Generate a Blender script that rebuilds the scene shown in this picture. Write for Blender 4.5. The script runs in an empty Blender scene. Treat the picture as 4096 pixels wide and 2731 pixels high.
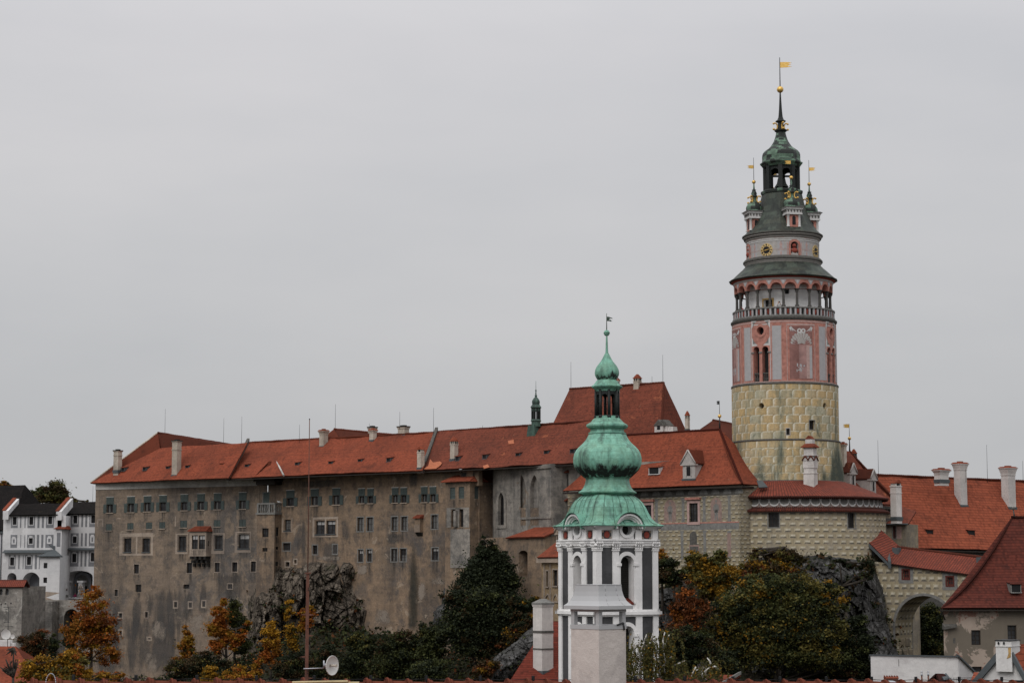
import bpy, math, random
import numpy as np
from mathutils import Vector, noise as mnoise
from math import sin, cos, pi, radians, sqrt, atan2, atan
sc = bpy.context.scene
# -- camera
CZ = 20.0
F = 8033.0
HOR = 2275.0
TILT = atan((HOR - 1365.5) / F)
cam = bpy.data.objects.new('camera', bpy.data.cameras.new('camera'))
sc.collection.objects.link(cam)
cam.location = (0, 0, CZ)
cam.rotation_euler = (pi / 2 + TILT, 0, 0)
cam.data.sensor_width = 36
cam.data.lens = 36 * F / 4096
cam.data.clip_end = 6000
cam.data.clip_start = 0.5
sc.camera = cam
# -- sky and sun (overcast)
SUN_EL, SUN_AZ = 42, 205
world = bpy.data.worlds.new('World')
sc.world = world
world.use_nodes = True
nt = world.node_tree
bg = nt.nodes['Background']
sky = nt.nodes.new('ShaderNodeTexSky')
sky.sky_type = 'NISHITA'
sky.sun_disc = False
sky.sun_elevation = radians(SUN_EL)
sky.sun_rotation = radians(SUN_AZ)
hs = nt.nodes.new('ShaderNodeHueSaturation')
hs.inputs['Saturation'].default_value = 0.12
nt.links.new(sky.outputs[0], hs.inputs['Color'])
tc = nt.nodes.new('ShaderNodeTexCoord')
sp = nt.nodes.new('ShaderNodeSeparateXYZ')
nt.links.new(tc.outputs['Generated'], sp.inputs[0])
cr = nt.nodes.new('ShaderNodeValToRGB')
els = cr.color_ramp.elements
SKY = [(0.0, (4.3, 4.36, 4.5)), (0.05, (4.75, 4.82, 4.95)), (0.10, (5.15, 5.22, 5.36)), (0.17, (5.65, 5.70, 5.88)), (0.26, (6.2, 6.2, 6.45)), (0.45, (9.6, 9.7, 10.0)), (1.0, (13.5, 13.6, 13.9))]
while len(els) < len(SKY):
 els.new(0.5)
for el_, (p_, c_) in zip(els, SKY):
 el_.position = p_
 el_.color = (c_[0], c_[1], c_[2], 1)
nt.links.new(sp.outputs[2], cr.inputs[0])
mp = nt.nodes.new('ShaderNodeMapping')
mp.inputs['Scale'].default_value = (2.2, 2.2, 7.0)
nt.links.new(tc.outputs['Generated'], mp.inputs[0])
nz = nt.nodes.new('ShaderNodeTexNoise')
nz.inputs['Scale'].default_value = 1.6
nz.inputs['Detail'].default_value = 5
nz.inputs['Roughness'].default_value = 0.5
nt.links.new(mp.outputs[0], nz.inputs['Vector'])
cr2 = nt.nodes.new('ShaderNodeValToRGB')
cr2.color_ramp.elements[0].position = 0.3
cr2.color_ramp.elements[0].color = (0.925, 0.935, 0.945, 1)
cr2.color_ramp.elements[1].position = 0.7
cr2.color_ramp.elements[1].color = (1.075, 1.06, 1.05, 1)
nt.links.new(nz.outputs[0], cr2.inputs[0])
mul = nt.nodes.new('ShaderNodeMixRGB')
mul.blend_type = 'MULTIPLY'
mul.inputs[0].default_value = 1
nt.links.new(cr.outputs[0], mul.inputs[1])
nt.links.new(cr2.outputs[0], mul.inputs[2])
mx = nt.nodes.new('ShaderNodeMixRGB')
mx.inputs[0].default_value = 0.94
nt.links.new(hs.outputs[0], mx.inputs[1])
nt.links.new(mul.outputs[0], mx.inputs[2])
nt.links.new(mx.outputs[0], bg.inputs[0])
bg.inputs[1].default_value = 0.1
sun = bpy.data.objects.new('sun', bpy.data.lights.new('sun', 'SUN'))
sc.collection.objects.link(sun)
sun.data.energy = 1.25
sun.data.angle = radians(35)
sun.data.color = (1.0, 0.97, 0.93)
sd = Vector((sin(radians(SUN_AZ)) * cos(radians(SUN_EL)), cos(radians(SUN_AZ)) * cos(radians(SUN_EL)), sin(radians(SUN_EL))))
sun.rotation_euler = (-sd).to_track_quat('-Z', 'Y').to_euler()
sun.location = (0, -50, 150)
sc.view_settings.view_transform = 'Standard'
sc.view_settings.look = 'None'
sc.view_settings.exposure = 0
sc.view_settings.gamma = 1
sc.render.engine = 'CYCLES'
sc.cycles.max_bounces = 5
sc.cycles.diffuse_bounces = 3
sc.cycles.glossy_bounces = 2
sc.cycles.transmission_bounces = 2
sc.cycles.transparent_max_bounces = 16
# -- measuring helpers
ST, CT = sin(TILT), cos(TILT)
def ray(u, v):
 x = (u - 2048) / F
 y = (1365.5 - v) / F
 return Vector((x, CT - y * ST, ST + y * CT))
def P(u, v, D):
 d = ray(u, v)
 k = D / d.y
 return Vector((d.x * k, D, CZ + d.z * k))
def PZ(u, v, z):
 d = ray(u, v)
 k = (z - CZ) / d.z
 return Vector((d.x * k, d.y * k, z))
def zone(ox, oy, s):
 return lambda x, y: (ox + x * s, oy + y * s)
R1 = zone(2850, 200, .4464)
R2 = zone(2850, 850, .38265)
R3 = zone(2850, 1350, .41465)
R4 = zone(2150, 1230, .42735)
R5 = zone(2100, 1850, .5618)
R6 = zone(2500, 1700, .44643)
R7 = zone(3300, 1650, .41458)
R8 = zone(3300, 2100, .40243)
L1 = zone(0, 1850, .5618)
L2 = zone(350, 1650, .3826)
L3 = zone(350, 2150, .37054)
L4 = zone(1000, 1650, .38265)
L5 = zone(1000, 2150, .38265)
L6 = zone(1700, 1400, .47824)
L7 = zone(1700, 1850, .41454)
L8 = zone(2600, 2100, .46769)
B1 = zone(0, 2400, .21259)
B2 = zone(500, 2500, .2551)
B3 = zone(0, 1900, .31898)
B4 = zone(3450, 2450, .27466)
B5 = zone(1900, 2250, .30675)
B6 = zone(2500, 2500, .2551)
B7 = zone(2150, 1950, .23384)
B8 = zone(2900, 620, .19772)
V3 = Vector
def xy(p, z=0.0):
 return Vector((p[0], p[1], z))
class Wall:
 """Upright plane through A and B (A on the left seen from outside)."""
 def __init__(s, A, B):
  s.A = xy(A)
  s.B = xy(B)
  s.L = (s.B - s.A).length
  s.e = (s.B - s.A).normalized()
  s.n = Vector((s.e.y, -s.e.x, 0))
 def hit(s, u, v):
  d = ray(u, v)
  o = Vector((0, 0, CZ))
  t = (s.A - o).dot(s.n) / d.dot(s.n)
  return o + d * t
 def loc(s, u, v):
  p = s.hit(u, v)
  return (p - s.A).dot(s.e), p.z
 def pt(s, a, z, o=0.0):
  q = s.A + s.e * a + s.n * o
  return Vector((q.x, q.y, z))
 def rect(s, zn, x0, y0, x1, y1):
  xm, ym = (x0 + x1) / 2, (y0 + y1) / 2
  return (s.loc(*zn(x0, ym))[0], s.loc(*zn(x1, ym))[0], s.loc(*zn(xm, y1))[1], s.loc(*zn(xm, y0))[1])
 def off(s, d):
  return Wall(s.A + s.n * d, s.B + s.n * d)
class Cyl:
 """Upright round wall; arc length runs to the right from the point facing the camera."""
 def __init__(s, c, r, z0=0.0, k=0.0):
  s.c = xy(c)
  s.r = r
  s.z0 = z0
  s.k = k
 def hit(s, u, v):
  d = ray(u, v)
  a = d.x * d.x + d.y * d.y
  b = -2 * (d.x * s.c.x + d.y * s.c.y)
  c = s.c.x ** 2 + s.c.y ** 2 - s.r ** 2
  t = (-b - sqrt(max(b * b - 4 * a * c, 0))) / (2 * a)
  return Vector((0, 0, CZ)) + d * t
 def loc(s, u, v):
  p = s.hit(u, v)
  return s.r * atan2(p.x - s.c.x, -(p.y - s.c.y)), p.z
 def pt(s, a, z, o=0.0):
  th = a / s.r
  r = s.r + o + s.k * (s.z0 - z)
  return Vector((s.c.x + r * sin(th), s.c.y - r * cos(th), z))
 rect = Wall.rect
# -- mesh builder
class MB:
 def __init__(s):
  s.v = []
  s.f = []
  s.m = []
  s.uv = []
  s.sm = []
 def poly(s, pts, m=0, uv=None, sm=False):
  i = len(s.v)
  s.v += [tuple(p) for p in pts]
  s.f.append(tuple(range(i, i + len(pts))))
  s.m.append(m)
  s.uv.append(uv or [(0, 0)] * len(pts))
  s.sm.append(sm)
 def hexa(s, c, m=0):
  for f in ((0, 3, 2, 1), (4, 5, 6, 7), (0, 1, 5, 4), (1, 2, 6, 5), (2, 3, 7, 6), (3, 0, 4, 7)):
   q = [c[k] for k in f]
   e1 = (Vector(q[1]) - Vector(q[0]))
   s.poly(q, m, [(0, 0), (e1.length, 0), (e1.length, (Vector(q[2]) - Vector(q[1])).length), (0, (Vector(q[3]) - Vector(q[0])).length)])
 def sbox(s, S, a, b, c, d, o0, o1, m=0):
  s.hexa([S.pt(a, c, o1), S.pt(b, c, o1), S.pt(b, c, o0), S.pt(a, c, o0), S.pt(a, d, o1), S.pt(b, d, o1), S.pt(b, d, o0), S.pt(a, d, o0)], m)
 def obox(s, c, e, w, d, z0, z1, m=0, w1=None, d1=None):
  n = Vector((-e.y, e.x, 0))
  w1 = w if w1 is None else w1
  d1 = d if d1 is None else d1
  c = xy(c)
  B = [c - e * w / 2 - n * d / 2, c + e * w / 2 - n * d / 2, c + e * w / 2 + n * d / 2, c - e * w / 2 + n * d / 2]
  T = [c - e * w1 / 2 - n * d1 / 2, c + e * w1 / 2 - n * d1 / 2, c + e * w1 / 2 + n * d1 / 2, c - e * w1 / 2 + n * d1 / 2]
  s.hexa([xy(p, z0) for p in B] + [xy(p, z1) for p in T], m)
 def prism(s, pts, ext, m=0, mside=None):
  ext = Vector(ext)
  q = [Vector(p) for p in pts]
  r = [p + ext for p in q]
  s.poly(q[::-1], m)
  s.poly(r, m)
  for i in range(len(q)):
   j = (i + 1) % len(q)
   s.poly([q[i], q[j], r[j], r[i]], m if mside is None else mside)
 def lathe(s, c, prof, n=48, rot=0.0, m=0, smp=False, sma=True, a0=0.0, a1=2 * pi, shape=None):
  """prof [(r,z)...] bottom to top round the upright axis at c."""
  full = abs(a1 - a0 - 2 * pi) < 1e-6
  ang = [a0 + (a1 - a0) * i / n + rot for i in range(n + 1)]
  def pt(r, z, t):
   if shape:
    r = r * shape(t - rot, z)
   return Vector((c[0] + r * sin(t), c[1] - r * cos(t), z))
  if smp:
   i0 = len(s.v)
   k = n + 1
   for r, z in prof:
    for t in ang:
     s.v.append(tuple(pt(r, z, t)))
   for a in range(len(prof) - 1):
    for i in range(n):
     q = i0 + a * k + i
     s.f.append((q, q + 1, q + 1 + k, q + k))
     s.m.append(m)
     rm = max(prof[a][0], prof[a + 1][0])
     s.uv.append([(ang[i] * rm, prof[a][1]), (ang[i + 1] * rm, prof[a][1]), (ang[i + 1] * rm, prof[a + 1][1]), (ang[i] * rm, prof[a + 1][1])])
     s.sm.append(True)
   return
  for (r0, z0), (r1, z1) in zip(prof[:-1], prof[1:]):
   i0 = len(s.v)
   for t in ang:
    s.v.append(tuple(pt(r0, z0, t)))
    s.v.append(tuple(pt(r1, z1, t)))
   rm = max(r0, r1)
   for i in range(n):
    q = i0 + 2 * i
    s.f.append((q, q + 2, q + 3, q + 1))
    s.m.append(m)
    s.uv.append([(ang[i] * rm, z0), (ang[i + 1] * rm, z0), (ang[i + 1] * rm, z1), (ang[i] * rm, z1)])
    s.sm.append(sma)
 def tube(s, p0, p1, r0, r1=None, n=8, m=0, caps=True, sm=True):
  p0 = Vector(p0)
  p1 = Vector(p1)
  r1 = r0 if r1 is None else r1
  d = (p1 - p0)
  if d.length < 1e-6:
   return
  d.normalize()
  a = d.orthogonal().normalized()
  b = d.cross(a)
  i0 = len(s.v)
  for p, r in ((p0, r0), (p1, r1)):
   for i in range(n):
    t = 2 * pi * i / n
    s.v.append(tuple(p + (a * cos(t) + b * sin(t)) * r))
  for i in range(n):
   j = (i + 1) % n
   s.f.append((i0 + i, i0 + j, i0 + n + j, i0 + n + i))
   s.m.append(m)
   s.uv.append([(0, 0)] * 4)
   s.sm.append(sm)
  if caps:
   s.f.append(tuple(range(i0 + n - 1, i0 - 1, -1)))
   s.f.append(tuple(range(i0 + n, i0 + 2 * n)))
   s.m += [m, m]
   s.uv += [[(0, 0)] * n] * 2
   s.sm += [False, False]
 def path(s, pts, r, n=6, m=0):
  for p, q in zip(pts[:-1], pts[1:]):
   s.tube(p, q, r, r, n, m)
 def ball(s, c, r, m=0, n=14, k=8, sq=(1, 1, 1)):
  c = Vector(c)
  s.lathe((0, 0), [(0.0001 if j in (0, k) else r * sin(pi * j / k), -r * cos(pi * j / k)) for j in range(k + 1)], n, 0, m, True)
  nv = (k + 1) * (n + 1)
  for i in range(len(s.v) - nv, len(s.v)):
   v = s.v[i]
   s.v[i] = (c.x + v[0] * sq[0], c.y + v[1] * sq[1], c.z + v[2] * sq[2])
ROOT = {}
COL = sc.collection
def tag(o, label, cat, group=None, kind=None):
 if label:
  o['label'] = label
 if cat:
  o['category'] = cat
 if group:
  o['group'] = group
 if kind:
  o['kind'] = kind
 return o
def thing(name, label, cat, loc, group=None):
 o = bpy.data.objects.new(name, None)
 o.empty_display_size = 0.3
 COL.objects.link(o)
 o.location = loc
 ROOT[o] = Vector(loc)
 return tag(o, label, cat, group)
def build(mb, name, mats, parent=None, base=None):
 """Link the collected geometry as ONE mesh object (verts are collected in world space)."""
 base = ROOT[parent] if parent is not None else Vector(base or (0, 0, 0))
 me = bpy.data.meshes.new(name)
 me.from_pydata([(v[0] - base.x, v[1] - base.y, v[2] - base.z) for v in mb.v], [], mb.f)
 if not isinstance(mats, (list, tuple)):
  mats = [mats]
 for m in mats:
  me.materials.append(m)
 me.polygons.foreach_set('material_index', mb.m)
 me.polygons.foreach_set('use_smooth', mb.sm)
 uvl = me.uv_layers.new(name='UVMap')
 flat = [c for f in mb.uv for p in f for c in p]
 uvl.data.foreach_set('uv', flat)
 me.validate()
 me.update()
 o = bpy.data.objects.new(name, me)
 COL.objects.link(o)
 ROOT[o] = base
 if parent is not None:
  o.parent = parent
 else:
  o.location = base
 return o
def struct(mb, name, mats, kind='structure'):
 o = build(mb, name, mats)
 o['kind'] = kind
 return o
# -- walls with openings
def outline(kind, a, b, c, d, n=12):
 m = (a + b) / 2
 w = b - a
 if kind == 'rect':
  return [(a, c), (b, c), (b, d), (a, d)]
 if kind == 'arch':
  h = min(w / 2, d - c)
  return [(a, c), (b, c)] + [(m + w / 2 * cos(pi * i / n), d - h + h * sin(pi * i / n)) for i in range(n + 1)]
 if kind == 'seg':
  h = w * .2
  return [(a, c), (b, c)] + [(m + w / 2 * cos(pi * i / n), d - h + h * sin(pi * i / n)) for i in range(n + 1)]
 if kind == 'point':
  h = min(w * .95, d - c)
  k = n // 2
  r = [(a + w * cos(radians(60) * i / k), d - h + h / .866 * sin(radians(60) * i / k)) for i in range(k + 1)]
  return [(a, c), (b, c)] + r + [(2 * m - s_, z_) for s_, z_ in r[-2::-1]]
 if kind == 'round':
  return [(m + w / 2 * cos(2 * pi * i / (2 * n) - pi), (c + d) / 2 + (d - c) / 2 * sin(2 * pi * i / (2 * n) - pi)) for i in range(2 * n)]
def wall_mesh(mb, S, s0, s1, z0, z1, holes=(), ds=None, m=0, mr=None, off=0.0):
 xs = {round(s0, 4), round(s1, 4)}
 zs = {round(z0, 4), round(z1, 4)}
 for h in holes:
  for k in (1, 2):
   if s0 < h[k] < s1:
    xs.add(round(h[k], 4))
  for k in (3, 4):
   if z0 < h[k] < z1:
    zs.add(round(h[k], 4))
 if ds:
  n = max(1, int((s1 - s0) / ds))
  for i in range(1, n):
   xs.add(round(s0 + (s1 - s0) * i / n, 4))
 xs = sorted(xs)
 zs = sorted(zs)
 for a, b in zip(xs[:-1], xs[1:]):
  if b - a < 1e-4:
   continue
  hh = [h for h in holes if h[1] < (a + b) / 2 < h[2]]
  run = None
  for c, d in zip(zs[:-1], zs[1:]):
   if any(h[3] < (c + d) / 2 < h[4] for h in hh):
    if run:
     mb.poly([S.pt(a, run[0], off), S.pt(b, run[0], off), S.pt(b, run[1], off), S.pt(a, run[1], off)], m, [(a, run[0]), (b, run[0]), (b, run[1]), (a, run[1])], bool(ds))
    run = None
   else:
    run = (run[0], d) if run else (c, d)
  if run:
   mb.poly([S.pt(a, run[0], off), S.pt(b, run[0], off), S.pt(b, run[1], off), S.pt(a, run[1], off)], m, [(a, run[0]), (b, run[0]), (b, run[1]), (a, run[1])], bool(ds))
 for h in holes:
  kind, a, b, c, d, dep = h
  o = outline(kind, a, b, c, d)
  for i in range(len(o)):
   p, q = o[i], o[(i + 1) % len(o)]
   mb.poly([S.pt(*p, off), S.pt(*q, off), S.pt(*q, off - dep), S.pt(*p, off - dep)][::-1], m if mr is None else mr, [(p[0], p[1]), (q[0], q[1]), (q[0] + dep, q[1]), (p[0] + dep, p[1])])
   if kind in ('arch', 'seg', 'point') and 2 <= i < len(o) - 1 and abs(p[0] - q[0]) > 1e-5:
    mb.poly([S.pt(*q, off), S.pt(*p, off), S.pt(p[0], d, off), S.pt(q[0], d, off)], m, [q, p, (p[0], d), (q[0], d)])
   if kind == 'round' and abs(p[0] - q[0]) > 1e-5:
    zz = d if (p[1] + q[1]) > (c + d) else c
    mb.poly([S.pt(*p, off), S.pt(*q, off), S.pt(q[0], zz, off), S.pt(p[0], zz, off)], m, [p, q, (q[0], zz), (p[0], zz)])
def scaled(o, dx, dz=None):
 dz = dx if dz is None else dz
 xs = [p[0] for p in o]
 zs = [p[1] for p in o]
 mx_, mz_ = (min(xs) + max(xs)) / 2, (min(zs) + max(zs)) / 2
 kx = 1 + 2 * dx / (max(xs) - min(xs))
 kz = 1 + 2 * dz / (max(zs) - min(zs))
 return [(mx_ + (p[0] - mx_) * kx, mz_ + (p[1] - mz_) * kz) for p in o]
def ring(mb, S, oin, oout, o0, o1, m=0):
 n = len(oin)
 for i in range(n):
  j = (i + 1) % n
  mb.poly([S.pt(*oin[i], o1), S.pt(*oout[i], o1), S.pt(*oout[j], o1), S.pt(*oin[j], o1)][::-1], m, [oin[i], oout[i], oout[j], oin[j]][::-1])
  mb.poly([S.pt(*oout[i], o1), S.pt(*oout[i], o0), S.pt(*oout[j], o0), S.pt(*oout[j], o1)][::-1], m)
  mb.poly([S.pt(*oin[i], o1), S.pt(*oin[j], o1), S.pt(*oin[j], o0), S.pt(*oin[i], o0)][::-1], m)
def window(par, S, r, holes, kind='rect', dep=.3, mull=(1, 1), fw=.07, fm=None, pm=None, sur=None, sw=.2, proud=.04, sill=None, curtain=None, cut=True, name='window', lab=None):
 a, b, c, d = r
 if cut:
  holes.append((kind, a, b, c, d, dep))
 o = outline(kind, a, b, c, d)
 mb = MB()
 ring(mb, S, scaled(o, -fw), o, -dep + .01, -dep + .09, 0)
 nm, nz_ = mull
 t = fw * .5
 for i in range(1, nm + 1):
  x = a + (b - a) * i / (nm + 1)
  mb.sbox(S, x - t / 2 - .01, x + t / 2 + .01, c + fw * .5, d - fw * .5, -dep + .012, -dep + .07, 0)
 for i in range(1, nz_ + 1):
  z = c + (d - c) * i / (nz_ + 1)
  mb.sbox(S, a + fw * .5, b - fw * .5, z - t / 2, z + t / 2, -dep + .014, -dep + .065, 0)
 w = build(mb, name, fm or M['wood_dark'], par)
 if lab:
  w['label'] = lab
 mb = MB()
 mb.poly([S.pt(*p, -dep + .02) for p in o], 0, [p for p in o])
 build(mb, 'pane', pm or M['glass'], w)
 if curtain:
  mb = MB()
  x0, x1, y0, y1 = curtain
  mb.sbox(S, a + (b - a) * x0 + fw, a + (b - a) * x1 - fw, c + (d - c) * y0 + fw * .6, c + (d - c) * y1 - fw * .6, -dep + .022, -dep + .03, 0)
  build(mb, 'curtain', M['blind_white' if y0 > .4 else 'curtain'], w)
 if sur is not None:
  mb = MB()
  ring(mb, S, o, scaled(o, sw), -.02, proud, 0)
  build(mb, 'surround', sur, w)
 if par.name == 'castle_palace' and (b - a) < 2.2:
  mb = MB()
  k = random.uniform(.9, 2.6) * (1 if b - a > .6 else .6)
  mb.poly([S.pt(a - .15, c - .12 - k, .021), S.pt(b + .15, c - .12 - k, .021), S.pt(b + .15, c - .1, .021), S.pt(a - .15, c - .1, .021)], 0, [(0, 0), (1, 0), (1, 1), (0, 1)])
  build(mb, 'rain_streak', M['rain_streak'], w)
 if sill is not None:
  mb = MB()
  mb.sbox(S, a - .1, b + .1, c - .12, c - .003, -.02, .12, 0)
  build(mb, 'sill', sill, w)
 return w
# -- roofs
class Plane:
 def __init__(s, p, e, up, n):
  s.p, s.e, s.up, s.n = p, e, up, n
 def hit(s, u, v):
  d = ray(u, v)
  o = Vector((0, 0, CZ))
  return o + d * ((s.p - o).dot(s.n) / d.dot(s.n))
def roof(mb, p00, p10, p11, p01, nu=14, nv=6, amp=.05, th=.16, m=0, curve=0.0):
 """Tiled slope: eave left, eave right, ridge right, ridge left; slightly uneven as old roofs are; curve > 0 kicks the eaves out."""
 p00, p10, p11, p01 = [Vector(p) for p in (p00, p10, p11, p01)]
 e = (p10 - p00)
 e = e.normalized() if e.length > 1e-4 else (p11 - p01).normalized()
 mid = (p01 + p11) / 2 - (p00 + p10) / 2
 n = e.cross(mid).normalized()
 if n.z < 0:
  n = -n
 up = n.cross(e)
 if up.z < 0:
  up = -up
 G = []
 for j in range(nv + 1):
  t = j / nv
  row = []
  for i in range(nu + 1):
   s_ = i / nu
   p = (p00.lerp(p10, s_)).lerp(p01.lerp(p11, s_), t)
   q = p.copy()
   if amp:
    q += n * amp * (1.7 * mnoise.noise(p * .22) + .6 * mnoise.noise(p * 1.1))
   if curve:
    q -= n * curve * 4 * t * (1 - t) * (1.4 - .8 * t)
   row.append((q, ((p - p00).dot(e), (p - p00).dot(up))))
  G.append(row)
 for j in range(nv):
  for i in range(nu):
   A, B_, C, D_ = G[j][i], G[j][i + 1], G[j + 1][i + 1], G[j + 1][i]
   mb.poly([A[0], B_[0], C[0], D_[0]], m, [A[1], B_[1], C[1], D_[1]], True)
 lo = [[q[0] - n * th for q in row] for row in G]
 for i in range(nu):
  mb.poly([lo[0][i], lo[0][i + 1], G[0][i + 1][0], G[0][i][0]], m)
  mb.poly([lo[nv][i + 1], lo[nv][i], G[nv][i][0], G[nv][i + 1][0]], m)
 for j in range(nv):
  mb.poly([lo[j + 1][0], lo[j][0], G[j][0][0], G[j + 1][0][0]], m)
  mb.poly([lo[j][nu], lo[j + 1][nu], G[j + 1][nu][0], G[j][nu][0]], m)
  for i in range(nu):
   mb.poly([lo[j][i], lo[j + 1][i], lo[j + 1][i + 1], lo[j][i + 1]], m)
 return Plane(p00, e, up, n)
def ridge_caps(mb, p, q, r=.14, step=.42, m=0):
 p = Vector(p)
 q = Vector(q)
 n = max(1, int((q - p).length / step))
 for i in range(n):
  a = p.lerp(q, i / n)
  b = p.lerp(q, min((i + 1.12) / n, 1))
  k = Vector((0, 0, .04 * mnoise.noise(a * .9)))
  mb.tube(a + k, b + k + Vector((0, 0, -.02)), r * 1.08, r * .92, 7, m, False)
def slit_dormer(par, pl, uv, w=.55, h=.42, name='dormer', mats=None, side=1):
 p = pl.hit(*uv)
 e = pl.e if pl.e.x > 0 else -pl.e
 nh = Vector((pl.n.x, pl.n.y, 0)).normalized()
 slope = Vector((pl.n.x, pl.n.y, 0)).length / pl.n.z
 L = h / max(slope - .22, .15)
 f = p + nh * .08
 a0, b0 = f - e * w / 2 - Vector((0, 0, h * .4)), f + e * w / 2 - Vector((0, 0, h * .4))
 a1, b1 = a0 + Vector((0, 0, h)), b0 + Vector((0, 0, h))
 up = Vector((0, 0, .22 * L)) - nh * (L + .3)
 mb = MB()
 t = .07
 a1o, b1o = a1 - e * .1 + nh * .14, b1 + e * .1 + nh * .14
 mb.hexa([a1o, b1o, b1o + up, a1o + up] + [x + Vector((0, 0, .09)) for x in (a1o, b1o, b1o + up * 1.1, a1o + up * 1.1)], 0)
 mb.poly([a0, b0, b1, a1], 2)
 for x0, x1 in ((a0, a1), (b0, b1)):
  mb.hexa([x0 - e * t / 2 + nh * .05, x0 + e * t / 2 + nh * .05, x0 + e * t / 2 - nh * .5, x0 - e * t / 2 - nh * .5, x1 - e * t / 2 + nh * .05, x1 + e * t / 2 + nh * .05, x1 + e * t / 2 + up, x1 - e * t / 2 + up], 1)
 mb.hexa([a0 - e * .08 + nh * .12 - Vector((0, 0, .06)), b0 + e * .08 + nh * .12 - Vector((0, 0, .06)), b0 + e * .08 - nh * .2, a0 - e * .08 - nh * .2, a0 - e * .08 + nh * .12, b0 + e * .08 + nh * .12, b0 + e * .08 - nh * .2 + Vector((0, 0, .06)), a0 - e * .08 - nh * .2 + Vector((0, 0, .06))], 1)
 return build(mb, name, mats or [M['tile'], M['lead'], M['black']], par)
def chimney(par, pl, uv, wpx, topv, e, style='plain', mat=None, dk=1.0, base=None):
 p = pl.hit(*uv) if pl else Vector(base)
 D = p.y
 w = wpx * D / F / 1.22
 d = w * dk
 n = Vector((-e.y, e.x, 0))
 c = xy(p) + n * d * .45
 z1 = P(uv[0], topv, c.y).z
 z0 = p.z - .7
 mb = MB()
 h = z1 - p.z
 sh = 0 if mat is None else 0
 if style == 'plain':
  mb.obox(c, e, w, d, z0, z1 - .25, 0)
  mb.obox(c, e, w * 1.12, d * 1.12, z1 - h * .28, z1 - h * .28 + .12, 0)
  mb.obox(c, e, w * 1.1, d * 1.1, z1 - .25, z1 - .12, 0, w * 1.22, d * 1.22)
  mb.obox(c, e, w * 1.26, d * 1.26, z1 - .12, z1, 2)
  mb.obox(c, e, w * .6, d * .6, z1, z1 + .14, 2)
 elif style == 'flared':
  zc = z1 - min(h * .5, w * .8)
  mb.obox(c, e, w, d, z0, zc, 0)
  mb.obox(c, e, w * 1.1, d * 1.1, zc, zc + .12, 0)
  mb.obox(c, e, w * 1.02, d * 1.02, zc + .12, z1 - .3, 0, w * 1.32, d * 1.32)
  mb.obox(c, e, w * 1.42, d * 1.42, z1 - .3, z1 - .2, 0)
  mb.obox(c, e, w * 1.46, d * 1.46, z1 - .2, z1 - .02, 1, w * 1.1, d * 1.1)
  mb.obox(c, e, w * .5, d * .5, z1 - .02, z1 + .12, 1)
 elif style == 'gable':
  mb.obox(c, e, w, d, z0, z1 - .55, 0)
  mb.obox(c, e, w * 1.1, d * 1.1, z1 - h * .33, z1 - h * .33 + .1, 0)
  mb.obox(c, e, w * 1.14, d * 1.14, z1 - .62, z1 - .5, 0)
  mb.obox(c, e, w * .25, d * .9, z1 - .5, z1 - .2, 2)
  for s_ in (-1, 1):
   mb.obox(c + e * s_ * w * .4, e, w * .14, d * .9, z1 - .5, z1 - .2, 0)
  mb.obox(c, e, w * 1.2, d * 1.1, z1 - .2, z1 + .2, 1, w * .1, d * 1.1)
 elif style == 'hat':
  mb.obox(c, e, w, d, z0, z1 - .95, 0)
  mb.obox(c, e, w * 1.12, d * 1.12, z1 - .95, z1 - .83, 0)
  mb.obox(c, e, w * .9, d * .9, z1 - .83, z1 - .45, 2)
  for sx in (-1, 0, 1):
   for sy in (-1, 0, 1):
    if sx or sy:
     mb.obox(c + e * sx * w * .43 + n * sy * d * .43, e, w * .16, d * .16, z1 - .83, z1 - .45, 0)
  mb.obox(c, e, w * 1.3, d * 1.3, z1 - .45, z1 - .25, 1, w * .8, d * .8)
  mb.obox(c, e, w * .9, d * .9, z1 - .25, z1 + .1, 1, w * .25, d * .25)
 mb.obox(c - n * .04, e, w * 1.16, d * 1.1, p.z - .35, p.z - .02 + .1, 3)
 return build(mb, 'chimney', [mat or M['chim'], M['tile'], M['soot'], M['lead']], par)
def rod(par, uv0, topv, D, r=.028, name='lightning_rod', mat=None):
 p = P(*uv0, D)
 q = P(uv0[0], topv, D)
 q = Vector((p.x, p.y, q.z))
 mb = MB()
 mb.tube(p - Vector((0, 0, .4)), q, r, r * .6, 6)
 return build(mb, name, mat or M['iron'], par)
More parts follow.
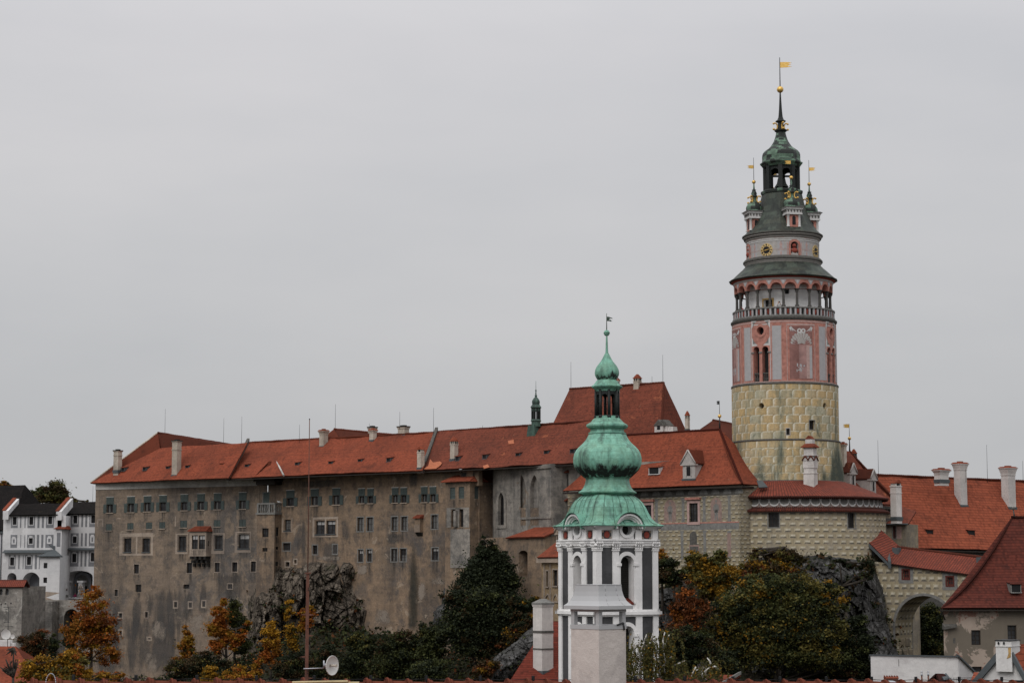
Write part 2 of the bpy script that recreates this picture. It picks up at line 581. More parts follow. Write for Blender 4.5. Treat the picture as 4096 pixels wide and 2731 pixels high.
# -- materials
class NB:
 def __init__(s, name):
  s.m = bpy.data.materials.new(name)
  s.m.use_nodes = True
  s.t = s.m.node_tree
  s.b = s.t.nodes['Principled BSDF']
  s._g = None
 def new(s, ty, **k):
  n = s.t.nodes.new(ty)
  for a, v in k.items():
   setattr(n, a, v)
  return n
 def put(s, sock, v):
  if hasattr(v, 'links') or hasattr(v, 'is_linked'):
   s.t.links.new(v, sock)
  elif isinstance(v, (tuple, list)) and len(v) == 3 and len(getattr(sock, 'default_value', (0, 0, 0))) == 4:
   sock.default_value = (*v, 1)
  else:
   sock.default_value = v
 def geo(s):
  if s._g is None:
   s._g = s.new('ShaderNodeNewGeometry')
  return s._g
 def pos(s):
  return s.geo().outputs['Position']
 def uv(s):
  return s.new('ShaderNodeUVMap').outputs[0]
 def map(s, vec, scale=(1, 1, 1), loc=(0, 0, 0)):
  n = s.new('ShaderNodeMapping')
  s.put(n.inputs[0], vec)
  n.inputs['Scale'].default_value = scale
  n.inputs['Location'].default_value = loc
  return n.outputs[0]
 def noise(s, vec, scale, detail=4, rough=.6, dist=0.0):
  n = s.new('ShaderNodeTexNoise')
  s.put(n.inputs['Vector'], vec)
  n.inputs['Scale'].default_value = scale
  n.inputs['Detail'].default_value = detail
  n.inputs['Roughness'].default_value = rough
  n.inputs['Distortion'].default_value = dist
  return n.outputs[0]
 def voro(s, vec, scale, feature='F1', out=0):
  n = s.new('ShaderNodeTexVoronoi', feature=feature)
  s.put(n.inputs['Vector'], vec)
  n.inputs['Scale'].default_value = scale
  return n.outputs[out]
 def ramp(s, fac, stops, interp='LINEAR'):
  n = s.new('ShaderNodeValToRGB')
  n.color_ramp.interpolation = interp
  e = n.color_ramp.elements
  while len(e) < len(stops):
   e.new(.5)
  for x, (p, c) in zip(e, stops):
   x.position = p
   c = (c, c, c) if isinstance(c, (int, float)) else c
   x.color = (*c, 1)
  s.put(n.inputs[0], fac)
  return n.outputs[0]
 def mix(s, fac, a, b, blend='MIX'):
  n = s.new('ShaderNodeMixRGB', blend_type=blend)
  s.put(n.inputs[0], fac)
  s.put(n.inputs[1], a)
  s.put(n.inputs[2], b)
  return n.outputs[0]
 def math(s, op, a, b=0.0, c=0.0, clamp=False):
  n = s.new('ShaderNodeMath', operation=op, use_clamp=clamp)
  for i, v in enumerate((a, b, c)):
   s.put(n.inputs[i], v)
  return n.outputs[0]
 def step(s, x, lo, hi):
  n = s.new('ShaderNodeMapRange', interpolation_type='SMOOTHSTEP')
  s.put(n.inputs[0], x)
  n.inputs[1].default_value = lo
  n.inputs[2].default_value = hi
  return n.outputs[0]
 def sep(s, v):
  n = s.new('ShaderNodeSeparateXYZ')
  s.put(n.inputs[0], v)
  return n.outputs
 def comb(s, x, y, z=0.0):
  n = s.new('ShaderNodeCombineXYZ')
  for i, v in enumerate((x, y, z)):
   s.put(n.inputs[i], v)
  return n.outputs[0]
 def white(s, vec):
  n = s.new('ShaderNodeTexWhiteNoise')
  s.put(n.inputs['Vector'], vec)
  return n.outputs[0]
 def out(s, col, rough=.85, bump=None, bs=.5, bd=.05, metal=0.0, spec=.3):
  s.put(s.b.inputs['Base Color'], col)
  s.put(s.b.inputs['Roughness'], rough)
  s.b.inputs['Metallic'].default_value = metal
  s.b.inputs['Specular IOR Level'].default_value = spec
  if bump is not None:
   n = s.new('ShaderNodeBump')
   n.inputs['Strength'].default_value = bs
   n.inputs['Distance'].default_value = bd
   s.put(n.inputs['Height'], bump)
   s.t.links.new(n.outputs[0], s.b.inputs['Normal'])
  return s.m
M = {}
def plain(name, col, rough=.8, metal=0.0, var=.12, spec=.3, scale=3.0):
 n = NB(name)
 f = n.noise(n.pos(), scale, 5)
 a = tuple(c * (1 - var) for c in col)
 b = tuple(min(1, c * (1 + var)) for c in col)
 M[name] = n.out(n.ramp(f, [(.3, a), (.7, b)]), rough, metal=metal, spec=spec)
plain('black', (.006, .006, .007), .6)
plain('soot', (.02, .018, .016))
plain('iron', (.035, .036, .038), .6, .3)
plain('lead', (.075, .085, .09), .6, .2)
plain('wood_dark', (.022, .016, .012), .7)
plain('wood_red', (.085, .018, .013), .7)
plain('wood_brown', (.10, .055, .035), .8)
plain('wood_pale', (.55, .45, .26), .8)
plain('frame_white', (.55, .54, .52), .7)
plain('curtain', (.10, .098, .095), .9)
plain('blind_white', (.34, .33, .32), .9)
plain('shutter', (.058, .074, .070), .75, var=.2, scale=6)
plain('steel', (.36, .37, .40), .45, .6)
plain('dish', (.60, .59, .57), .5)
plain('bronze', (.03, .035, .03), .5, .5)
plain('skin', (.45, .27, .2), .7)
plain('cloth_white', (.5, .5, .5), .9)
plain('cloth_red', (.35, .03, .03), .9)
plain('cloth_pink', (.45, .06, .16), .9)
plain('cloth_dark', (.02, .02, .03), .9)
plain('hair', (.015, .01, .008), .8)
plain('statue', (.20, .17, .15), .9, var=.25)
plain('bark', (.035, .028, .022), .95, var=.4, scale=5)
plain('bird', (.6, .6, .6), .8)
plain('render_cream', (.46, .41, .35), .9, var=.16)
plain('palegrey', (.50, .49, .49), .85, var=.06)
plain('pink', (.37, .165, .13), .85, var=.3, scale=2.5)
plain('pinkgrey', (.40, .27, .245), .85, var=.2)
plain('fresco', (.25, .175, .15), .9, var=.25)
plain('mauve', (.215, .105, .092), .85, var=.3, scale=1.2)
plain('mauve_mid', (.29, .17, .155), .85, var=.3, scale=1.2)
plain('panelgrey', (.35, .34, .345), .85, var=.08)
plain('tower_pale', (.36, .335, .315), .85, var=.14)
plain('tower_white', (.50, .49, .48), .85, var=.1)
plain('clock_ochre', (.52, .37, .16), .7, var=.12)
plain('ochre', (.42, .26, .08), .8, var=.25)
plain('stone_dark', (.085, .08, .072), .9, var=.35, scale=4)
plain('stone_grey', (.17, .165, .155), .9, var=.3, scale=3)
plain('col_stone', (.075, .07, .065), .9, var=.3, scale=4)
plain('medallion', (.22, .045, .03), .8, var=.3, scale=9)
plain('capmetal', (.40, .40, .405), .55, .1, var=.05, scale=1.5)
plain('rust_stain', (.36, .23, .09), .9, var=.5, scale=4)
plain('rust', (.115, .05, .035), .85, var=.3, scale=5)
def gold():
 n = NB('gold')
 f = n.noise(n.pos(), 6, 4)
 M['gold'] = n.out(n.ramp(f, [(.3, (.60, .36, .08)), (.7, (.78, .52, .17))]), .42, metal=.55)
gold()
def glass():
 n = NB('glass')
 w = n.noise(n.pos(), .9, 2)
 M['glass'] = n.out(n.ramp(w, [(.35, (.012, .012, .013)), (.7, (.05, .05, .052))]), .2, spec=.22)
glass()
def plaster(name, a, b, c, streak=.55, pale=None, rough=.93, ps=.55, soft=1.0, lo=.44):
 """Weathered lime plaster: two tones, rain streaks, worn patches; everything follows the wall itself."""
 n = NB(name)
 p = n.pos()
 big = n.noise(p, .085, 8, .66, .6)
 pat = n.noise(n.map(p, (1, 1, .8), (3, 1, 7)), .24, 9, .68, .7)
 med = n.noise(p, .8, 8, .7, .2)
 fine = n.noise(p, 4.5, 6, .75)
 col = n.mix(n.ramp(big, [(lo, 0), (lo + .12, 1)]), a, b)
 col = n.mix(n.ramp(pat, [(.50, 0), (.535, .75), (.62, .9)]), col, c)
 col = n.mix(n.ramp(med, [(.40, .6 * soft), (.52, 0)]), col, tuple(x * .75 for x in b))
 run = n.noise(n.map(p, (.24, .24, .022)), 1.0, 8, .62)
 col = n.mix(n.math('MULTIPLY', n.ramp(run, [(.50, 0), (.62, 1)]), streak), col, tuple(x * .55 for x in b))
 drip = n.noise(n.map(p, (1.6, 1.6, .06)), 1.0, 5, .6)
 col = n.mix(n.math('MULTIPLY', n.ramp(drip, [(.58, 0), (.72, 1)]), streak * .55), col, tuple(x * .5 for x in b))
 if pale:
  col = n.mix(n.ramp(n.noise(p, .36, 9, .72, .8), [(ps, 0), (ps + .02, .8)]), col, pale)
 crs = n.ramp(n.noise(n.map(p, (.25, .25, 2.2)), 1.0, 5, .6), [(.42, .84), (.58, 1.06)])
 col = n.mix(.6 * soft, col, crs, 'MULTIPLY')
 col = n.mix(soft, col, n.ramp(fine, [(.32, .76), (.68, 1.2)]), 'MULTIPLY')
 M[name] = n.out(col, rough, n.math('ADD', med, n.math('MULTIPLY', fine, .6)), .5, .07, spec=.15)
plaster('palace', (.215, .165, .125), (.122, .109, .10), (.245, .186, .136), .5, (.31, .25, .19), ps=.61, lo=.51)
plaster('palace_warm', (.215, .155, .108), (.108, .095, .087), (.255, .18, .122), .45, (.31, .245, .185), ps=.61, lo=.52)
plaster('chapel', (.255, .232, .205), (.125, .12, .115), (.30, .27, .235), .5, (.185, .132, .09), ps=.63, lo=.50)
plaster('surround_stone', (.34, .275, .22), (.25, .205, .17), (.38, .31, .25), .3, soft=.7)
plaster('cornice', (.52, .50, .465), (.40, .38, .355), (.56, .54, .50), .35, soft=.6)
plaster('chim', (.47, .405, .335), (.36, .31, .26), (.52, .455, .385), .3, soft=.6)
plaster('white_wall', (.62, .60, .59), (.52, .50, .49), (.66, .645, .63), .12, rough=.9, soft=0.3)
plaster('white_house', (.60, .595, .60), (.50, .49, .49), (.64, .63, .63), .12, soft=0.25)
plaster('grey_house', (.205, .21, .225), (.17, .17, .178), (.225, .23, .245), .2, soft=.5)
plaster('yellow_wall', (.31, .225, .13), (.24, .175, .11), (.36, .26, .155), .35, (.42, .36, .27), ps=.62)
plaster('rampart', (.27, .245, .22), (.15, .14, .13), (.32, .295, .265), .4, (.36, .34, .31), ps=.58)
plaster('chim_white', (.58, .54, .51), (.50, .47, .45), (.62, .58, .55), .25, soft=0.4)
plaster('painted', (.29, .235, .16), (.22, .19, .15), (.32, .26, .18), .4)
plaster('peach', (.52, .465, .43), (.45, .405, .38), (.55, .495, .46), .22, soft=.22)
plaster('gallery_wall', (.74, .73, .72), (.66, .65, .64), (.78, .77, .76), .12, soft=0.25)
plaster('darkgrey', (.072, .072, .075), (.056, .056, .058), (.08, .08, .083), .3, soft=0.4)
plaster('trim_white', (.76, .745, .735), (.68, .665, .66), (.79, .775, .765), .2, rough=.85, soft=.18)
def tiles(name, a, b, dark, row=.17, w=.19, moss=.35, rowline=.55, patch=None):
 n = NB(name)
 u = n.uv()
 p = n.pos()
 x, y, _ = n.sep(u)
 r = n.math('DIVIDE', y, row)
 ri = n.math('FLOOR', r)
 rf = n.math('FRACT', r)
 c = n.math('ADD', n.math('DIVIDE', x, w), n.math('MULTIPLY', ri, .5))
 ci = n.math('FLOOR', c)
 rnd = n.white(n.comb(ci, ri, 3.0))
 col = n.mix(rnd, a, b)
 col = n.mix(n.ramp(rnd, [(.86, 0), (.93, .55)]), col, tuple(v * .55 for v in a))
 big = n.noise(p, .22, 6, .65)
 col = n.mix(n.ramp(big, [(.42, 0), (.72, moss)]), col, dark)
 rows = n.white(n.comb(0.0, ri, 1.0))
 col = n.mix(n.ramp(rows, [(.5, 0), (1, .3)]), col, dark)
 fine = n.noise(p, 2.2, 5, .7)
 col = n.mix(n.ramp(fine, [(.5, 0), (.75, .5)]), col, dark)
 col = n.mix(n.ramp(n.noise(p, .55, 8, .75, .4), [(.56, 0), (.62, .55)]), col, dark)
 col = n.mix(n.ramp(n.noise(n.map(p, (1, 1, 1), (8, 3, 2)), .9, 6, .8), [(.66, 0), (.70, .5)]), col, (.30, .20, .13))
 if patch:
  col = n.mix(n.ramp(n.noise(p, .45, 6, .75, .3), [(.63, 0), (.65, .8)]), col, patch)
 col = n.mix(n.ramp(rf, [(0, rowline), (.22, 0), (1, 0)]), col, tuple(v * .3 for v in dark))
 h = n.math('ADD', n.math('MULTIPLY', n.math('SUBTRACT', 1.0, rf), .8), n.math('MULTIPLY', rnd, .3))
 M[name] = n.out(col, .95, h, .6, .05, spec=.04)
tiles('tile', (.265, .070, .038), (.19, .050, .029), (.085, .030, .021), moss=.6)
tiles('tile_old', (.20, .058, .036), (.135, .042, .028), (.07, .028, .021), moss=.6, patch=(.29, .095, .05))
tiles('tile_right', (.30, .082, .044), (.225, .060, .034), (.105, .034, .023), row=.42, w=.24, moss=.3, rowline=.75)
tiles('tile_mill', (.125, .034, .024), (.082, .025, .019), (.04, .018, .016), row=.34, w=.22, moss=.45, rowline=.7)
tiles('tile_church', (.165, .036, .024), (.12, .029, .02), (.05, .018, .014), row=.36, w=.26, moss=.2, rowline=.7)
tiles('tile_near', (.34, .105, .065), (.25, .075, .045), (.08, .03, .022), row=.36, w=.25, moss=.4)
tiles('shingle', (.016, .013, .012), (.010, .009, .009), (.006, .006, .006), row=.3, w=.16, moss=.3)
def roundtile():
 n = NB('pantile')
 u = n.uv()
 x, y, _ = n.sep(u)
 p = n.pos()
 cx = n.math('FRACT', n.math('DIVIDE', x, .30))
 ci = n.math('FLOOR', n.math('DIVIDE', x, .30))
 ri = n.math('FLOOR', n.math('DIVIDE', y, .36))
 rf = n.math('FRACT', n.math('DIVIDE', y, .36))
 rnd = n.white(n.comb(ci, ri))
 h = n.math('SINE', n.math('MULTIPLY', cx, pi))
 col = n.mix(rnd, (.215, .05, .030), (.14, .036, .024))
 col = n.mix(n.ramp(h, [(.15, .75), (.65, 0)]), col, (.05, .018, .014))
 col = n.mix(n.ramp(n.noise(p, .4, 6, .7), [(.45, 0), (.75, .5)]), col, (.09, .032, .024))
 col = n.mix(n.ramp(rf, [(0, .5), (.2, 0)]), col, (.05, .018, .014))
 M['pantile'] = n.out(col, .9, h, .8, .07, spec=.2)
roundtile()
def copper(name, c0, c1, c2, dark, rows, amt, zlo=None, zhi=None, chk=False):
 """Copper sheet: courses and standing seams, patina tones from sheet to sheet, black weather stains."""
 n = NB(name)
 u = n.uv()
 x, y, _ = n.sep(u)
 p = n.pos()
 ri = n.math('FLOOR', n.math('DIVIDE', y, rows))
 rf = n.math('FRACT', n.math('DIVIDE', y, rows))
 ci = n.math('FLOOR', n.math('DIVIDE', x, rows * 1.25))
 rnd = n.white(n.comb(ci, ri))
 col = n.mix(n.ramp(rnd, [(.50, 0), (.62, 1)]) if chk else rnd, c0, c1)
 col = n.mix(n.ramp(n.noise(p, .7, 6, .65), [(.45, 0), (.7, .8)]), col, c2)
 st = n.noise(n.map(p, (1.6, 1.6, .16)), 1.0, 6, .65)
 col = n.mix(n.math('MULTIPLY', n.ramp(st, [(.5, 0), (.68, 1)]), amt), col, dark)
 col = n.mix(1.0, col, n.ramp(n.noise(p, 3.0, 7, .75), [(.32, .68), (.68, 1.28)]), 'MULTIPLY')
 col = n.mix(n.ramp(rf, [(0, .65), (.08, 0), (1, 0)]), col, dark)
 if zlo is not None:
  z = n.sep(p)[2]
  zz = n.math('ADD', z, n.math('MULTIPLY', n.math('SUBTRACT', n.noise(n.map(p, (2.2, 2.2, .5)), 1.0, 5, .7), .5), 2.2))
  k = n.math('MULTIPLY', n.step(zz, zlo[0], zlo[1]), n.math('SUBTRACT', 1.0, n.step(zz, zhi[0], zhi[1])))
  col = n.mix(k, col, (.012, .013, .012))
 M[name] = n.out(col, .62, n.math('ADD', n.ramp(rf, [(0, 1), (.08, 0)]), n.math('MULTIPLY', n.noise(p, 3, 4), .4)), .4, .03, metal=.0, spec=.35)
copper('copper_dark', (.016, .021, .018), (.055, .070, .054), (.046, .043, .028), (.008, .010, .009), .8, .85)
copper('copper_cap', (.016, .021, .018), (.12, .20, .14), (.02, .025, .02), (.010, .012, .011), .55, .4, chk=True)
copper('copper_turret', (.04, .075, .06), (.07, .13, .10), (.02, .035, .03), (.012, .016, .014), .5, .6)
plain('lantern_dark', (.012, .015, .014), .6)
M['pale_line'] = M['tower_white']
def ashlar():
 """Painted illusion of bulging ashlar on the lower tower: ochre blocks, white lights on the upper left rim, algae stains."""
 n = NB('ashlar_paint')
 u = n.uv()
 p = n.pos()
 x, y, _ = n.sep(u)
 wob = n.math('MULTIPLY', n.math('SUBTRACT', n.noise(p, .8, 3), .5), .18)
 r = n.math('DIVIDE', y, .93)
 ri = n.math('FLOOR', r)
 rf = n.math('FRACT', r)
 c = n.math('ADD', n.math('DIVIDE', n.math('ADD', x, wob), 1.46), n.math('MULTIPLY', ri, .5))
 ci = n.math('FLOOR', c)
 cf = n.math('FRACT', c)
 rnd = n.white(n.comb(ci, ri, 5.0))
 dx = n.math('MAXIMUM', n.math('SUBTRACT', .30, cf), 0.0)
 dy = n.math('MAXIMUM', n.math('SUBTRACT', rf, .62), 0.0)
 d = n.math('SQRT', n.math('ADD', n.math('POWER', n.math('DIVIDE', dx, .30), 2.0), n.math('POWER', n.math('DIVIDE', dy, .38), 2.0)))
 col = n.mix(rnd, (.50, .355, .175), (.43, .325, .19))
 col = n.mix(n.ramp(rnd, [(.6, 0), (.95, .85)]), col, (.40, .385, .29))
 inside = n.math('LESS_THAN', d, 1.0)
 col = n.mix(n.math('MULTIPLY', n.ramp(rf, [(0, .55), (.16, 0), (1, 0)]), .8), col, (.23, .155, .06))
 col = n.mix(n.ramp(cf, [(.74, 0), (1, .6)]), col, (.24, .165, .07))
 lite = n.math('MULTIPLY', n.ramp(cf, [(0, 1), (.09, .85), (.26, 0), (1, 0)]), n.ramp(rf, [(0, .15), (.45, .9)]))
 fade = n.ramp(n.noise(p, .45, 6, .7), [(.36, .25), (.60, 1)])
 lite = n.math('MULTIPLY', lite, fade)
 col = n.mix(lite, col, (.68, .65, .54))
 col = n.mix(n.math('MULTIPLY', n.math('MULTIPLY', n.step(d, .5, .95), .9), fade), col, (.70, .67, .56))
 col = n.mix(n.ramp(rf, [(.84, 0), (.97, .45)]), col, (.55, .50, .38))
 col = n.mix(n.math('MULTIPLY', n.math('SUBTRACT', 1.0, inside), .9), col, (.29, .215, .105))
 z = n.sep(p)[2]
 st = n.noise(n.map(p, (.42, .42, .085)), 1.0, 7, .66)
 low = n.math('SUBTRACT', 1.0, n.step(z, 27.0, 42.0))
 right = n.step(n.sep(p)[0], 27.0, 38.0)
 k = n.math('ADD', st, n.math('ADD', n.math('MULTIPLY', low, .145), n.math('MULTIPLY', right, .06)))
 cl = n.noise(n.map(p, (1, 1, .6), (2, 0, 4)), .38, 9, .74, .5)
 kc = n.math('ADD', cl, n.math('ADD', n.math('MULTIPLY', low, .10), n.math('MULTIPLY', right, .03)))
 col = n.mix(n.ramp(kc, [(.52, 0), (.62, .40)]), col, (.27, .285, .215))
 col = n.mix(n.ramp(k, [(.57, 0), (.68, .7)]), col, (.15, .175, .135))
 col = n.mix(n.ramp(kc, [(.63, 0), (.72, .8)]), col, (.075, .088, .07))
 col = n.mix(n.ramp(k, [(.64, 0), (.75, .9)]), col, (.04, .052, .044))
 col = n.mix(n.ramp(n.noise(p, 1.6, 7, .75), [(.50, 0), (.72, .5)]), col, (.20, .18, .115))
 col = n.mix(1.0, col, n.ramp(n.noise(p, 5.0, 6, .75), [(.32, .78), (.68, 1.18)]), 'MULTIPLY')
 M['ashlar_paint'] = n.out(col, .9, n.noise(p, 4, 5), .2, .03, spec=.15)
ashlar()
def bossage(name, w, h, a=.5, dim=1.0, fade=.0):
 """Scratched plaster that imitates bevelled stone blocks (a pattern on the wall, not real relief)."""
 n = NB(name)
 u = n.uv()
 p = n.pos()
 x, y, _ = n.sep(u)
 wob = n.math('MULTIPLY', n.math('SUBTRACT', n.noise(p, 1.1, 3), .5), .10)
 r = n.math('DIVIDE', n.math('ADD', y, wob), h)
 ri = n.math('FLOOR', r)
 rf = n.math('FRACT', r)
 c = n.math('ADD', n.math('DIVIDE', n.math('ADD', x, wob), w), n.math('MULTIPLY', ri, .5))
 ci = n.math('FLOOR', c)
 cf = n.math('FRACT', c)
 rnd = n.white(n.comb(ci, ri, 2.0))
 def S_(*c_):
  return tuple(v * dim for v in c_)
 joint = S_(.33, .275, .18)
 col = n.mix(rnd, S_(.46, .40, .28), S_(.38, .33, .23))
 inx = n.math('MULTIPLY', n.step(cf, .10, .13), n.math('SUBTRACT', 1.0, n.step(cf, .90, .93)))
 iny = n.math('MULTIPLY', n.step(rf, .20, .26), n.math('SUBTRACT', 1.0, n.step(rf, .88, .93)))
 blk = n.math('MULTIPLY', inx, iny)
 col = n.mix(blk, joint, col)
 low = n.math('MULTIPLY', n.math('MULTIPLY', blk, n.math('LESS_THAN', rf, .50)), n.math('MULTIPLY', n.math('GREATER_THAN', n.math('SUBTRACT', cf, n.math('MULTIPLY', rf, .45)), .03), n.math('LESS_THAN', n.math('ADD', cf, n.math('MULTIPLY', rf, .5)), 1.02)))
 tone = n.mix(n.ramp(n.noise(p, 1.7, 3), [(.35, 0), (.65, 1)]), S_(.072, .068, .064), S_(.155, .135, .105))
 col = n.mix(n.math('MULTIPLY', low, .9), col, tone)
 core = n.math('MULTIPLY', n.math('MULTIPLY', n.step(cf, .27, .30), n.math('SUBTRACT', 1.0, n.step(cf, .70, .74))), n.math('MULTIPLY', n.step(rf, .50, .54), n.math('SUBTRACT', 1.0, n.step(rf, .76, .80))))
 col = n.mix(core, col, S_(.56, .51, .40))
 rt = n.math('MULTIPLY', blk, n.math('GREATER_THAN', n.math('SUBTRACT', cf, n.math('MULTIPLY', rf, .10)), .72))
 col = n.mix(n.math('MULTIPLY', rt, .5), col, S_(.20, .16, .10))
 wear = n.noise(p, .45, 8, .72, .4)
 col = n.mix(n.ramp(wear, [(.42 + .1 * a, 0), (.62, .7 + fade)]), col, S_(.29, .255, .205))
 st = n.noise(n.map(p, (.8, .8, .07)), 1.0, 6, .65)
 col = n.mix(n.ramp(st, [(.55, 0), (.75, .5)]), col, S_(.11, .1, .085))
 col = n.mix(n.ramp(n.noise(n.map(p, (.35, .35, .05), (4, 4, 1)), 1.0, 8, .65), [(.50, 0), (.64, .5)]), col, S_(.12, .112, .10))
 col = n.mix(.9, col, n.ramp(n.noise(p, 5, 6, .75), [(.32, .76), (.68, 1.16)]), 'MULTIPLY')
 M[name] = n.out(col, .92, n.noise(p, 4, 5), .2, .03, spec=.15)
bossage('bossage', 1.05, .645)
bossage('bossage_block', .90, .47, dim=.82, fade=.15)
bossage('bossage_bridge', .92, .84, dim=.95)
def rock(name, a, b, c, moss=(.03, .035, .015), k=.55):
 n = NB(name)
 p = n.pos()
 q = n.map(p, (1, 1, .6))
 f = n.noise(q, .35, 9, .68, .8)
 g = n.noise(q, 1.3, 9, .72, .5)
 cr_ = n.voro(n.map(p, (1, 1, .45)), .55, 'DISTANCE_TO_EDGE')
 col = n.mix(n.ramp(f, [(.42, 0), (.56, 1)]), a, b)
 col = n.mix(n.ramp(g, [(.50, 0), (.60, .8)]), col, c)
 h = n.noise(n.map(p, (1, 1, .35)), 2.6, 8, .75, .4)
 col = n.mix(n.ramp(h, [(.38, .85), (.5, 0)]), col, tuple(v * .3 for v in a))
 col = n.mix(n.ramp(cr_, [(0, .85), (.06, 0)]), col, tuple(v * .25 for v in a))
 col = n.mix(n.ramp(n.noise(p, .5, 6, .7), [(k, 0), (k + .12, .85)]), col, moss)
 M[name] = n.out(col, .95, n.math('ADD', f, n.math('MULTIPLY', g, .7)), 1.0, .35, spec=.15)
rock('rock', (.070, .058, .047), (.13, .106, .083), (.24, .20, .16), k=.57)
rock('rock_grey', (.044, .042, .040), (.075, .073, .071), (.145, .142, .14), k=.56)
rock('hill', (.035, .03, .022), (.05, .042, .028), (.06, .05, .032), (.022, .026, .012), .45)
def peeling():
 n = NB('peeling')
 p = n.pos()
 u = n.uv()
 z = n.sep(p)[2]
 base = n.mix(n.noise(p, .5, 6), (.125, .105, .085), (.17, .145, .115))
 f = n.noise(n.map(p, (1, 1, .8)), .30, 9, .66, .5)
 f = n.math('ADD', f, n.math('MULTIPLY', n.math('SUBTRACT', 1.0, n.step(z, 5.0, 14.5)), .10))
 col = n.mix(n.ramp(f, [(.535, 0), (.55, 1)]), base, n.mix(n.noise(p, 2.0, 6), (.30, .235, .19), (.38, .315, .265)))
 br = n.new('ShaderNodeTexBrick')
 n.put(br.inputs['Vector'], n.map(u, (1, 1, 1)))
 br.inputs['Scale'].default_value = 1
 br.inputs['Color1'].default_value = (.22, .075, .05, 1)
 br.inputs['Color2'].default_value = (.16, .06, .042, 1)
 br.inputs['Mortar'].default_value = (.3, .25, .2, 1)
 br.inputs['Brick Width'].default_value = .3
 br.inputs['Row Height'].default_value = .11
 br.inputs['Mortar Size'].default_value = .012
 g = n.noise(n.map(p, (1, 1, 1.4), (5, 2, 1)), .42, 9, .7, .4)
 g = n.math('MULTIPLY', g, n.ramp(f, [(.53, 0), (.555, 1)]))
 col = n.mix(n.ramp(g, [(.50, 0), (.52, .9)]), col, br.outputs[0])
 st = n.noise(n.map(p, (.7, .7, .06)), 1.0, 6, .6)
 col = n.mix(n.ramp(st, [(.5, 0), (.75, .4)]), col, (.09, .075, .06))
 M['peeling'] = n.out(col, .95, f, .5, .1, spec=.1)
peeling()
def leaf(name, a, b, c=None):
 n = NB(name)
 r = n.geo().outputs['Random Per Island']
 col = n.mix(r, a, b)
 if c:
  col = n.mix(n.ramp(n.noise(n.pos(), .45, 3), [(.45, 0), (.62, 1)]), col, c)
 n.put(n.b.inputs['Base Color'], col)
 n.b.inputs['Roughness'].default_value = .75
 n.b.inputs['Specular IOR Level'].default_value = .15
 tr = n.new('ShaderNodeBsdfTranslucent')
 n.put(tr.inputs[0], col)
 ms = n.new('ShaderNodeMixShader')
 ms.inputs[0].default_value = .25
 n.t.links.new(n.b.outputs[0], ms.inputs[1])
 n.t.links.new(tr.outputs[0], ms.inputs[2])
 n.t.links.new(ms.outputs[0], n.t.nodes['Material Output'].inputs[0])
 M[name] = n.m
leaf('leaf_green', (.034, .042, .015), (.070, .076, .024))
leaf('leaf_deep', (.013, .018, .009), (.030, .037, .018))
leaf('leaf_olive', (.085, .074, .022), (.165, .130, .030), (.070, .074, .024))
leaf('leaf_yellow', (.42, .225, .02), (.26, .13, .014))
leaf('leaf_gold', (.30, .15, .014), (.17, .10, .014))
leaf('leaf_orange', (.32, .088, .014), (.20, .062, .013), (.24, .105, .016))
leaf('leaf_rust', (.17, .052, .016), (.10, .038, .014))
leaf('leaf_brown', (.07, .035, .014), (.04, .026, .012), (.045, .035, .014))
leaf('leaf_birch', (.085, .075, .02), (.05, .05, .018))
def birch():
 n = NB('birch_bark')
 p = n.pos()
 f = n.noise(n.map(p, (2, 2, 6)), 2.0, 5, .7)
 M['birch_bark'] = n.out(n.ramp(f, [(.45, (.55, .53, .50)), (.58, (.42, .4, .37)), (.64, (.05, .045, .04))]), .85)
birch()
def moss():
 n = NB('moss_streak')
 x, y, _ = n.sep(n.uv())
 p = n.pos()
 e = n.math('MULTIPLY', n.step(x, 0.0, .5), n.math('SUBTRACT', 1.0, n.step(x, .5, 1.0)))
 e = n.math('MULTIPLY', e, n.math('MULTIPLY', n.step(y, 0.0, .10), n.math('SUBTRACT', 1.0, n.step(y, .45, 1.0))))
 f = n.noise(n.map(p, (1, 1, .25)), 1.3, 7, .7)
 a = n.math('MULTIPLY', n.step(n.math('ADD', n.math('MULTIPLY', e, .9), n.math('MULTIPLY', n.math('SUBTRACT', f, .5), 1.1)), .0, 1.0), .74)
 n.put(n.b.inputs['Base Color'], (.032, .030, .022))
 n.b.inputs['Roughness'].default_value = .95
 n.put(n.b.inputs['Alpha'], a)
 M['moss_streak'] = n.m
moss()
def streaks():
 n = NB('rain_streak')
 x, y, _ = n.sep(n.uv())
 p = n.pos()
 f = n.noise(n.map(p, (2.6, 2.6, .10)), 1.0, 6, .65)
 e = n.math('MULTIPLY', n.math('MULTIPLY', n.step(x, 0.0, .25), n.math('SUBTRACT', 1.0, n.step(x, .75, 1.0))), n.step(y, 0.0, .9))
 n.put(n.b.inputs['Base Color'], (.055, .050, .046))
 n.b.inputs['Roughness'].default_value = .95
 n.put(n.b.inputs['Alpha'], n.math('MULTIPLY', n.math('MULTIPLY', e, n.step(f, .40, .64)), .62))
 M['rain_streak'] = n.m
streaks()
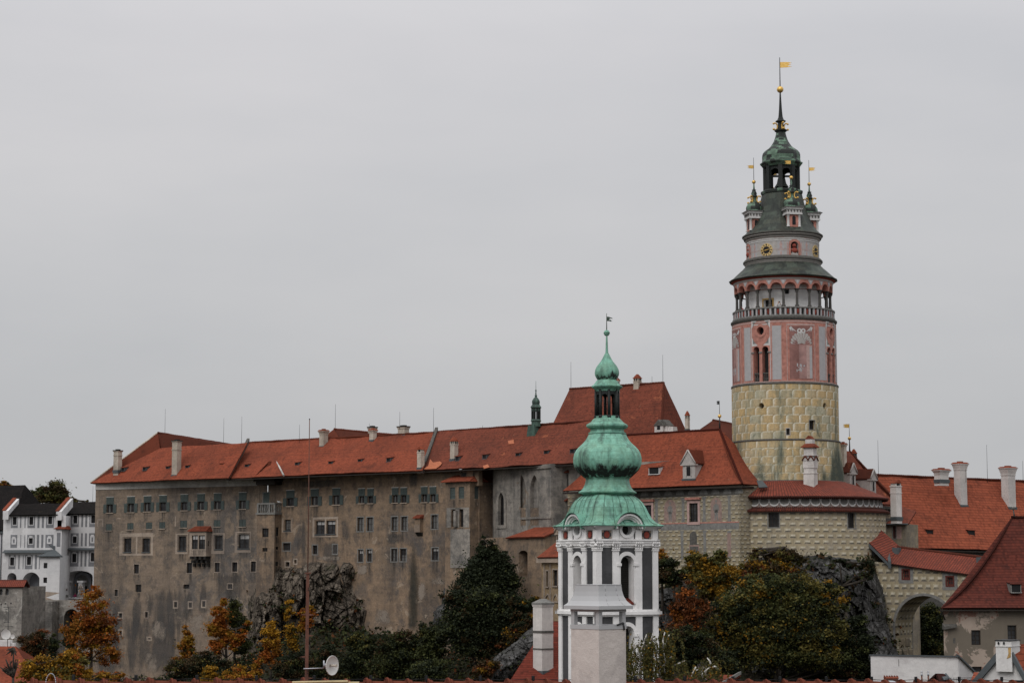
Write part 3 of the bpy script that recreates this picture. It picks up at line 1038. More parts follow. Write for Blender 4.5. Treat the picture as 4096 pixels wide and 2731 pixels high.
def stain(name, colr, amt, sx=.9, sz=.12):
 n = NB(name)
 x, y, _ = n.sep(n.uv())
 p = n.pos()
 e = n.math('MULTIPLY', n.math('MULTIPLY', n.step(x, 0.0, .4), n.math('SUBTRACT', 1.0, n.step(x, .6, 1.0))), n.math('MULTIPLY', n.step(y, 0.0, .4), n.math('SUBTRACT', 1.0, n.step(y, .7, 1.0))))
 f = n.noise(n.map(p, (sx, sx, sz)), 1.0, 8, .68, .4)
 n.put(n.b.inputs['Base Color'], colr)
 n.b.inputs['Roughness'].default_value = .95
 n.put(n.b.inputs['Alpha'], n.math('MULTIPLY', n.step(n.math('ADD', n.math('SUBTRACT', n.math('MULTIPLY', e, .75), .42), n.math('MULTIPLY', n.math('SUBTRACT', f, .45), 2.4)), .0, .55), n.math('MULTIPLY', n.step(e, .0, .35), amt)))
 M[name] = n.m
stain('damp_stain', (.078, .072, .068), .56, .5, .10)
stain('pale_patch', (.29, .24, .195), .7, .55, .45)
plain('new_tile', (.38, .125, .062), .9, var=.2, scale=6)
# -- ground
mb = MB()
mb.poly([(-3000, -200, 0), (3000, -200, 0), (3000, 5000, 0), (-3000, 5000, 0)])
struct(mb, 'ground', M['hill'])
FOOT = [(-130, 318, 4, 30), (-84, 312, 4, 30), (-62, 290, 3.0, 30), (-50, 283, 4.2, 30), (-36, 272, 8, 28), (-26, 264, 12, 24), (-18, 259, 12, 24), (-8, 252, 9.5, 24), (4, 240, 13, 22), (12, 236, 16, 20), (18, 228, 19, 12),
  (22, 223, 20, 5), (25, 222.5, 21.4, 4), (32, 220.5, 21.2, 4), (38, 222.5, 21.2, 4), (40.5, 224.5, 19.5, 5), (42.5, 224, 13.0, 8), (45, 222.5, 6.0, 12), (52, 216, 4, 20), (80, 214, 4, 20), (130, 210, 4, 20)]
def footat(x):
 for a, b in zip(FOOT[:-1], FOOT[1:]):
  if a[0] <= x <= b[0]:
   t = (x - a[0]) / (b[0] - a[0])
   return [a[i] + (b[i] - a[i]) * t for i in range(4)]
 return FOOT[0] if x < FOOT[0][0] else FOOT[-1]
def hillz(x, y):
 _, yf, zf, run = footat(x)
 t = (y - (yf - run)) / run
 base = 2.0 + 1.2 * mnoise.noise((x * .02, y * .02, 0))
 if t >= 1:
  return zf - .4
 t = max(t, 0)
 k = t * t * (3 - 2 * t)
 return base + (zf - .3 - base) * (k * .75 + t * .25)
mb = MB()
NX, NY = 150, 150
xs = [-130 + 260 * i / NX for i in range(NX + 1)]
ys = [180 + 190 * j / NY for j in range(NY + 1)]
for y in ys:
 for x in xs:
  q = Vector((x, y, 0))
  bump = .5 * mnoise.noise(q * .22) + .3 * mnoise.noise(q * .6)
  mb.v.append((x, y, hillz(x, y) + bump * (1 if hillz(x, y) > 3 else .2)))
for j in range(NY):
 for i in range(NX):
  q = j * (NX + 1) + i
  mb.f.append((q, q + 1, q + NX + 2, q + NX + 1))
  mb.m.append(0)
  mb.uv.append([(0, 0)] * 4)
  mb.sm.append(True)
struct(mb, 'hill', M['hill'])
# -- upper castle: the long palace
EZ = CZ + 12.47
eL = PZ(361, 1931, EZ)
eM = PZ(1060, 1911, EZ)
eR = PZ(1905, 1873, EZ)
pal = thing('castle_palace', 'long weathered brown castle palace with rows of grey shutters and red tile roofs', 'castle', (eM.x, eM.y + 6, 6))
w_ = Wall(eL, eM)
S1 = Wall(w_.A + w_.e * .55 - w_.n * .6, w_.B - w_.n * .6)
w2 = Wall(eM, eR)
S2 = Wall(w2.A - w2.n * .6, w2.B - w2.n * .6)
H1, H2 = [], []
def shut_window(S, holes, zn, xc, top, mid, bot, w):
 a, b, c, d = S.rect(zn, xc - w / 2, mid, xc + w / 2, bot)
 _, _, _, t = S.rect(zn, xc - w / 2, top, xc + w / 2, bot)
 wn = window(pal, S, (a, b, c, d), holes, dep=.28, mull=(1, 0), fm=M['wood_dark'], sill=M['surround_stone'], curtain=(.12, .42, .02, .95) if random.random() < .6 else None)
 mb = MB()
 mb.sbox(S, a - .06, b + .06, d + .03, t + .1, .005, .05)
 for k in range(9):
  z = d + .08 + (t - d - .08) * k / 9
  mb.sbox(S, a + .04, b - .04, z, z + (t - d) / 15, .05, .08)
 mb.sbox(S, (a + b) / 2 - .03, (a + b) / 2 + .03, d + .05, t + .05, .05, .09)
 build(mb, 'upper_blind', M['shutter'], wn)
 mb = MB()
 mb.sbox(S, a - .1, b + .1, t + .1, t + .17, 0, .1)
 build(mb, 'lintel', M['cornice'], wn)
 k = (b - a) * .46
 for x0, x1 in ((a - k, a - .01), (b + .01, b + k)):
  mb = MB()
  mb.sbox(S, x0, x1, c - .04, d + .04, .03, .08)
  for j in range(9):
   z = c + .06 + (d - c - .1) * j / 9
   mb.sbox(S, x0 + .05, x1 - .05, z, z + (d - c) / 16, .08, .10)
  build(mb, 'shutter', M['shutter'], wn)
 return wn
def small_shutters(S, holes, zn, xc, y0, y1, w):
 r = S.rect(zn, xc - w / 2, y0, xc + w / 2, y1)
 wn = window(pal, S, r, holes, dep=.14, mull=(1, 1), fm=M['wood_dark'], sur=M['surround_stone'] if False else None, sill=M['surround_stone'])
 a, b, c, d = r
 m_ = (a + b) / 2
 for x0, x1 in ((a + .03, m_ - .02), (m_ + .02, b - .03)):
  mb = MB()
  mb.sbox(S, x0, x1, c + .03, d - .03, -.06, -.02)
  for j in range(7):
   z = c + .08 + (d - c - .12) * j / 7
   mb.sbox(S, x0 + .05, x1 - .05, z, z + (d - c) / 13, -.02, .0)
  build(mb, 'shutter', M['shutter'], wn)
random.seed(4)
for t in ((236, 890, 960, 1045, 70), (455, 885, 950, 1040, 72), (627, 878, 940, 1032, 72), (790, 872, 938, 1030, 72), (1013, 862, 935, 1020, 70), (1187, 855, 930, 1015, 72), (1361, 850, 925, 1010, 72), (1623, 842, 918, 1005, 72)):
 shut_window(S1, H1, L2, *t)
for t in ((225, 1162, 1230, 62), (448, 1152, 1220, 66), (643, 1145, 1215, 66), (780, 1141, 1210, 64), (1005, 1127, 1200, 72), (1180, 1123, 1192, 70), (1355, 1121, 1190, 70), (1620, 1114, 1190, 72)):
 small_shutters(S1, H1, L2, *t)
def bigframe(S, zn, outer, wins, holes, dep=.3, curtain=None, mull=(1, 2), name='window'):
 """A pale plaster frame painted round one or two windows."""
 ws = [window(pal, S, S.rect(zn, *w), holes, dep=dep, mull=mull, curtain=curtain, sill=M['lead']) for w in wins]
 a, b, c, d = S.rect(zn, *outer)
 rs = [S.rect(zn, *w) for w in wins]
 mb = MB()
 lo, hi = min(r[0] for r in rs) - .22, max(r[1] for r in rs) + .22
 zl, zh = min(r[2] for r in rs) - .2, max(r[3] for r in rs) + .2
 for q in ((a, b, c, zl), (a, b, zh, d), (a, lo, zl, zh), (hi, b, zl, zh)):
  if q[1] > q[0] and q[3] > q[2]:
   mb.sbox(S, *q, -.01, .03)
 for r0, r1 in zip(rs[:-1], rs[1:]):
  mid = (r0[1] + r1[0]) / 2
  mb.sbox(S, mid - .14, mid + .14, zl, zh, -.01, .028)
 build(mb, 'surround', M['surround_stone'], ws[0])
bigframe(S1, L2, (335, 1258, 685, 1492), [(380, 1312, 458, 1455), (572, 1312, 652, 1455)], H1)
bigframe(S1, L2, (920, 1262, 1050, 1475), [(952, 1290, 1030, 1440)], H1)
bigframe(S1, L2, (1295, 1258, 1432, 1475), [(1332, 1285, 1410, 1425)], H1)
bigframe(S1, L2, (1540, 1242, 1708, 1460), [(1578, 1270, 1688, 1418)], H1, curtain=(.05, .95, .62, .98))
for t, s_, mu in (((500, 285, 556, 385), 1, (1, 1)), ((518, 505, 580, 585), 0, (1, 2)), ((292, 557, 328, 628), 1, (0, 0)), ((338, 812, 374, 860), 2, (0, 0)), ((620, 798, 652, 860), 1, (0, 0)), ((343, 1000, 372, 1045), 2, (0, 0)), ((650, 1080, 682, 1096), 2, (0, 0)), ((922, 1090, 955, 1108), 0, (0, 0)),
      ((1070, 268, 1130, 380), 1, (1, 2)), ((1372, 268, 1428, 368), 1, (1, 2)), ((1562, 262, 1618, 365), 1, (1, 2)), ((1764, 255, 1818, 364), 1, (1, 2)), ((1035, 503, 1100, 550), 0, (1, 1)), ((1512, 497, 1565, 550), 1, (1, 1)), ((935, 690, 968, 748), 2, (0, 0)), ((1095, 697, 1127, 752), 2, (0, 0)), ((1240, 682, 1272, 742), 2, (0, 0))):
 window(pal, S1, S1.rect(L3, *t), H1, dep=.3, mull=mu, fw=.05, sur=M['surround_stone'] if s_ else None, sw=(0, .09, .2)[s_], proud=.025)
mb = MB()
for q in ((100, 1110, 165, 1122), (100, 1110, 112, 1190), (155, 1105, 165, 1190), (315, 1100, 345, 1110), (915, 1082, 925, 1188)):
 mb.sbox(S1, *S1.rect(L2, *q), -.01, .012)
build(mb, 'plaster_scar', M['surround_stone'], pal)
l1 = S1.L
bay0, bay1 = S1.loc(*L2(1772, 1100))[0], S1.loc(*L2(2022, 1100))[0]
mb = MB()
wall_mesh(mb, S1, 0, l1, -1, EZ, H1, None, 0)
Sx = Wall(S1.pt(0, 0) - S1.n * 14, S1.pt(0, 0))
wall_mesh(mb, Sx, 0, 14, -1, EZ)
build(mb, 'wall', M['palace'], pal)
mb = MB()
cz0 = S1.loc(*L2(400, 798))[1]
cz1 = S1.loc(*L2(400, 735))[1]
for S_, a, b in ((S1, -.02, bay0 - .05), (Sx, 0, 14.0)):
 mb.sbox(S_, a, b + .0, cz0, cz0 + .1, -.02, .10)
 mb.sbox(S_, a, b + .0, cz0 + .1, cz1, -.02, .06)
 mb.sbox(S_, a - .1, b, cz1, cz1 + .22, -.02, .28)
 mb.sbox(S_, a - .2, b, cz1 + .22, EZ - .16, -.02, .48)
build(mb, 'cornice', M['cornice'], pal)
for t in ((423, 820, 893, 975, 78), (677, 805, 877, 968, 78), (903, 797, 865, 960, 76)):
 shut_window(S2, H2, L4, *t)
def twin(x0, x1, top, mid, bot):
 for x in (x0, x1):
  shut_window(S2, H2, L4, x, top, mid, bot, 60)
twin(1168, 1261, 802, 872, 945)
twin(1518, 1609, 792, 861, 940)
twin(1824, 1914, 782, 853, 934)
bigframe(S2, L4, (655, 1090, 922, 1298), [(685, 1130, 783, 1270), (797, 1126, 893, 1265)], H2, curtain=(.05, .95, .68, .97))
bigframe(S2, L4, (335, 1100, 442, 1250), [(360, 1117, 425, 1230)], H2, curtain=(.05, .95, .1, .97))
for t, s_, mu, cu in (((343, 1360, 423, 1438), 1, (3, 2), None), ((655, 1384, 705, 1478), 1, (1, 2), None), ((865, 1378, 913, 1473), 1, (1, 2), None), ((1122, 1094, 1186, 1237), 1, (1, 1), (.1, .9, .03, .97)), ((1222, 1093, 1287, 1235), 1, (1, 1), (.1, .9, .03, .97)),
       ((1480, 1088, 1543, 1232), 1, (1, 2), (.1, .9, .03, .97)), ((1582, 1086, 1645, 1229), 1, (1, 2), (.1, .9, .03, .97)), ((1897, 1068, 1963, 1212), 1, (1, 1), (.1, .9, .03, .97)), ((1130, 1430, 1182, 1557), 1, (1, 0), (.05, .95, .66, .97)), ((1222, 1428, 1274, 1554), 1, (1, 0), (.05, .95, .68, .97)),
       ((1476, 1420, 1540, 1552), 1, (1, 2), (.1, .5, .03, .97)), ((1568, 1420, 1635, 1550), 1, (1, 2), (.1, .9, .03, .5)), ((1900, 1412, 1970, 1540), 1, (1, 1), (.05, .95, .72, .97))):
 window(pal, S2, S2.rect(L4, *t), H2, dep=.26, mull=mu, fw=.06, sur=M['stone_grey'] if s_ else None, sw=.13, proud=.03, curtain=cu)
for t in ((372, 252, 414, 298), (462, 228, 488, 268)):
 window(pal, S2, S2.rect(L5, *t), H2, dep=.4, mull=(0, 0), fw=.04, sur=M['surround_stone'], sw=.16, proud=.03)
l2 = S2.L
mb = MB()
wall_mesh(mb, S2, 0, l2, 2, EZ, H2)
build(mb, 'wall', M['palace_warm'], pal)
mb = MB()
a, b, c, d = S2.rect(L4, 1752, 1105, 1808, 1250)
mb.sbox(S2, a, b, c, d, -.02, .55, 0)
for k in range(5):
 x = a + (b - a) * (k + .3) / 5
 mb.sbox(S2, x, x + .07, c + .02, c + (d - c) * .55, .55, .60, 1)
mb.hexa([S2.pt(a, c - .5, .0), S2.pt(b, c - .5, .0), S2.pt(b, c - .5, -.02), S2.pt(a, c - .5, -.02), S2.pt(a, c, .5), S2.pt(b, c, .5), S2.pt(b, c, -.02), S2.pt(a, c, -.02)], 2)
priv = build(mb, 'privy_shaft', [M['palace_warm'], M['surround_stone'], M['soot']], pal)
mb = MB()
mb.hexa([S2.pt(a - .15, d, .8), S2.pt(b + .15, d, .8), S2.pt(b + .15, d, -.02), S2.pt(a - .15, d, -.02), S2.pt(a - .15, d + .12, .8), S2.pt(b + .15, d + .12, .8), S2.pt(b + .15, d + .5, -.02), S2.pt(a - .15, d + .5, -.02)])
build(mb, 'roof', M['tile'], priv)
frontoff = 2.0
SB = S1.off(frontoff)
fa = SB.loc(*L4(72, 1200))[0]
fb = SB.loc(*L4(256, 1200))[0]
zt = SB.loc(*L4(160, 1052))[1]
HB, HR = [], []
SBr = Wall(SB.pt(fb, 0), SB.pt(fb, 0) - S1.n * 3.4)
window(pal, SB, SB.rect(L4, 127, 1207, 194, 1300), HB, dep=.3, mull=(2, 2), fw=.05)
mbw = [(128, 1410, 183, 1450)]
window(pal, SB, SB.rect(L4, *mbw[0]), HB, dep=.3, mull=(1, 1), fw=.05)
r0 = SBr.rect(L4, 268, 1196, 304, 1290)
window(pal, SBr, r0, HR, dep=.2, mull=(0, 1), fw=.05)
window(pal, SBr, SBr.rect(L4, 268, 1400, 300, 1430), HR, dep=.2, mull=(0, 0), fw=.05)
window(pal, SBr, SBr.rect(L5, 266, 248, 298, 295), HR, dep=.2, mull=(0, 0), fw=.05)
mb = MB()
wall_mesh(mb, SB, fa, fb, 8, zt, HB)
wall_mesh(mb, SBr, 0, 3.4, 8, zt, HR)
SBl = Wall(SB.pt(fa, 0) - S1.n * 3.4, SB.pt(fa, 0))
wall_mesh(mb, SBl, 0, 3.4, 8, zt)
mb.poly([SB.pt(fa, zt), SB.pt(fb, zt), SB.pt(fb, zt, -3), SB.pt(fa, zt, -3)])
tur = build(mb, 'balcony_turret', M['palace_warm'], pal)
mb = MB()
zb = zt + 1.42
mb.sbox(SB, fa - .15, fb + .15, zt - .15, zt + .12, -2.2, .15)
for S_, x0, x1 in ((SB, fa, fb), (SBr, 0, 2.0), (SBl, 1.4, 3.4)):
 mb.sbox(S_, x0, x1, zb - .18, zb, -.18, .06)
 n_ = int((x1 - x0) / .42)
 for i in range(n_ + 1):
  x = x0 + .12 + (x1 - x0 - .24) * i / n_
  p0 = S_.pt(x, zt + .1, -.06)
  if i % 5 == 0:
   mb.sbox(S_, x - .13, x + .13, zt + .1, zb - .15, -.2, .05)
  else:
   mb.lathe(p0, [(.07, p0.z), (.05, p0.z + .15), (.13, p0.z + .45), (.06, p0.z + .85), (.08, zb - .15)], 8, 0, 0, True)
build(mb, 'balustrade', M['stone_grey'], tur)
dr = S1.rect(L4, 143, 836, 222, 992)
mb = MB()
a, b, c, d = dr
mb.sbox(S1, a, b, c, d, .01, .06)
for k in range(1, 8):
 mb.sbox(S1, a + .1, b - .1, d - (d - c) * k / 16, d - (d - c) * k / 16 + .06, .06, .09)
dd = build(mb, 'balcony_door', M['shutter'], pal)
mb = MB()
mb.sbox(S1, a - .15, b + .15, d, d + .12, .0, .12)
mb.sbox(S1, a - .15, a, c, d, .0, .1)
mb.sbox(S1, b, b + .15, c, d, .0, .1)
build(mb, 'door_frame', M['stone_grey'], dd)
mb = MB()
hz0, hz1 = EZ - 1.9, EZ - .25
mb.sbox(SB, fa - .1, fb + .1, hz0 + .9, hz1, -2.0, .25)
mb.sbox(SB, fa - .3, fb + .25, hz1 - .3, hz1 + .05, -2.0, .55)
for k in range(2):
 x = (fa + .2, fb - .2)[k]
 mb.tube(SB.pt(x, zt, -.3), SB.pt(x, hz1, -.3), .03)
build(mb, 'hood', M['wood_dark'], pal)
SO = S1.off(1.1)
oa, ob, oc, od = SO.rect(L2, 1066, 1240, 1240, 1490)
HO = []
OW = []
for t in ((1090, 1280, 1153, 1425), (1163, 1280, 1228, 1425)):
 window(pal, SO, SO.rect(L2, *t), HO, dep=.2, mull=(1, 2), fw=.06, curtain=(.05, .95, .68, .97))
mb = MB()
wall_mesh(mb, SO, oa, ob, oc, od, HO)
SOr = Wall(SO.pt(ob, 0), SO.pt(ob, 0) - S1.n * 1.1)
SOl = Wall(SO.pt(oa, 0) - S1.n * 1.1, SO.pt(oa, 0))
ho = []
window(pal, SOr, (.45, .65, oc + 1.3, oc + 2.0), ho, dep=.1, mull=(0, 0), fw=.03)
wall_mesh(mb, SOr, 0, 1.1, oc, od, ho)
wall_mesh(mb, SOl, 0, 1.1, oc, od)
mb.sbox(SO, oa - .06, ob + .06, oc - .12, oc + .02, -1.1, .06)
for k in range(10):
 x = oa + .1 + (ob - oa - .2) * k / 9
 mb.sbox(SO, x - .04, x + .04, oc + .1, oc + .75, 0, .06)
ori = build(mb, 'oriel', M['surround_stone'], pal)
mb = MB()
mb.hexa([SO.pt(oa - .2, od, .25), SO.pt(ob + .25, od, .25), SO.pt(ob + .25, od, -1.1), SO.pt(oa - .2, od, -1.1), SO.pt(oa - .2, od + .14, .25), SO.pt(ob + .25, od + .14, .25), SO.pt(ob - .1, od + .75, -1.1), SO.pt(oa + .1, od + .75, -1.1)])
build(mb, 'roof', M['tile'], ori)
mb = MB()
for k in range(4):
 x = oa + .25 + (ob - oa - .5) * k / 3
 for j in range(3):
  mb.sbox(S1, x - .17, x + .17, oc - .55 - j * .5, oc - .12 - j * .5, 0, 1.1 - j * .33)
build(mb, 'corbels', M['soot'], ori)
SC = S2.off(1.6)
ca, cb, cc, cd = SC.rect(L7, 196, 186, 433, 1010)
HC = []
window(pal, SC, SC.rect(L4, 2090, 780, 2145, 902), HC, dep=.15, mull=(0, 3), fm=M['shutter'], pm=M['shutter'])
window(pal, SC, SC.rect(L4, 2181, 774, 2238, 897), HC, dep=.15, mull=(0, 3), fm=M['shutter'], pm=M['shutter'])
wp = SC.rect(L4, 2057, 992, 2292, 1198)
window(pal, SC, SC.rect(L4, 2106, 1010, 2150, 1192), HC, 'arch', dep=.35, mull=(0, 2))
window(pal, SC, SC.rect(L4, 2190, 1003, 2230, 1192), HC, 'arch', dep=.35, mull=(0, 2))
mb = MB()
wall_mesh(mb, SC, ca, cb, 4, cd, HC)
SCr = Wall(SC.pt(cb, 0), SC.pt(cb, 0) - S2.n * 5)
hh = []
window(pal, SCr, SCr.rect(L7, 478, 230, 522, 348), hh, dep=.12, mull=(0, 3), fm=M['shutter'], pm=M['shutter'])
wall_mesh(mb, SCr, 0, 5, 4, cd, hh)
SCl = Wall(SC.pt(ca, 0) - S2.n * 2, SC.pt(ca, 0))
wall_mesh(mb, SCl, 0, 2, 4, cd)
bay = build(mb, 'bay_wall', M['palace_warm'], pal)
mb = MB()
h1_, h2_ = SC.rect(L4, 2106, 1010, 2150, 1192), SC.rect(L4, 2190, 1003, 2230, 1192)
for q in ((wp[0], h1_[0] - .05, wp[2], wp[3]), (h2_[1] + .05, wp[1], wp[2], wp[3]), (h1_[1] + .02, h2_[0] - .02, wp[2], wp[3]), (h1_[0] - .05, h2_[1] + .05, h1_[3] + .02, wp[3])):
 mb.sbox(SC, *q, -.01, .05)
mb.sbox(SC, (h1_[1] + h2_[0]) / 2 - .3, (h1_[1] + h2_[0]) / 2 + .1, wp[2] + .1, h1_[3] - .2, .05, .45)
build(mb, 'stone_frame', M['chapel'], bay)
mb = MB()
q = SC.rect(L7, 248, 640, 432, 1012)
mb.sbox(SC, q[0], cb + .02, q[2], q[3], -.02, .06)
build(mb, 'buttress', M['chapel'], bay)
mb = MB()
z_ = cd
mb.hexa([SC.pt(ca - .35, z_, .5), SC.pt(cb + .5, z_, .5), SC.pt(cb + .5, z_, -3.2), SC.pt(ca - .35, z_, -3.2), SC.pt(ca - .35, z_ + .12, .5), SC.pt(cb + .5, z_ + .12, .5), SC.pt(cb - .3, z_ + 1.0, -1.6), SC.pt(ca + .1, z_ + .95, -1.6)])
build(mb, 'roof', M['tile'], bay)
mb = MB()
a, b, c, d = SC.rect(L7, 298, 85, 470, 145)
mb.sbox(SC, a, b, c - 1, d + .3, -1.6, -.9)
for x in (310, 425):
 a, b, c, d = SC.rect(L7, x - 5, 80, x + 5, 145)
 mb.sbox(SC, a, b, c - .5, d, -.9, -.85, 1)
a, b, c, d = SC.rect(L7, 318, 95, 350, 138)
mb.sbox(SC, a, b, c, d, -.9, -.87, 2)
build(mb, 'attic', [M['palace_warm'], M['wood_dark'], M['black']], bay)
# ---- palace roofs
rz = 0
def ridge_pts(u0, v0, u1, v1, z):
 return PZ(u0, v0, z), PZ(u1, v1, z)
R1Z = CZ + 17.55
mb = MB()
ov = Vector((0, 0, 0))
ra = PZ(*L2(757, 370), R1Z + .0)
step_e = PZ(*L2(1470, 680), EZ)
rb = PZ(*L2(1668, 310), R1Z)
top = P(*L2(737, 208), 296)
pl1 = roof(mb, eL, step_e, rb, ra, 18, 8, .09)
top = pl1.hit(*L2(737, 208))
mb.prism([eL, ra, top], -pl1.n * .15, 0)
mb.prism([top, eL, eL + V3((4, 13, 0)), top + V3((3, 5, -3))], (.05, .05, -.1), 0)
roof1 = build(mb, 'roof', M['tile'], pal)
mb = MB()
q1 = pl1.hit(*L2(1480, 318)) - pl1.n * .3 + V3((.5, 1.2, 0))
q2 = pl1.hit(*L2(1450, 330)) + V3((.1, .3, -.1))
mb.prism([ra + V3((.1, .3, -.15)), q2, q1, top], (.05, .2, -.15), 0)
mb.prism([top, q1, q1 + V3((2, 6, -5)), top + V3((2, 6, -5))], (0, 0, -.2), 0)
ridge_caps(mb, top, q1)
ridge_caps(mb, eL, top, .12, .45, 1)
build(mb, 'roof', [M['tile_old'], M['chim']], pal)
e2 = PZ(*L2(1475, 681), EZ + .03)
mb = MB()
e3 = PZ(*L4(1800, 600), EZ)
R2Z = CZ + 17.76
r2a = PZ(*L2(1680, 312), R2Z)
r2b = PZ(*L4(1940, 205), R2Z)
pl2 = roof(mb, e2, e3, r2b, r2a, 40, 8, .10)
back = Vector((4.5, 6.5, -7))
mb.prism([r2a, r2b, r2b + back, r2a + back], (0, 0, -.2), 0)
ridge_caps(mb, r2a, r2b)
roof2 = build(mb, 'roof', M['tile'], pal)
e4 = PZ(*L7(1470, 0), EZ)
e3b = PZ(*L4(1802, 600), EZ + .05)
R3Z = R2Z + .02
r3a = PZ(*L4(1950, 200), R3Z)
r3b = PZ(*L6(1420, 590), R3Z)
mb = MB()
pl3 = roof(mb, e3b, e4, r3b, r3a, 36, 8, .11)
back3 = Vector((5, 6, -7))
mb.prism([r3a, r3b, r3b + back3, r3a + back3], (0, 0, -.2), 0)
ridge_caps(mb, r3a, r3b)
roof3 = build(mb, 'roof', M['tile_old'], pal)
for (p, q, rf) in ((e2, r2a, roof2), (e3b, r3a, roof3)):
 mb = MB()
 d_ = (q - p)
 side = Vector((.38, -.1, 0))
 pts = []
 for k in range(9):
  t = k / 8
  b_ = p.lerp(q, t) - Vector((0, 0, .4 + .9 * t * (1 - t)))
  pts.append(b_)
 for b0_, b1_ in zip(pts[:-1], pts[1:]):
  mb.hexa([b0_ - side / 2, b0_ + side / 2, b1_ + side / 2, b1_ - side / 2] + [x + Vector((0, 0, 1.0)) for x in (b0_ - side / 2, b0_ + side / 2, b1_ + side / 2, b1_ - side / 2)])
 build(mb, 'fire_wall', M['stone_dark'], rf)
mb = MB()
g0, g1, g2 = [pl2.hit(*L4(*t)) for t in ((880, 170), (775, 248), (945, 280))]
g3 = pl2.hit(*L4(1230, 250)) + V3((.15, .5, -.1))
g4 = pl2.hit(*L4(1480, 226)) + V3((.4, 1.2, 0))
mb.prism([g1, g2, g0], -pl2.n * .15, 0)
mb.prism([g2 + V3((.1, .3, -.1)), g3, g4, g0], (.05, .2, -.15), 1)
mb.prism([g0, g4, g4 + V3((2, 6, -5)), g0 + V3((2, 6, -5))], (0, 0, -.2), 1)
mb.prism([g1, g0, g0 + V3((2, 6, -5)), g1 + V3((2, 6, -3))], (0, 0, -.2), 1)
ridge_caps(mb, g0, g4)
build(mb, 'roof', [M['tile'], M['tile_old']], pal)
mb = MB()
h0, h1 = PZ(*L4(48, 672), EZ - .05), PZ(*L4(285, 664), EZ - .05)
h0 = SB.pt(fa - .5, EZ - .1, .7)
h1 = SB.pt(fb + .3, EZ - .1, .7)
ht = pl2.hit(*L4(228, 515)) + Vector((0, 0, .1))
h2 = pl2.hit(*L4(352, 674))
h2 = Vector((h2.x, h2.y, EZ - .05))
h3 = pl2.hit(*L4(45, 668))
ap = ht + S1.n * .6
mb.prism([h0, h1, ap], (0, 0, -.12), 0)
mb.prism([h1, h2 + S1.n * -.2, ap - S1.n * .6], (0, 0, -.12), 0)
mb.prism([h1, ap - S1.n * .6, ap], (0, 0, -.12), 0)
mb.prism([h3, h0, ap], (0, 0, -.12), 0)
mb.tube(h2 + Vector((0, 0, .1)), ht + (h2 - ht) * .1 + Vector((.5, 0, .15)), .13, .1, 6, 1)
build(mb, 'hood_roof', [M['tile'], M['cornice']], pal)
mb = MB()
for p, q in ((e2, e3), (e3b, e4)):
 k = Vector((0, 0, -.2))
 mb.prism([p + k, q + k, q + k + Vector((.35, .5, 0)), p + k + Vector((.35, .5, 0))], (0, 0, -.12))
build(mb, 'eaves_board', M['wood_dark'], pal)
for xy_ in ((375, 595), (600, 590), (842, 583), (1045, 573), (1410, 553)):
 slit_dormer(roof1, pl1, L2(*xy_), .62, .46)
for xy_ in ((1668, 562),):
 slit_dormer(roof2, pl2, L2(*xy_), .62, .46)
for xy_ in ((494, 545), (845, 535), (1153, 512), (1453, 498)):
 slit_dormer(roof2, pl2, L4(*xy_), .62, .5)
for xy_ in ((275, 910), (502, 895), (781, 882), (1018, 862), (1236, 850)):
 slit_dormer(roof3, pl3, L6(*xy_), .66, .5, mats=[M['tile_old'], M['lead'], M['black']])
e1v = S1.e
chimney(roof1, pl1, L2(908, 655), 84 * .3826, L2(908, 290)[1], e1v, 'plain')
chimney(roof1, None, L2(295, 600), 76 * .3826, L2(295, 392)[1], e1v, 'plain', base=P(*L2(295, 605), 292))
e2v = S2.e
chimney(roof2, pl2, L4(748, 355), 78 * .38265, L4(748, 178)[1], e2v, 'flared')
chimney(roof2, pl2, L4(1268, 290), 66 * .38265, L4(1268, 170)[1], e2v, 'flared')
chimney(roof2, None, L4(1258, 240), 80 * .38265, L4(1258, 148)[1], e2v, 'plain', base=P(*L4(1258, 250), 271))
chimney(roof2, None, L4(1582, 225), 120 * .38265, L4(1582, 142)[1], e2v, 'plain', base=P(*L4(1582, 240), 266), dk=.7)
chimney(roof2, pl2, L4(1768, 578), 66 * .38265, L4(1768, 370)[1], e2v, 'gable')
chimney(roof3, pl3, L4(2115, 488), 74 * .38265, L4(2118, 262)[1], e2v, 'hat')
for zz, x, y0, y1, D in ((L2, 809, 215, -40, 297), (L2, 1422, 318, 55, 290), (L2, 1610, 310, 40, 287), (L2, 54, 930, 765, 296)):
 rod(roof1, zz(x, y0), zz(x, y1)[1], D)
for zz, x, y0, y1, D in ((L4, 516, 288, 125, 276), (L4, 891, 170, -90, 268.5), (L4, 1247, 150, 110, 271), (L4, 1565, 140, -10, 266), (L4, 1918, 205, -50, 260)):
 rod(roof2, zz(x, y0), zz(x, y1)[1], D)
rod(roof3, L6(482, 655), L6(482, 628)[1], 258)
STN = [0]
def wall_stain(S, zn, q, m, name):
 a, b, c, d = S.rect(zn, *q)
 mb = MB()
 STN[0] += 1
 o = .004 + .0008 * STN[0]
 mb.poly([S.pt(a, c, o), S.pt(b, c, o), S.pt(b, d, o), S.pt(a, d, o)], 0, [(0, 0), (1, 0), (1, 1), (0, 1)])
 build(mb, name, M[m], pal)
for q in ((440, 560, 640, 1300), (230, 600, 380, 1480), (1000, 520, 1160, 980), (1180, 380, 1330, 900), (1300, 300, 1760, 760), (-20, 1100, 560, 1560), (60, 700, 1300, 1640), (500, 420, 1200, 1300)):
 wall_stain(S1, L3, q, 'damp_stain', 'damp_stain')
for q in ((560, 1180, 830, 1540), (640, 820, 900, 1180), (1020, 780, 1320, 1120)):
 wall_stain(S1, L3, q, 'pale_patch', 'pale_patch')
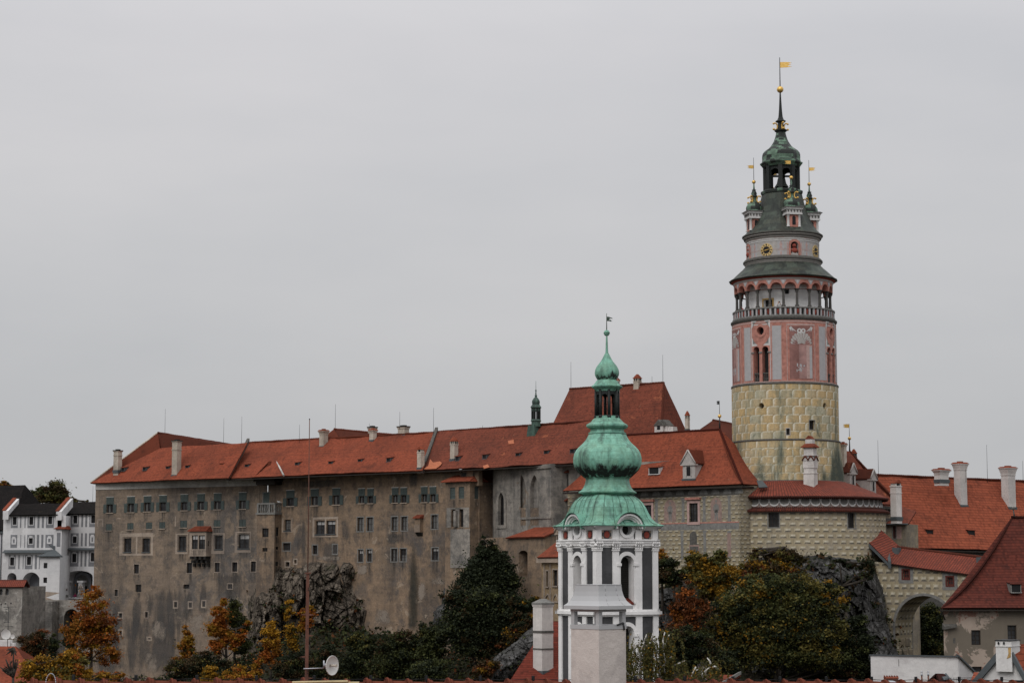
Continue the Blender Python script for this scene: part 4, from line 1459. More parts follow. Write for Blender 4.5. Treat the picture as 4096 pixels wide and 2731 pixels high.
for q in ((900, 1040, 1080, 1420), (600, 1290, 1080, 1640), (1640, 600, 1780, 820), (430, 1040, 640, 1560), (1360, 1240, 1700, 1400), (330, 690, 1100, 800)):
 wall_stain(S2, L4, q, 'damp_stain', 'damp_stain')
for q in ((1280, 700, 1500, 960), (1740, 420, 1860, 700), (1860, 380, 2060, 520), (600, 180, 1040, 250), (1080, 250, 1260, 420)):
 wall_stain(S2, L5, q, 'pale_patch', 'pale_patch')
for t in (((1812, 598), (1868, 562), (1888, 490), (1918, 526), (1990, 514), (2012, 532), (1992, 558), (1946, 592)), ((2440, 560), (2490, 545), (2510, 575), (2450, 590)), ((2700, 300), (2760, 290), (2765, 330), (2710, 335))):
 mb = MB()
 mb.prism([pl3.hit(*L4(*p)) + pl3.n * .05 for p in t], pl3.n * .07)
 build(mb, 'repaired_tiles', M['new_tile'], roof3)
bp = pl3.hit(*L6(905, 722)) + V3((0, .75, 0))
bp = P(*L6(928, 640), bp.y)
lt = MB()
px = bp.y / F * .47824
zv = lambda y: P(*L6(928, y), bp.y).z
lt.obox(bp + Vector((-.35, -.1, 0)), S2.e, 100 * px, 60 * px, zv(740), zv(628), 0, 66 * px, 56 * px)
lt.lathe(bp, [(40 * px, zv(640)), (40 * px, zv(600)), (47 * px, zv(592)), (40 * px, zv(578))], 8, .3, 0, False, False)
for k in range(8):
 t = 2 * pi * k / 8 + .3
 c_ = bp + Vector((sin(t), -cos(t), 0)) * 33 * px
 lt.obox(c_, Vector((cos(t), sin(t), 0)), 13 * px, 13 * px, zv(582), zv(486), 1)
lt.lathe(bp, [(38 * px, zv(512)), (38 * px, zv(490)), (49 * px, zv(480)), (45 * px, zv(472)), (32 * px, zv(455)), (35 * px, zv(435)), (33 * px, zv(422)), (22 * px, zv(405)), (9 * px, zv(392)), (11 * px, zv(380)), (6 * px, zv(372)), (4 * px, zv(345)), (8 * px, zv(338)), (2 * px, zv(328)), (1.2 * px, zv(258))], 8, .3, 0, False, False)
copper('copper_green', (.19, .41, .315), (.135, .32, .245), (.13, .24, .16), (.05, .085, .068), .62, .75)
bt = build(lt, 'bell_turret', [M['copper_turret'], M['lantern_dark']], pal)
# -- chapel
cp = [PZ(*L7(540, 52), EZ), PZ(*L7(625, 48), EZ), PZ(*L7(882, 34), EZ), PZ(*L7(1186, 8), EZ)]
chp = thing('castle_chapel', 'grey castle chapel wall with tall narrow pointed windows', 'chapel', (cp[2].x, cp[2].y + 4, 14))
nn = S2.n
C0 = xy(cp[0]) - nn * 2.2
C1 = xy(cp[1]) - nn * 1.3
C2 = xy(cp[2]) - nn * .75
C3 = xy(cp[3]) - nn * .55
Fs = [Wall(C0, C1), Wall(C1, C2), Wall(C2, C3)]
Fs.append(Wall(C3, C3 - Fs[2].n * 2.2))
hol = [[], [], [], []]
window(chp, Fs[0], Fs[0].rect(L7, 556, 300, 600, 605), hol[0], 'point', dep=.35, pm=M['black'], mull=(1, 6), fw=.05, sur=M['chapel'], sw=.22, proud=.1)
window(chp, Fs[1], Fs[1].rect(L7, 712, 285, 768, 600), hol[1], 'point', dep=.4, pm=M['black'], mull=(1, 6), fw=.05, sur=M['chapel'], sw=.42, proud=.12)
for x0, x1, y0 in ((892, 972, 120), (1014, 1097, 116)):
 a, b, c, d = Fs[2].rect(L7, x0, y0, x1, 605)
 hol[2].append(('point', a, b, c, d, .5))
 inner = Fs[2].off(-.5)
 i0, i1 = inner.loc(*L7(x1 - 33, 400))[0], inner.loc(*L7(x1 - 2, 400))[0]
 _, _, zc, zd = inner.rect(L7, x0, 180, x1, 437)
 mb = MB()
 o = outline('point', a, b, c, d)
 mb.poly([Fs[2].pt(*p, -.48) for p in o])
 back_ = build(mb, 'niche_back', M['chapel'], chp)
 w_n = window(chp, Fs[2], (b - .68, b - .1, zc, zd), [], 'point', dep=.46, mull=(1, 5), fw=.05, pm=M['black'], cut=False)
 mb = MB()
 mb.sbox(Fs[2], a, b, c - .02, zc, -.5, -.03)
 build(mb, 'niche_infill', M['palace_warm'], chp)
mb = MB()
for k, S_ in enumerate(Fs):
 wall_mesh(mb, S_, 0, S_.L, 4, EZ, hol[k])
build(mb, 'wall', M['chapel'], chp)
mb = MB()
q = Fs[2].rect(L7, 884, 14, 1186, 60)
mb.sbox(Fs[2], .2, Fs[2].L + .12, EZ - .5, EZ - .15, -.02, .2)
mb.sbox(Fs[2], .2, Fs[2].L + .1, 26.0, 26.25, -.02, .12)
build(mb, 'cornice', M['chapel'], chp)
mb = MB()
g0, g1 = PZ(*L7(1022, 38), EZ), PZ(*L7(1190, 0), EZ + .4)
mb.prism([g0 + nn * .2, g1 + nn * .2, g1 + nn * 1.2 + V3((0, 0, -.3)), g0 + nn * 1.2 + V3((0, 0, -.3))], (0, 0, .12))
build(mb, 'gutter', M['steel'], chp)
# ---- residence wing between the chapel and the painted house
rw = thing('residence_wing', 'narrow plastered castle wing with brown double windows, partly behind the white church tower', 'castle wing', tuple(C3 + V3((3, 4, 14))))
D0 = C3 - Fs[2].n * 2.2
W3 = Wall(D0, D0 + S2.e * 16 + V3((0, 0, 0)))
h3_ = []
for t in ((1268, 100, 1386, 272), (1262, 372, 1376, 535)):
 t2 = (t[0] + 8, t[1] + 18, t[2] - 8, t[3])
 wn = window(rw, W3, W3.rect(L7, *t2), h3_, dep=.15, mull=(1, 2), fw=.12, fm=M['wood_dark'], sur=M['stone_dark'], sw=.12, proud=.05, curtain=(.1, .9, .55, .9) if t[1] < 200 else None)
 mb = MB()
 a, b, c, d = W3.rect(L7, t[0] - 4, t[1], t[2] + 4, t[3])
 mb.hexa([W3.pt(a, d, .4), W3.pt(b, d, .4), W3.pt(b, d, 0), W3.pt(a, d, 0), W3.pt(a, d + .1, .4), W3.pt(b, d + .1, .4), W3.pt(b, d + .35, 0), W3.pt(a, d + .35, 0)])
 build(mb, 'hood', M['tile_old'], wn)
mb = MB()
wall_mesh(mb, W3, 0, 16, 10, EZ, h3_)
build(mb, 'wall', M['chapel'], rw)
mb = MB()
mb.sbox(W3, 0, 16, EZ - .55, EZ - .15, -.02, .35)
build(mb, 'cornice', M['chapel'], rw)
# ---- lower outwork with tiled coping under the chapel
LWf = Fs[2].off(3.0)
la, lb = LWf.loc(*L7(640, 800))[0], LWf.loc(*L7(1158, 800))[0]
LW = LWf
lw = thing('chapel_outwork', 'brown battered outwork wall with a red tile coping and one arched opening, below the chapel', 'castle wall', tuple(LW.pt((la + lb) / 2, 10)))
hl = []
a, b, c, d = LW.rect(L7, 906, 845, 990, 1092)
hl.append(('seg', a, b, c, d, 1.6))
zt1 = LW.loc(*L7(1000, 712))[1]
mb = MB()
wall_mesh(mb, LW, la - 2.5, lb, 3, zt1, hl)
LWr = Wall(LW.pt(lb, 0), LW.pt(lb, 0) - LW.n * 3.2)
wall_mesh(mb, LWr, 0, 3.2, 3, zt1)
build(mb, 'wall', M['palace_warm'], lw)
mb = MB()
mb.poly([LW.pt(*p, -1.55) for p in outline('seg', a, b, c, d)])
o_ = build(mb, 'arched_opening', M['stone_dark'], lw)
mb = MB()
mb.sbox(LW, b - .95, b - .05, c + .05, c + 2.4, -1.54, -1.5)
build(mb, 'doorway', M['black'], o_)
mb = MB()
ra_, rb_ = LW.loc(*L7(800, 705))[0], lb + .3
roof(mb, LW.pt(ra_, zt1 - .05, .35), LW.pt(rb_, zt1 - .05, .35), LW.pt(rb_, zt1 + 1.15, -2.9), LW.pt(ra_ + 1.5, zt1 + 1.15, -2.9), 10, 3, .04)
build(mb, 'roof', M['tile'], lw)
# -- great hall roof behind
hall = thing('great_hall', 'castle hall with the highest steep old red tile roof, behind the onion dome', 'building', (20, 262, 20))
HZ = P(*L6(1210, 325), 262).z
hA = P(*L6(1210, 325), 262)
hB = PZ(*L6(1998, 272), HZ)
hC = P(*L6(985, 632), 259)
hC = V3((hC.x, hC.y, hC.z))
hD = P(*L6(1975, 640), hB.y - 5)
hD.z = hC.z
ee = (hB - hA).normalized()
mb = MB()
plh = roof(mb, hC + V3((0, -2, -2.5)), hD + V3((0, 0, -2.5)), hB, hA, 26, 8, .08)
hE = P(*R4(1425, 985), hB.y + 8)
hE = V3((hE.x, hE.y, hD.z - 1.5))
roof(mb, hD + V3((0, 0, -2.5)), hE, hB + V3((.02, .05, 0)), hB, 10, 8, .05)
mb.prism([hA, hB, hE + V3((-4, 8, -1)), hC + V3((6, 16, -3))], (0, 0, -.2))
mb.prism([hA, hC + V3((6, 16, -3)), hC + V3((0, -2, -2.5))], (.1, 0, -.2))
ridge_caps(mb, hA, hB, .16)
ridge_caps(mb, hB, hD + V3((0, 0, -2)), .13)
hroof = build(mb, 'roof', M['tile_old'], hall)
mb = MB()
cW = [hC + V3((.5, -1, 0)), hD, hE, hC + V3((6, 15, 0))]
for i in range(4):
 p, q = cW[i], cW[(i + 1) % 4]
 mb.poly([xy(p, 8), xy(q, 8), xy(q, hC.z - 2.4), xy(p, hC.z - 2.4)], 0)
build(mb, 'wall', M['palace'], hall)
chimney(hroof, plh, L6(1765, 352), 60 * .47824, L6(1765, 208)[1], ee, 'hat')
chimney(hroof, None, R4(757, 700), 26 * .42735, R4(757, 668)[1], ee, 'flared', base=P(*R4(750, 745), hB.y - 1))
rod(hroof, L6(1221, 325), L6(1221, 100)[1], 262)
rod(hroof, L6(1990, 272), L6(1990, 40)[1], hB.y)
rod(hroof, L6(1899, 280), L6(1899, 218)[1], hB.y + 1)
mb = MB()
for k, x in enumerate((1150, 1192)):
 p = P(*R4(x + 8, 1150), 240)
 e_ = V3((.75, -.66, 0))
 mb.obox(p, e_, 1.25, 1.0, p.z - .5, p.z + .55, 0)
 c0_ = xy(p) + V3((0, 0, p.z + .55))
 n_ = V3((.66, .75, 0))
 mb.prism([c0_ - e_ * .75 - n_ * .6, c0_ + e_ * .75 - n_ * .6, c0_ - n_ * .6 + V3((0, 0, .75))], n_ * 1.3, 1)
 mb.obox(c0_ - n_ * .51, e_, .45, .05, p.z + .1, p.z + .75, 2)
p = P(*R4(1245, 1140), 239.5)
mb.obox(p, V3((.75, -.66, 0)), 1.5, 1.0, p.z - .6, p.z + .3, 0, 1.3, .8)
build(mb, 'vent_house', [M['chim_white'], M['stone_dark'], M['black']], hall)
chimney(hroof, None, R4(1390, 1145), 40 * .42735, R4(1392, 975)[1], V3((.75, -.66, 0)), 'hat', base=P(*R4(1395, 1140), 241))
sr = thing('low_wing', 'low castle wing, only its dull red ridge showing, between round tower and high hall', 'building', (26, 256, 20))
mb = MB()
k0, k1 = P(*R3(5, 795), 250), P(*R3(260, 845), 246)
kA = P(*R6(672, 35), 248)
mb.prism([kA, P(*R6(1010, 190), 238), k1, k0], (.3, .6, -.2), 0)
mb.prism([k0, k1, k1 + V3((2, 6, -6)), k0 + V3((2, 6, -6))], (0, 0, -.2), 0)
ridge_caps(mb, k0, k1)
build(mb, 'roof', M['tile_old'], sr)
mb = MB()
mb.obox(kA + V3((6, 4, 0)), V3((1, -.2, 0)).normalized(), 9, 6, 10, kA.z - .5)
build(mb, 'wall', M['palace'], sr)
# -- painted house of the little castle
ph = thing('painted_house', 'castle house painted with figures and imitation stone blocks, under a smooth red roof', 'castle house', (20, 232, 18))
cR = P(2957, 1990, 220.6)
cL0 = P(2180, 1990, 243.5)
PW = Wall(cL0, cR)
PE = P(2969, 1934, 219.7).z
HP = []
for t in ((578, 697, 656, 866), (165, 715, 240, 880)):
 wn = window(ph, PW, PW.rect(R6, *t), HP, dep=.2, mull=(2, 4), fw=.08, fm=M['wood_dark'], sur=M['pinkgrey'], sw=.30, proud=.08, curtain=(.1, .9, .1, .9) if False else None)
 mb = MB()
 a, b, c, d = PW.rect(R6, t[0] - 28, t[1] - 42, t[2] + 26, t[1] - 30)
 mb.sbox(PW, a, b, c, d + .1, 0, .3)
 build(mb, 'lintel', M['pink'], wn)
mb = MB()
wall_mesh(mb, PW, 0, PW.L, 14, PE - .1, HP)
PWr = Wall(PW.pt(PW.L, 0), PW.pt(PW.L, 0) - PW.n * 8)
wall_mesh(mb, PWr, 0, 8, 14, PE - .1)
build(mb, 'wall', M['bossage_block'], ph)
def deco(name, mat, rects, S, zn, par, o=.012):
 mb = MB()
 for q in rects:
  mb.sbox(S, *S.rect(zn, *q), -.01, o)
 return build(mb, name, mat, par)
deco('painted_frieze', M['stone_dark'], [(60, 575, 1022, 640)], PW, R6, ph)
for k in range(9):
 mb = MB()
 x = 175 + k * 106
 a, b, c, d = PW.rect(R6, x - 36, 590 - k * 4, x + 36, 634 - k * 3)
 mb.poly([PW.pt(*p, .02) for p in outline('arch', a, b, c, d)])
 build(mb, 'lunette', M['stone_grey'], ph)
deco('painted_band', M['stone_grey'], [(320, 880, 1022, 936)], PW, R6, ph)
deco('painted_line', M['pink'], [(320, 868, 1022, 879)], PW, R6, ph, .016)
for x, y0, y1 in ((283, 660, 875), (521, 655, 866), (710, 640, 862), (934, 630, 860), (290, 940, 1240), (512, 945, 1200), (715, 940, 1180), (935, 945, 1190)):
 mb = MB()
 a, b, c, d = PW.rect(R6, x - 12, y0, x + 12, y1)
 mb.sbox(PW, a, b, c, d, -.01, .014)
 mb.sbox(PW, a - .08, b + .08, d - .22, d, -.01, .022)
 mb.sbox(PW, a - .08, b + .08, c, c + .2, -.01, .022)
 build(mb, 'painted_pilaster', M['stone_grey'], ph)
for x0, y0, x1, y1 in ((352, 665, 458, 868), (768, 648, 868, 860)):
 mb = MB()
 a, b, c, d = PW.rect(R6, x0, y0, x1, y1)
 mb.poly([PW.pt(*p, .016) for p in outline('arch', a, b, c, d)])
 build(mb, 'painted_niche', M['fresco'], ph)
for x0, y0, x1, y1 in ((575, 1072, 665, 1180), (918, 960, 950, 1180)):
 mb = MB()
 a, b, c, d = PW.rect(R6, x0, y0, x1, y1)
 mb.sbox(PW, a, b, c, d, -.01, .016)
 build(mb, 'painted_niche', M['fresco'], ph)
mb = MB()
a, b, c, d = PW.rect(R6, 583, 1085, 657, 1165)
mb.sbox(PW, a, b, c, d, 0, .021)
a, b, c, d = PW.rect(R6, 580, 950, 645, 1068)
mb.poly([PW.pt(*p, .016) for p in outline('arch', a, b, c, d)])
build(mb, 'painted_panel', M['stone_dark'], ph)
def fresco_figure(xc, y0, y1):
 a, b, c, d = PW.rect(R6, xc - 50, y0, xc + 50, y1)
 m_, h = (a + b) / 2, d - c
 mb = MB()
 def el(x, z, rx, rz):
  mb.poly([PW.pt(m_ + x * h + rx * h * cos(t * pi / 6), c + z * h + rz * h * sin(t * pi / 6), .022) for t in range(12)])
 def limb(x0, z0, x1, z1, r0, r1):
  d_ = V3((x1 - x0, z1 - z0)).normalized()
  n_ = V3((-d_.y, d_.x))
  pts = [(x0 + n_.x * r0, z0 + n_.y * r0), (x0 - n_.x * r0, z0 - n_.y * r0), (x1 - n_.x * r1, z1 - n_.y * r1), (x1 + n_.x * r1, z1 + n_.y * r1)]
  mb.poly([PW.pt(m_ + x * h, c + z * h, .024) for x, z in pts])
 el(0, .88, .05, .07)
 el(0, .64, .10, .15)
 limb(-.02, .5, -.07, .05, .06, .03)
 limb(.03, .5, .08, .04, .06, .03)
 limb(-.09, .72, -.17, .5, .035, .025)
 limb(.09, .72, .15, .48, .035, .025)
 limb(-.12, .46, .12, .46, .08, .08)
 build(mb, 'painted_figure', M['stone_grey'], ph)
fresco_figure(405, 675, 868)
fresco_figure(818, 655, 860)
pe0 = PZ(*L6(1150, 1172), PE)
pe1 = P(2969, 1934, 219.7)
pe1.z = PE
RZ = P(2879, 1716, 227.6).z
pr1 = P(2879, 1716, 227.6)
pr0 = PZ(*L6(1640, 712), RZ)
mb = MB()
plp = roof(mb, pe0, pe1, pr1, pr0, 26, 9, .04, curve=.22)
pe2 = P(*R6(1235, 560), 224.5)
pe2 = V3((pe2.x + 3.2, pe2.y + 5, PE))
roof(mb, pe1, pe2, pr1 + V3((.03, .03, 0)), pr1, 8, 9, .03, curve=.22)
pl0 = pe0 + (pr0 - pe0).normalized() * .01
mb.prism([pr0, pr1, pe2 + V3((-4, 6, 0)), pe0 + V3((8, 14, 0))], (0, 0, -.2))
ridge_caps(mb, pr0, pr1, .13, .4, 1)
ridge_caps(mb, pr1, pe1, .12, .4, 1)
proof = build(mb, 'roof', [M['tile'], M['tile_church']], ph)
mb = MB()
for p, q, n_ in ((pe0, pe1, PW.n), (pe1, pe2, PWr.n)):
 mb.prism([p + V3((0, 0, -.22)), q + V3((0, 0, -.22)), q - n_ * .8 + V3((0, 0, -.22)), p - n_ * .8 + V3((0, 0, -.22))], (0, 0, -.2))
build(mb, 'eaves', M['wood_dark'], ph)
slit_dormer(proof, plp, R6(265, 415), 1.5, .75, mats=[M['tile'], M['tower_white'], M['black']])
def gable_dormer(par, pl, uv, w, h, gh, mats, out_=.3, S=None):
 p = pl.hit(*uv)
 e = pl.e if pl.e.x > 0 else -pl.e
 nh = V3((pl.n.x, pl.n.y, 0)).normalized()
 slope = V3((pl.n.x, pl.n.y, 0)).length / pl.n.z
 L = (h + gh) / slope + .6
 f = p + nh * .05
 mb = MB()
 z0 = p.z - .2
 c = xy(f)
 mb.hexa([xy(c - e * w / 2, z0), xy(c + e * w / 2, z0), xy(c + e * w / 2 - nh * L * .8, z0), xy(c - e * w / 2 - nh * L * .8, z0), xy(c - e * w / 2, p.z + h), xy(c + e * w / 2, p.z + h), xy(c + e * w / 2 - nh * L * .8, p.z + h), xy(c - e * w / 2 - nh * L * .8, p.z + h)], 1)
 zt_ = p.z + h
 mb.sbox(Wall(c - e * w * .62, c + e * w * .62), 0, w * 1.24, zt_ - .08, zt_ + .06, -.3, .16, 1)
 A, B_, T_ = xy(c - e * w * .62 + nh * .1, zt_ + .06), xy(c + e * w * .62 + nh * .1, zt_ + .06), xy(c + nh * .1, zt_ + gh)
 mb.prism([A, B_, T_], -nh * .2, 1)
 for X, Y in ((A, T_), (T_, B_)):
  mb.prism([X, Y, Y - nh * L, X - nh * L * (1 if X is T_ else .75)] if X is T_ else [X, Y, Y - nh * L, X - nh * L * .75], (0, 0, .12), 0)
  mb.tube(X + nh * .06 + V3((0, 0, .05)), Y + nh * .06 + V3((0, 0, .05)), .09, .09, 6, 1)
 W_ = Wall(c - e * w / 2, c + e * w / 2)
 mb.sbox(W_, w * .33, w * .67, p.z + h * .15, p.z + h * .85, .005, .03, 2)
 mb.sbox(W_, w * .26, w * .33, p.z + h * .1, p.z + h * .9, .0, .07, 1)
 mb.sbox(W_, w * .67, w * .74, p.z + h * .1, p.z + h * .9, .0, .07, 1)
 mb.sbox(W_, w * -.06, w * 1.06, z0 - .1, z0 + .1, .0, .12, 3)
 return build(mb, 'dormer', mats, par)
gable_dormer(proof, plp, R6(575, 470), 1.75, 1.45, 1.6, [M['tile'], M['tower_pale'], M['black'], M['lead']])
def vane(base, ztop, zball, rb, flag, mats, par=None, name='weathervane', side=1, cone=.12):
 """Pole with a gilt ball and a swallow tailed flag."""
 mb = MB()
 mb.tube(base, V3((base.x, base.y, zball)), cone, cone * .5, 8, 1)
 mb.ball((base.x, base.y, zball), rb, 0)
 mb.tube((base.x, base.y, zball), (base.x, base.y, ztop), rb * .16, rb * .1, 6, 1)
 fl, fh, fz = flag
 x, y = base.x, base.y
 s_ = side
 pts = [(0, 0), (.55, .02), (1, .14), (.62, .33), (.80, .42), (.98, .56), (.7, .66), (1, .86), (.55, .98), (0, 1)]
 q = [V3((x + s_ * px_ * fl, y - .15 * px_ * fl, fz + pz_ * fh)) for px_, pz_ in pts]
 up = [V3((x, y, fz)), V3((x, y, fz + fh))]
 for tri in ((0, 1, 8, 9), (1, 2, 3), (1, 3, 4, 6, 8), (4, 5, 6), (6, 7, 8)):
  mb.prism([q[i] for i in tri], (0, .04, 0), 2)
 return build(mb, name, mats, par)
GI = [M['gold'], M['iron'], M['gold']]
b_ = pr1 + V3((0, 0, .05))
vz = lambda y: P(*R3(68, y), b_.y).z
v_ = vane(b_, vz(610), vz(757), .21, (-.34, .42, vz(645)), [M['gold'], M['iron'], M['iron']], proof, side=1, cone=.1)
# -- bastion
BC = V3((32.2, 230.2, 0))
BR = 10.3
bz = lambda v: P(3165, v, BC.y - BR).z
bas = thing('round_bastion', 'round bastion with painted stone block pattern and scalloped frieze under a red tiled skirt roof', 'bastion', (BC.x, BC.y, 20))
BS = Cyl(BC, BR)
HBs = []
for t in ((1285, 765, 1380, 912), (1998, 785, 2063, 920)):
 window(bas, BS, BS.rect(R6, *t), HBs, dep=.35, mull=(2, 4), fw=.07, sur=M['stone_grey'], sw=.12, proud=.03, fm=M['wood_dark'])
zring = bz(R6(0, 742)[1])
ztop = bz(R6(0, 640)[1])
mb = MB()
wall_mesh(mb, BS, -BR * 1.35, BR * 1.75, 12, zring - .35, HBs, .45)
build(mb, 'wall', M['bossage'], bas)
mb = MB()
mb.lathe(BC, [(BR + .01, zring - .50), (BR + .08, zring - .47), (BR + .10, zring - .42), (BR + .35, zring - .36), (BR + .3, zring - .3)], 96, 0, 0)
mb.lathe(BC, [(BR - .35, zring - .4), (BR - .35, ztop + .1)], 96, 0, 0)
build(mb, 'attic_ring', M['stone_grey'], bas)
mb = MB()
mb.lathe(BC, [(BR + .45, zring - .38), (BR + .5, zring - .26), (BR - .36, zring + .12)], 110, 0, 0)
for i in range(150):
 t = -1.4 + 3.2 * i / 149
 p0 = V3((BC.x + (BR + .5) * sin(t), BC.y - (BR + .5) * cos(t), zring - .28))
 p1 = V3((BC.x + (BR - .36) * sin(t), BC.y - (BR - .36) * cos(t), zring + .13))
 mb.tube(p0, p1, .09, .08, 5)
build(mb, 'tile_ledge', M['pantile'], bas)
mb = MB()
AT = Cyl(BC, BR - .35)
n_ = 20
x0 = AT.loc(*R6(1045, 690))[0]
stp = .0
xA = AT.loc(*R6(1130, 690))[0]
xB = AT.loc(*R6(1218, 690))[0]
stp = .0
pos_ = [AT.loc(*R6(x, 690))[0] for x in (1045, 1130, 1218, 1310, 1400, 1495, 1590, 1677, 1757, 1845, 1925, 2000, 2068, 2125, 2168)]
stp = (pos_[12] - pos_[0]) / 12
pos_ = [pos_[0] + stp * k for k in range(-3, 19)]
za, zb_ = zring + .16, bz(R6(0, 650)[1])
for a, b in zip(pos_[:-1], pos_[1:]):
 m_ = (a + b) / 2
 w = (b - a) / 2 - .05
 prev = None
 for i in range(11):
  t = pi * i / 10
  x = m_ - w * cos(t)
  z = zb_ - .34 - (zb_ - za - .50) * sin(t) ** .8
  if prev:
   mb.hexa([AT.pt(prev[0], prev[1] - .10, .09), AT.pt(x, z - .10, .09), AT.pt(x, z - .10, 0), AT.pt(prev[0], prev[1] - .10, 0), AT.pt(prev[0], prev[1] + .07, .09), AT.pt(x, z + .07, .09), AT.pt(x, z + .07, 0), AT.pt(prev[0], prev[1] + .07, 0)], 0)
   mb.poly([AT.pt(prev[0], za - .05, .02), AT.pt(x, za - .05, .02), AT.pt(x, z - .08, .02), AT.pt(prev[0], prev[1] - .08, .02)], 1)
  prev = (x, z)
 mb.sbox(AT, a - .10, a + .10, zb_ - .5, zb_ - .15, .0, .07, 0)
 mb.sbox(AT, a - .17, a + .17, zb_ - .15, zb_ - .06, .0, .07, 0)
 mb.ball(AT.pt(a, zb_ + .02, .06), .11, 0, 8, 5)
build(mb, 'scalloped_frieze', [M['tower_white'], M['fresco']], bas)
TX, TY = 31.35, 230.0
TC = V3((TX, TY, 0))
zr_in = P(3145, 1917, TY - 6.4).z
mb = MB()
zr_out = bz(R6(0, 632)[1])
nseg = 180
for i in range(nseg):
 t0, t1 = -1.62 + 3.9 * i / nseg, -1.62 + 3.9 * (i + 1) / nseg
 for j in range(5):
  q = []
  for t, k in ((t0, j), (t1, j), (t1, j + 1), (t0, j + 1)):
   f_ = k / 5
   r = (BR + .35) * (1 - f_) + 6.4 * f_
   c = BC.lerp(TC, f_)
   zz = zr_out + (zr_in - zr_out) * f_ + .10 * sin(pi * f_) + .03 * mnoise.noise(V3((t * 6, f_ * 4, 0)))
   q.append((V3((c.x + r * sin(t), c.y - r * cos(t), zz)), (t * 9.5, f_ * 5.2)))
  mb.poly([x[0] for x in q], 0, [x[1] for x in q], True)
 a_ = V3((BC.x + (BR + .35) * sin(t0), BC.y - (BR + .35) * cos(t0), zr_out))
 b_2 = V3((BC.x + (BR + .35) * sin(t1), BC.y - (BR + .35) * cos(t1), zr_out))
 mb.tube((a_ + b_2) / 2 + V3((0, 0, -.02)), (a_ + b_2) / 2 + (TC - a_).normalized() * .5 * 1 + V3((0, 0, .18)), .11, .1, 5)
mb.lathe(BC, [(BR - .36, zr_out - .13), (BR + .3, zr_out - .12), (BR + .34, zr_out - .02)], 90, 0, 1)
broof = build(mb, 'roof', [M['pantile'], M['wood_dark']], bas)
cb_ = P(*R6(1665, 600), 222.4)
cz = lambda y: P(*R6(1665, y), cb_.y).z
e_ = V3((.86, -.5, 0)).normalized()
mb = MB()
k_ = cb_.y / F * .44643 / 1.3
mb.obox(cb_, e_, 128 * k_, 120 * k_, cz(612) - .8, cz(435), 0)
mb.obox(cb_, e_, 140 * k_, 132 * k_, cz(435), cz(425), 0)
mb.obox(cb_, e_, 120 * k_, 112 * k_, cz(425), cz(385), 0)
mb.obox(cb_, e_, 134 * k_, 126 * k_, cz(385), cz(315), 0)
n_ = V3((-e_.y, e_.x, 0))
for d_, o_ in ((e_, -n_), (n_, e_), (n_, -e_)):
 for s_ in (-.27, .27) if d_ is e_ else (0,):
  c_ = xy(cb_) + o_ * 68 * k_ + d_ * s_ * 128 * k_
  hw = 36 * k_ if d_ is e_ else 60 * k_
  mb.prism([xy(c_ - d_ * hw, cz(318)), xy(c_ + d_ * hw, cz(318)), xy(c_, cz(278))], -o_ * .25 + o_ * .0, 0)
  for s2 in (-1, 1):
   mb.tube(xy(c_ + d_ * s2 * hw * 1.1 + o_ * .05, cz(318)), xy(c_ + o_ * .05, cz(276)), .07, .07, 5, 1)
mb.obox(cb_, e_, 118 * k_, 110 * k_, cz(315), cz(200), 0)
mb.obox(cb_, e_, 150 * k_, 142 * k_, cz(276), cz(266), 0)
mb.obox(cb_, e_, 168 * k_, 160 * k_, cz(203), cz(192), 1)
mb.obox(cb_, e_, 160 * k_, 150 * k_, cz(192), cz(166), 1, 96 * k_, 90 * k_)
mb.obox(cb_, e_, 86 * k_, 80 * k_, cz(166), cz(125), 0)
mb.obox(cb_, e_, 92 * k_, 90 * k_, cz(125), cz(95), 1, 10 * k_, 90 * k_)
mb.obox(cb_ - n_ * .05, e_, 150 * k_, 140 * k_, cz(600), cz(588), 2)
build(mb, 'chimney', [M['chim_white'], M['tile'], M['lead']], broof)
mb = MB()
p = [P(*R6(1180, 490), 222.5), P(*R6(1235, 500), 222.3), P(*R6(1280, 552), 221.2), P(*R6(1200, 556), 220.9)]
mb.prism(p, (0, .1, -.1))
build(mb, 'lead_valley', M['lead'], broof)
# -- the great round tower
tow = thing('castle_tower', 'tall round painted castle tower with pink arcaded gallery, clocks and dark copper spire', 'tower', (TX, TY, 20))
tz = lambda v: P(3145, v, TY).z
hr = lambda px, v: px * TY / F / ray(3145, v).y
LT = lambda *pr: [(hr(r, v), tz(v)) for r, v in pr]
ROT = radians(11.3)
RL = hr(212, 1660)
mb = MB()
TS = Cyl(TC, RL, tz(1773), .0)
HT = []
for t, kd in (((447, 628, 497, 686), 'round'), ((1066, 628, 1102, 690), 'round')):
 HT.append((kd, *TS.rect(R3, *t), .9))
wins = []
for t in ((712, 876, 745, 936), (935, 798, 985, 885)):
 wins.append(TS.rect(R3, *t))
zj = tz(1770)
for w in wins:
 window(tow, TS, w, HT, dep=.4, mull=(1, 1), fw=.06, fm=M['wood_dark'], sur=M['tower_pale'] if w is wins[0] else M['stone_grey'], sw=.08, proud=.02)
wall_mesh(mb, TS, -pi * RL, pi * RL, zj, tz(1550), HT, .45)
prof = LT((231, 1935), (229, 1905), (224, 1860), (219, 1810), (216.5, 1774))
mb.lathe(TC, prof, 96, 0, 0, True)
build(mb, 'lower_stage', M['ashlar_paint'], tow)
mb = MB()
mb.lathe(TC, LT((216.5, 1775), (219, 1773), (219, 1769), (211, 1766)), 96)
mb.lathe(TC, LT((233, 1938), (236, 1932), (230, 1928)), 96)
build(mb, 'string_course', M['stone_dark'], tow)
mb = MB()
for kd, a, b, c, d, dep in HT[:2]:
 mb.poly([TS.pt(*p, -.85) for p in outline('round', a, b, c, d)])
build(mb, 'oculus_dark', M['black'], tow)
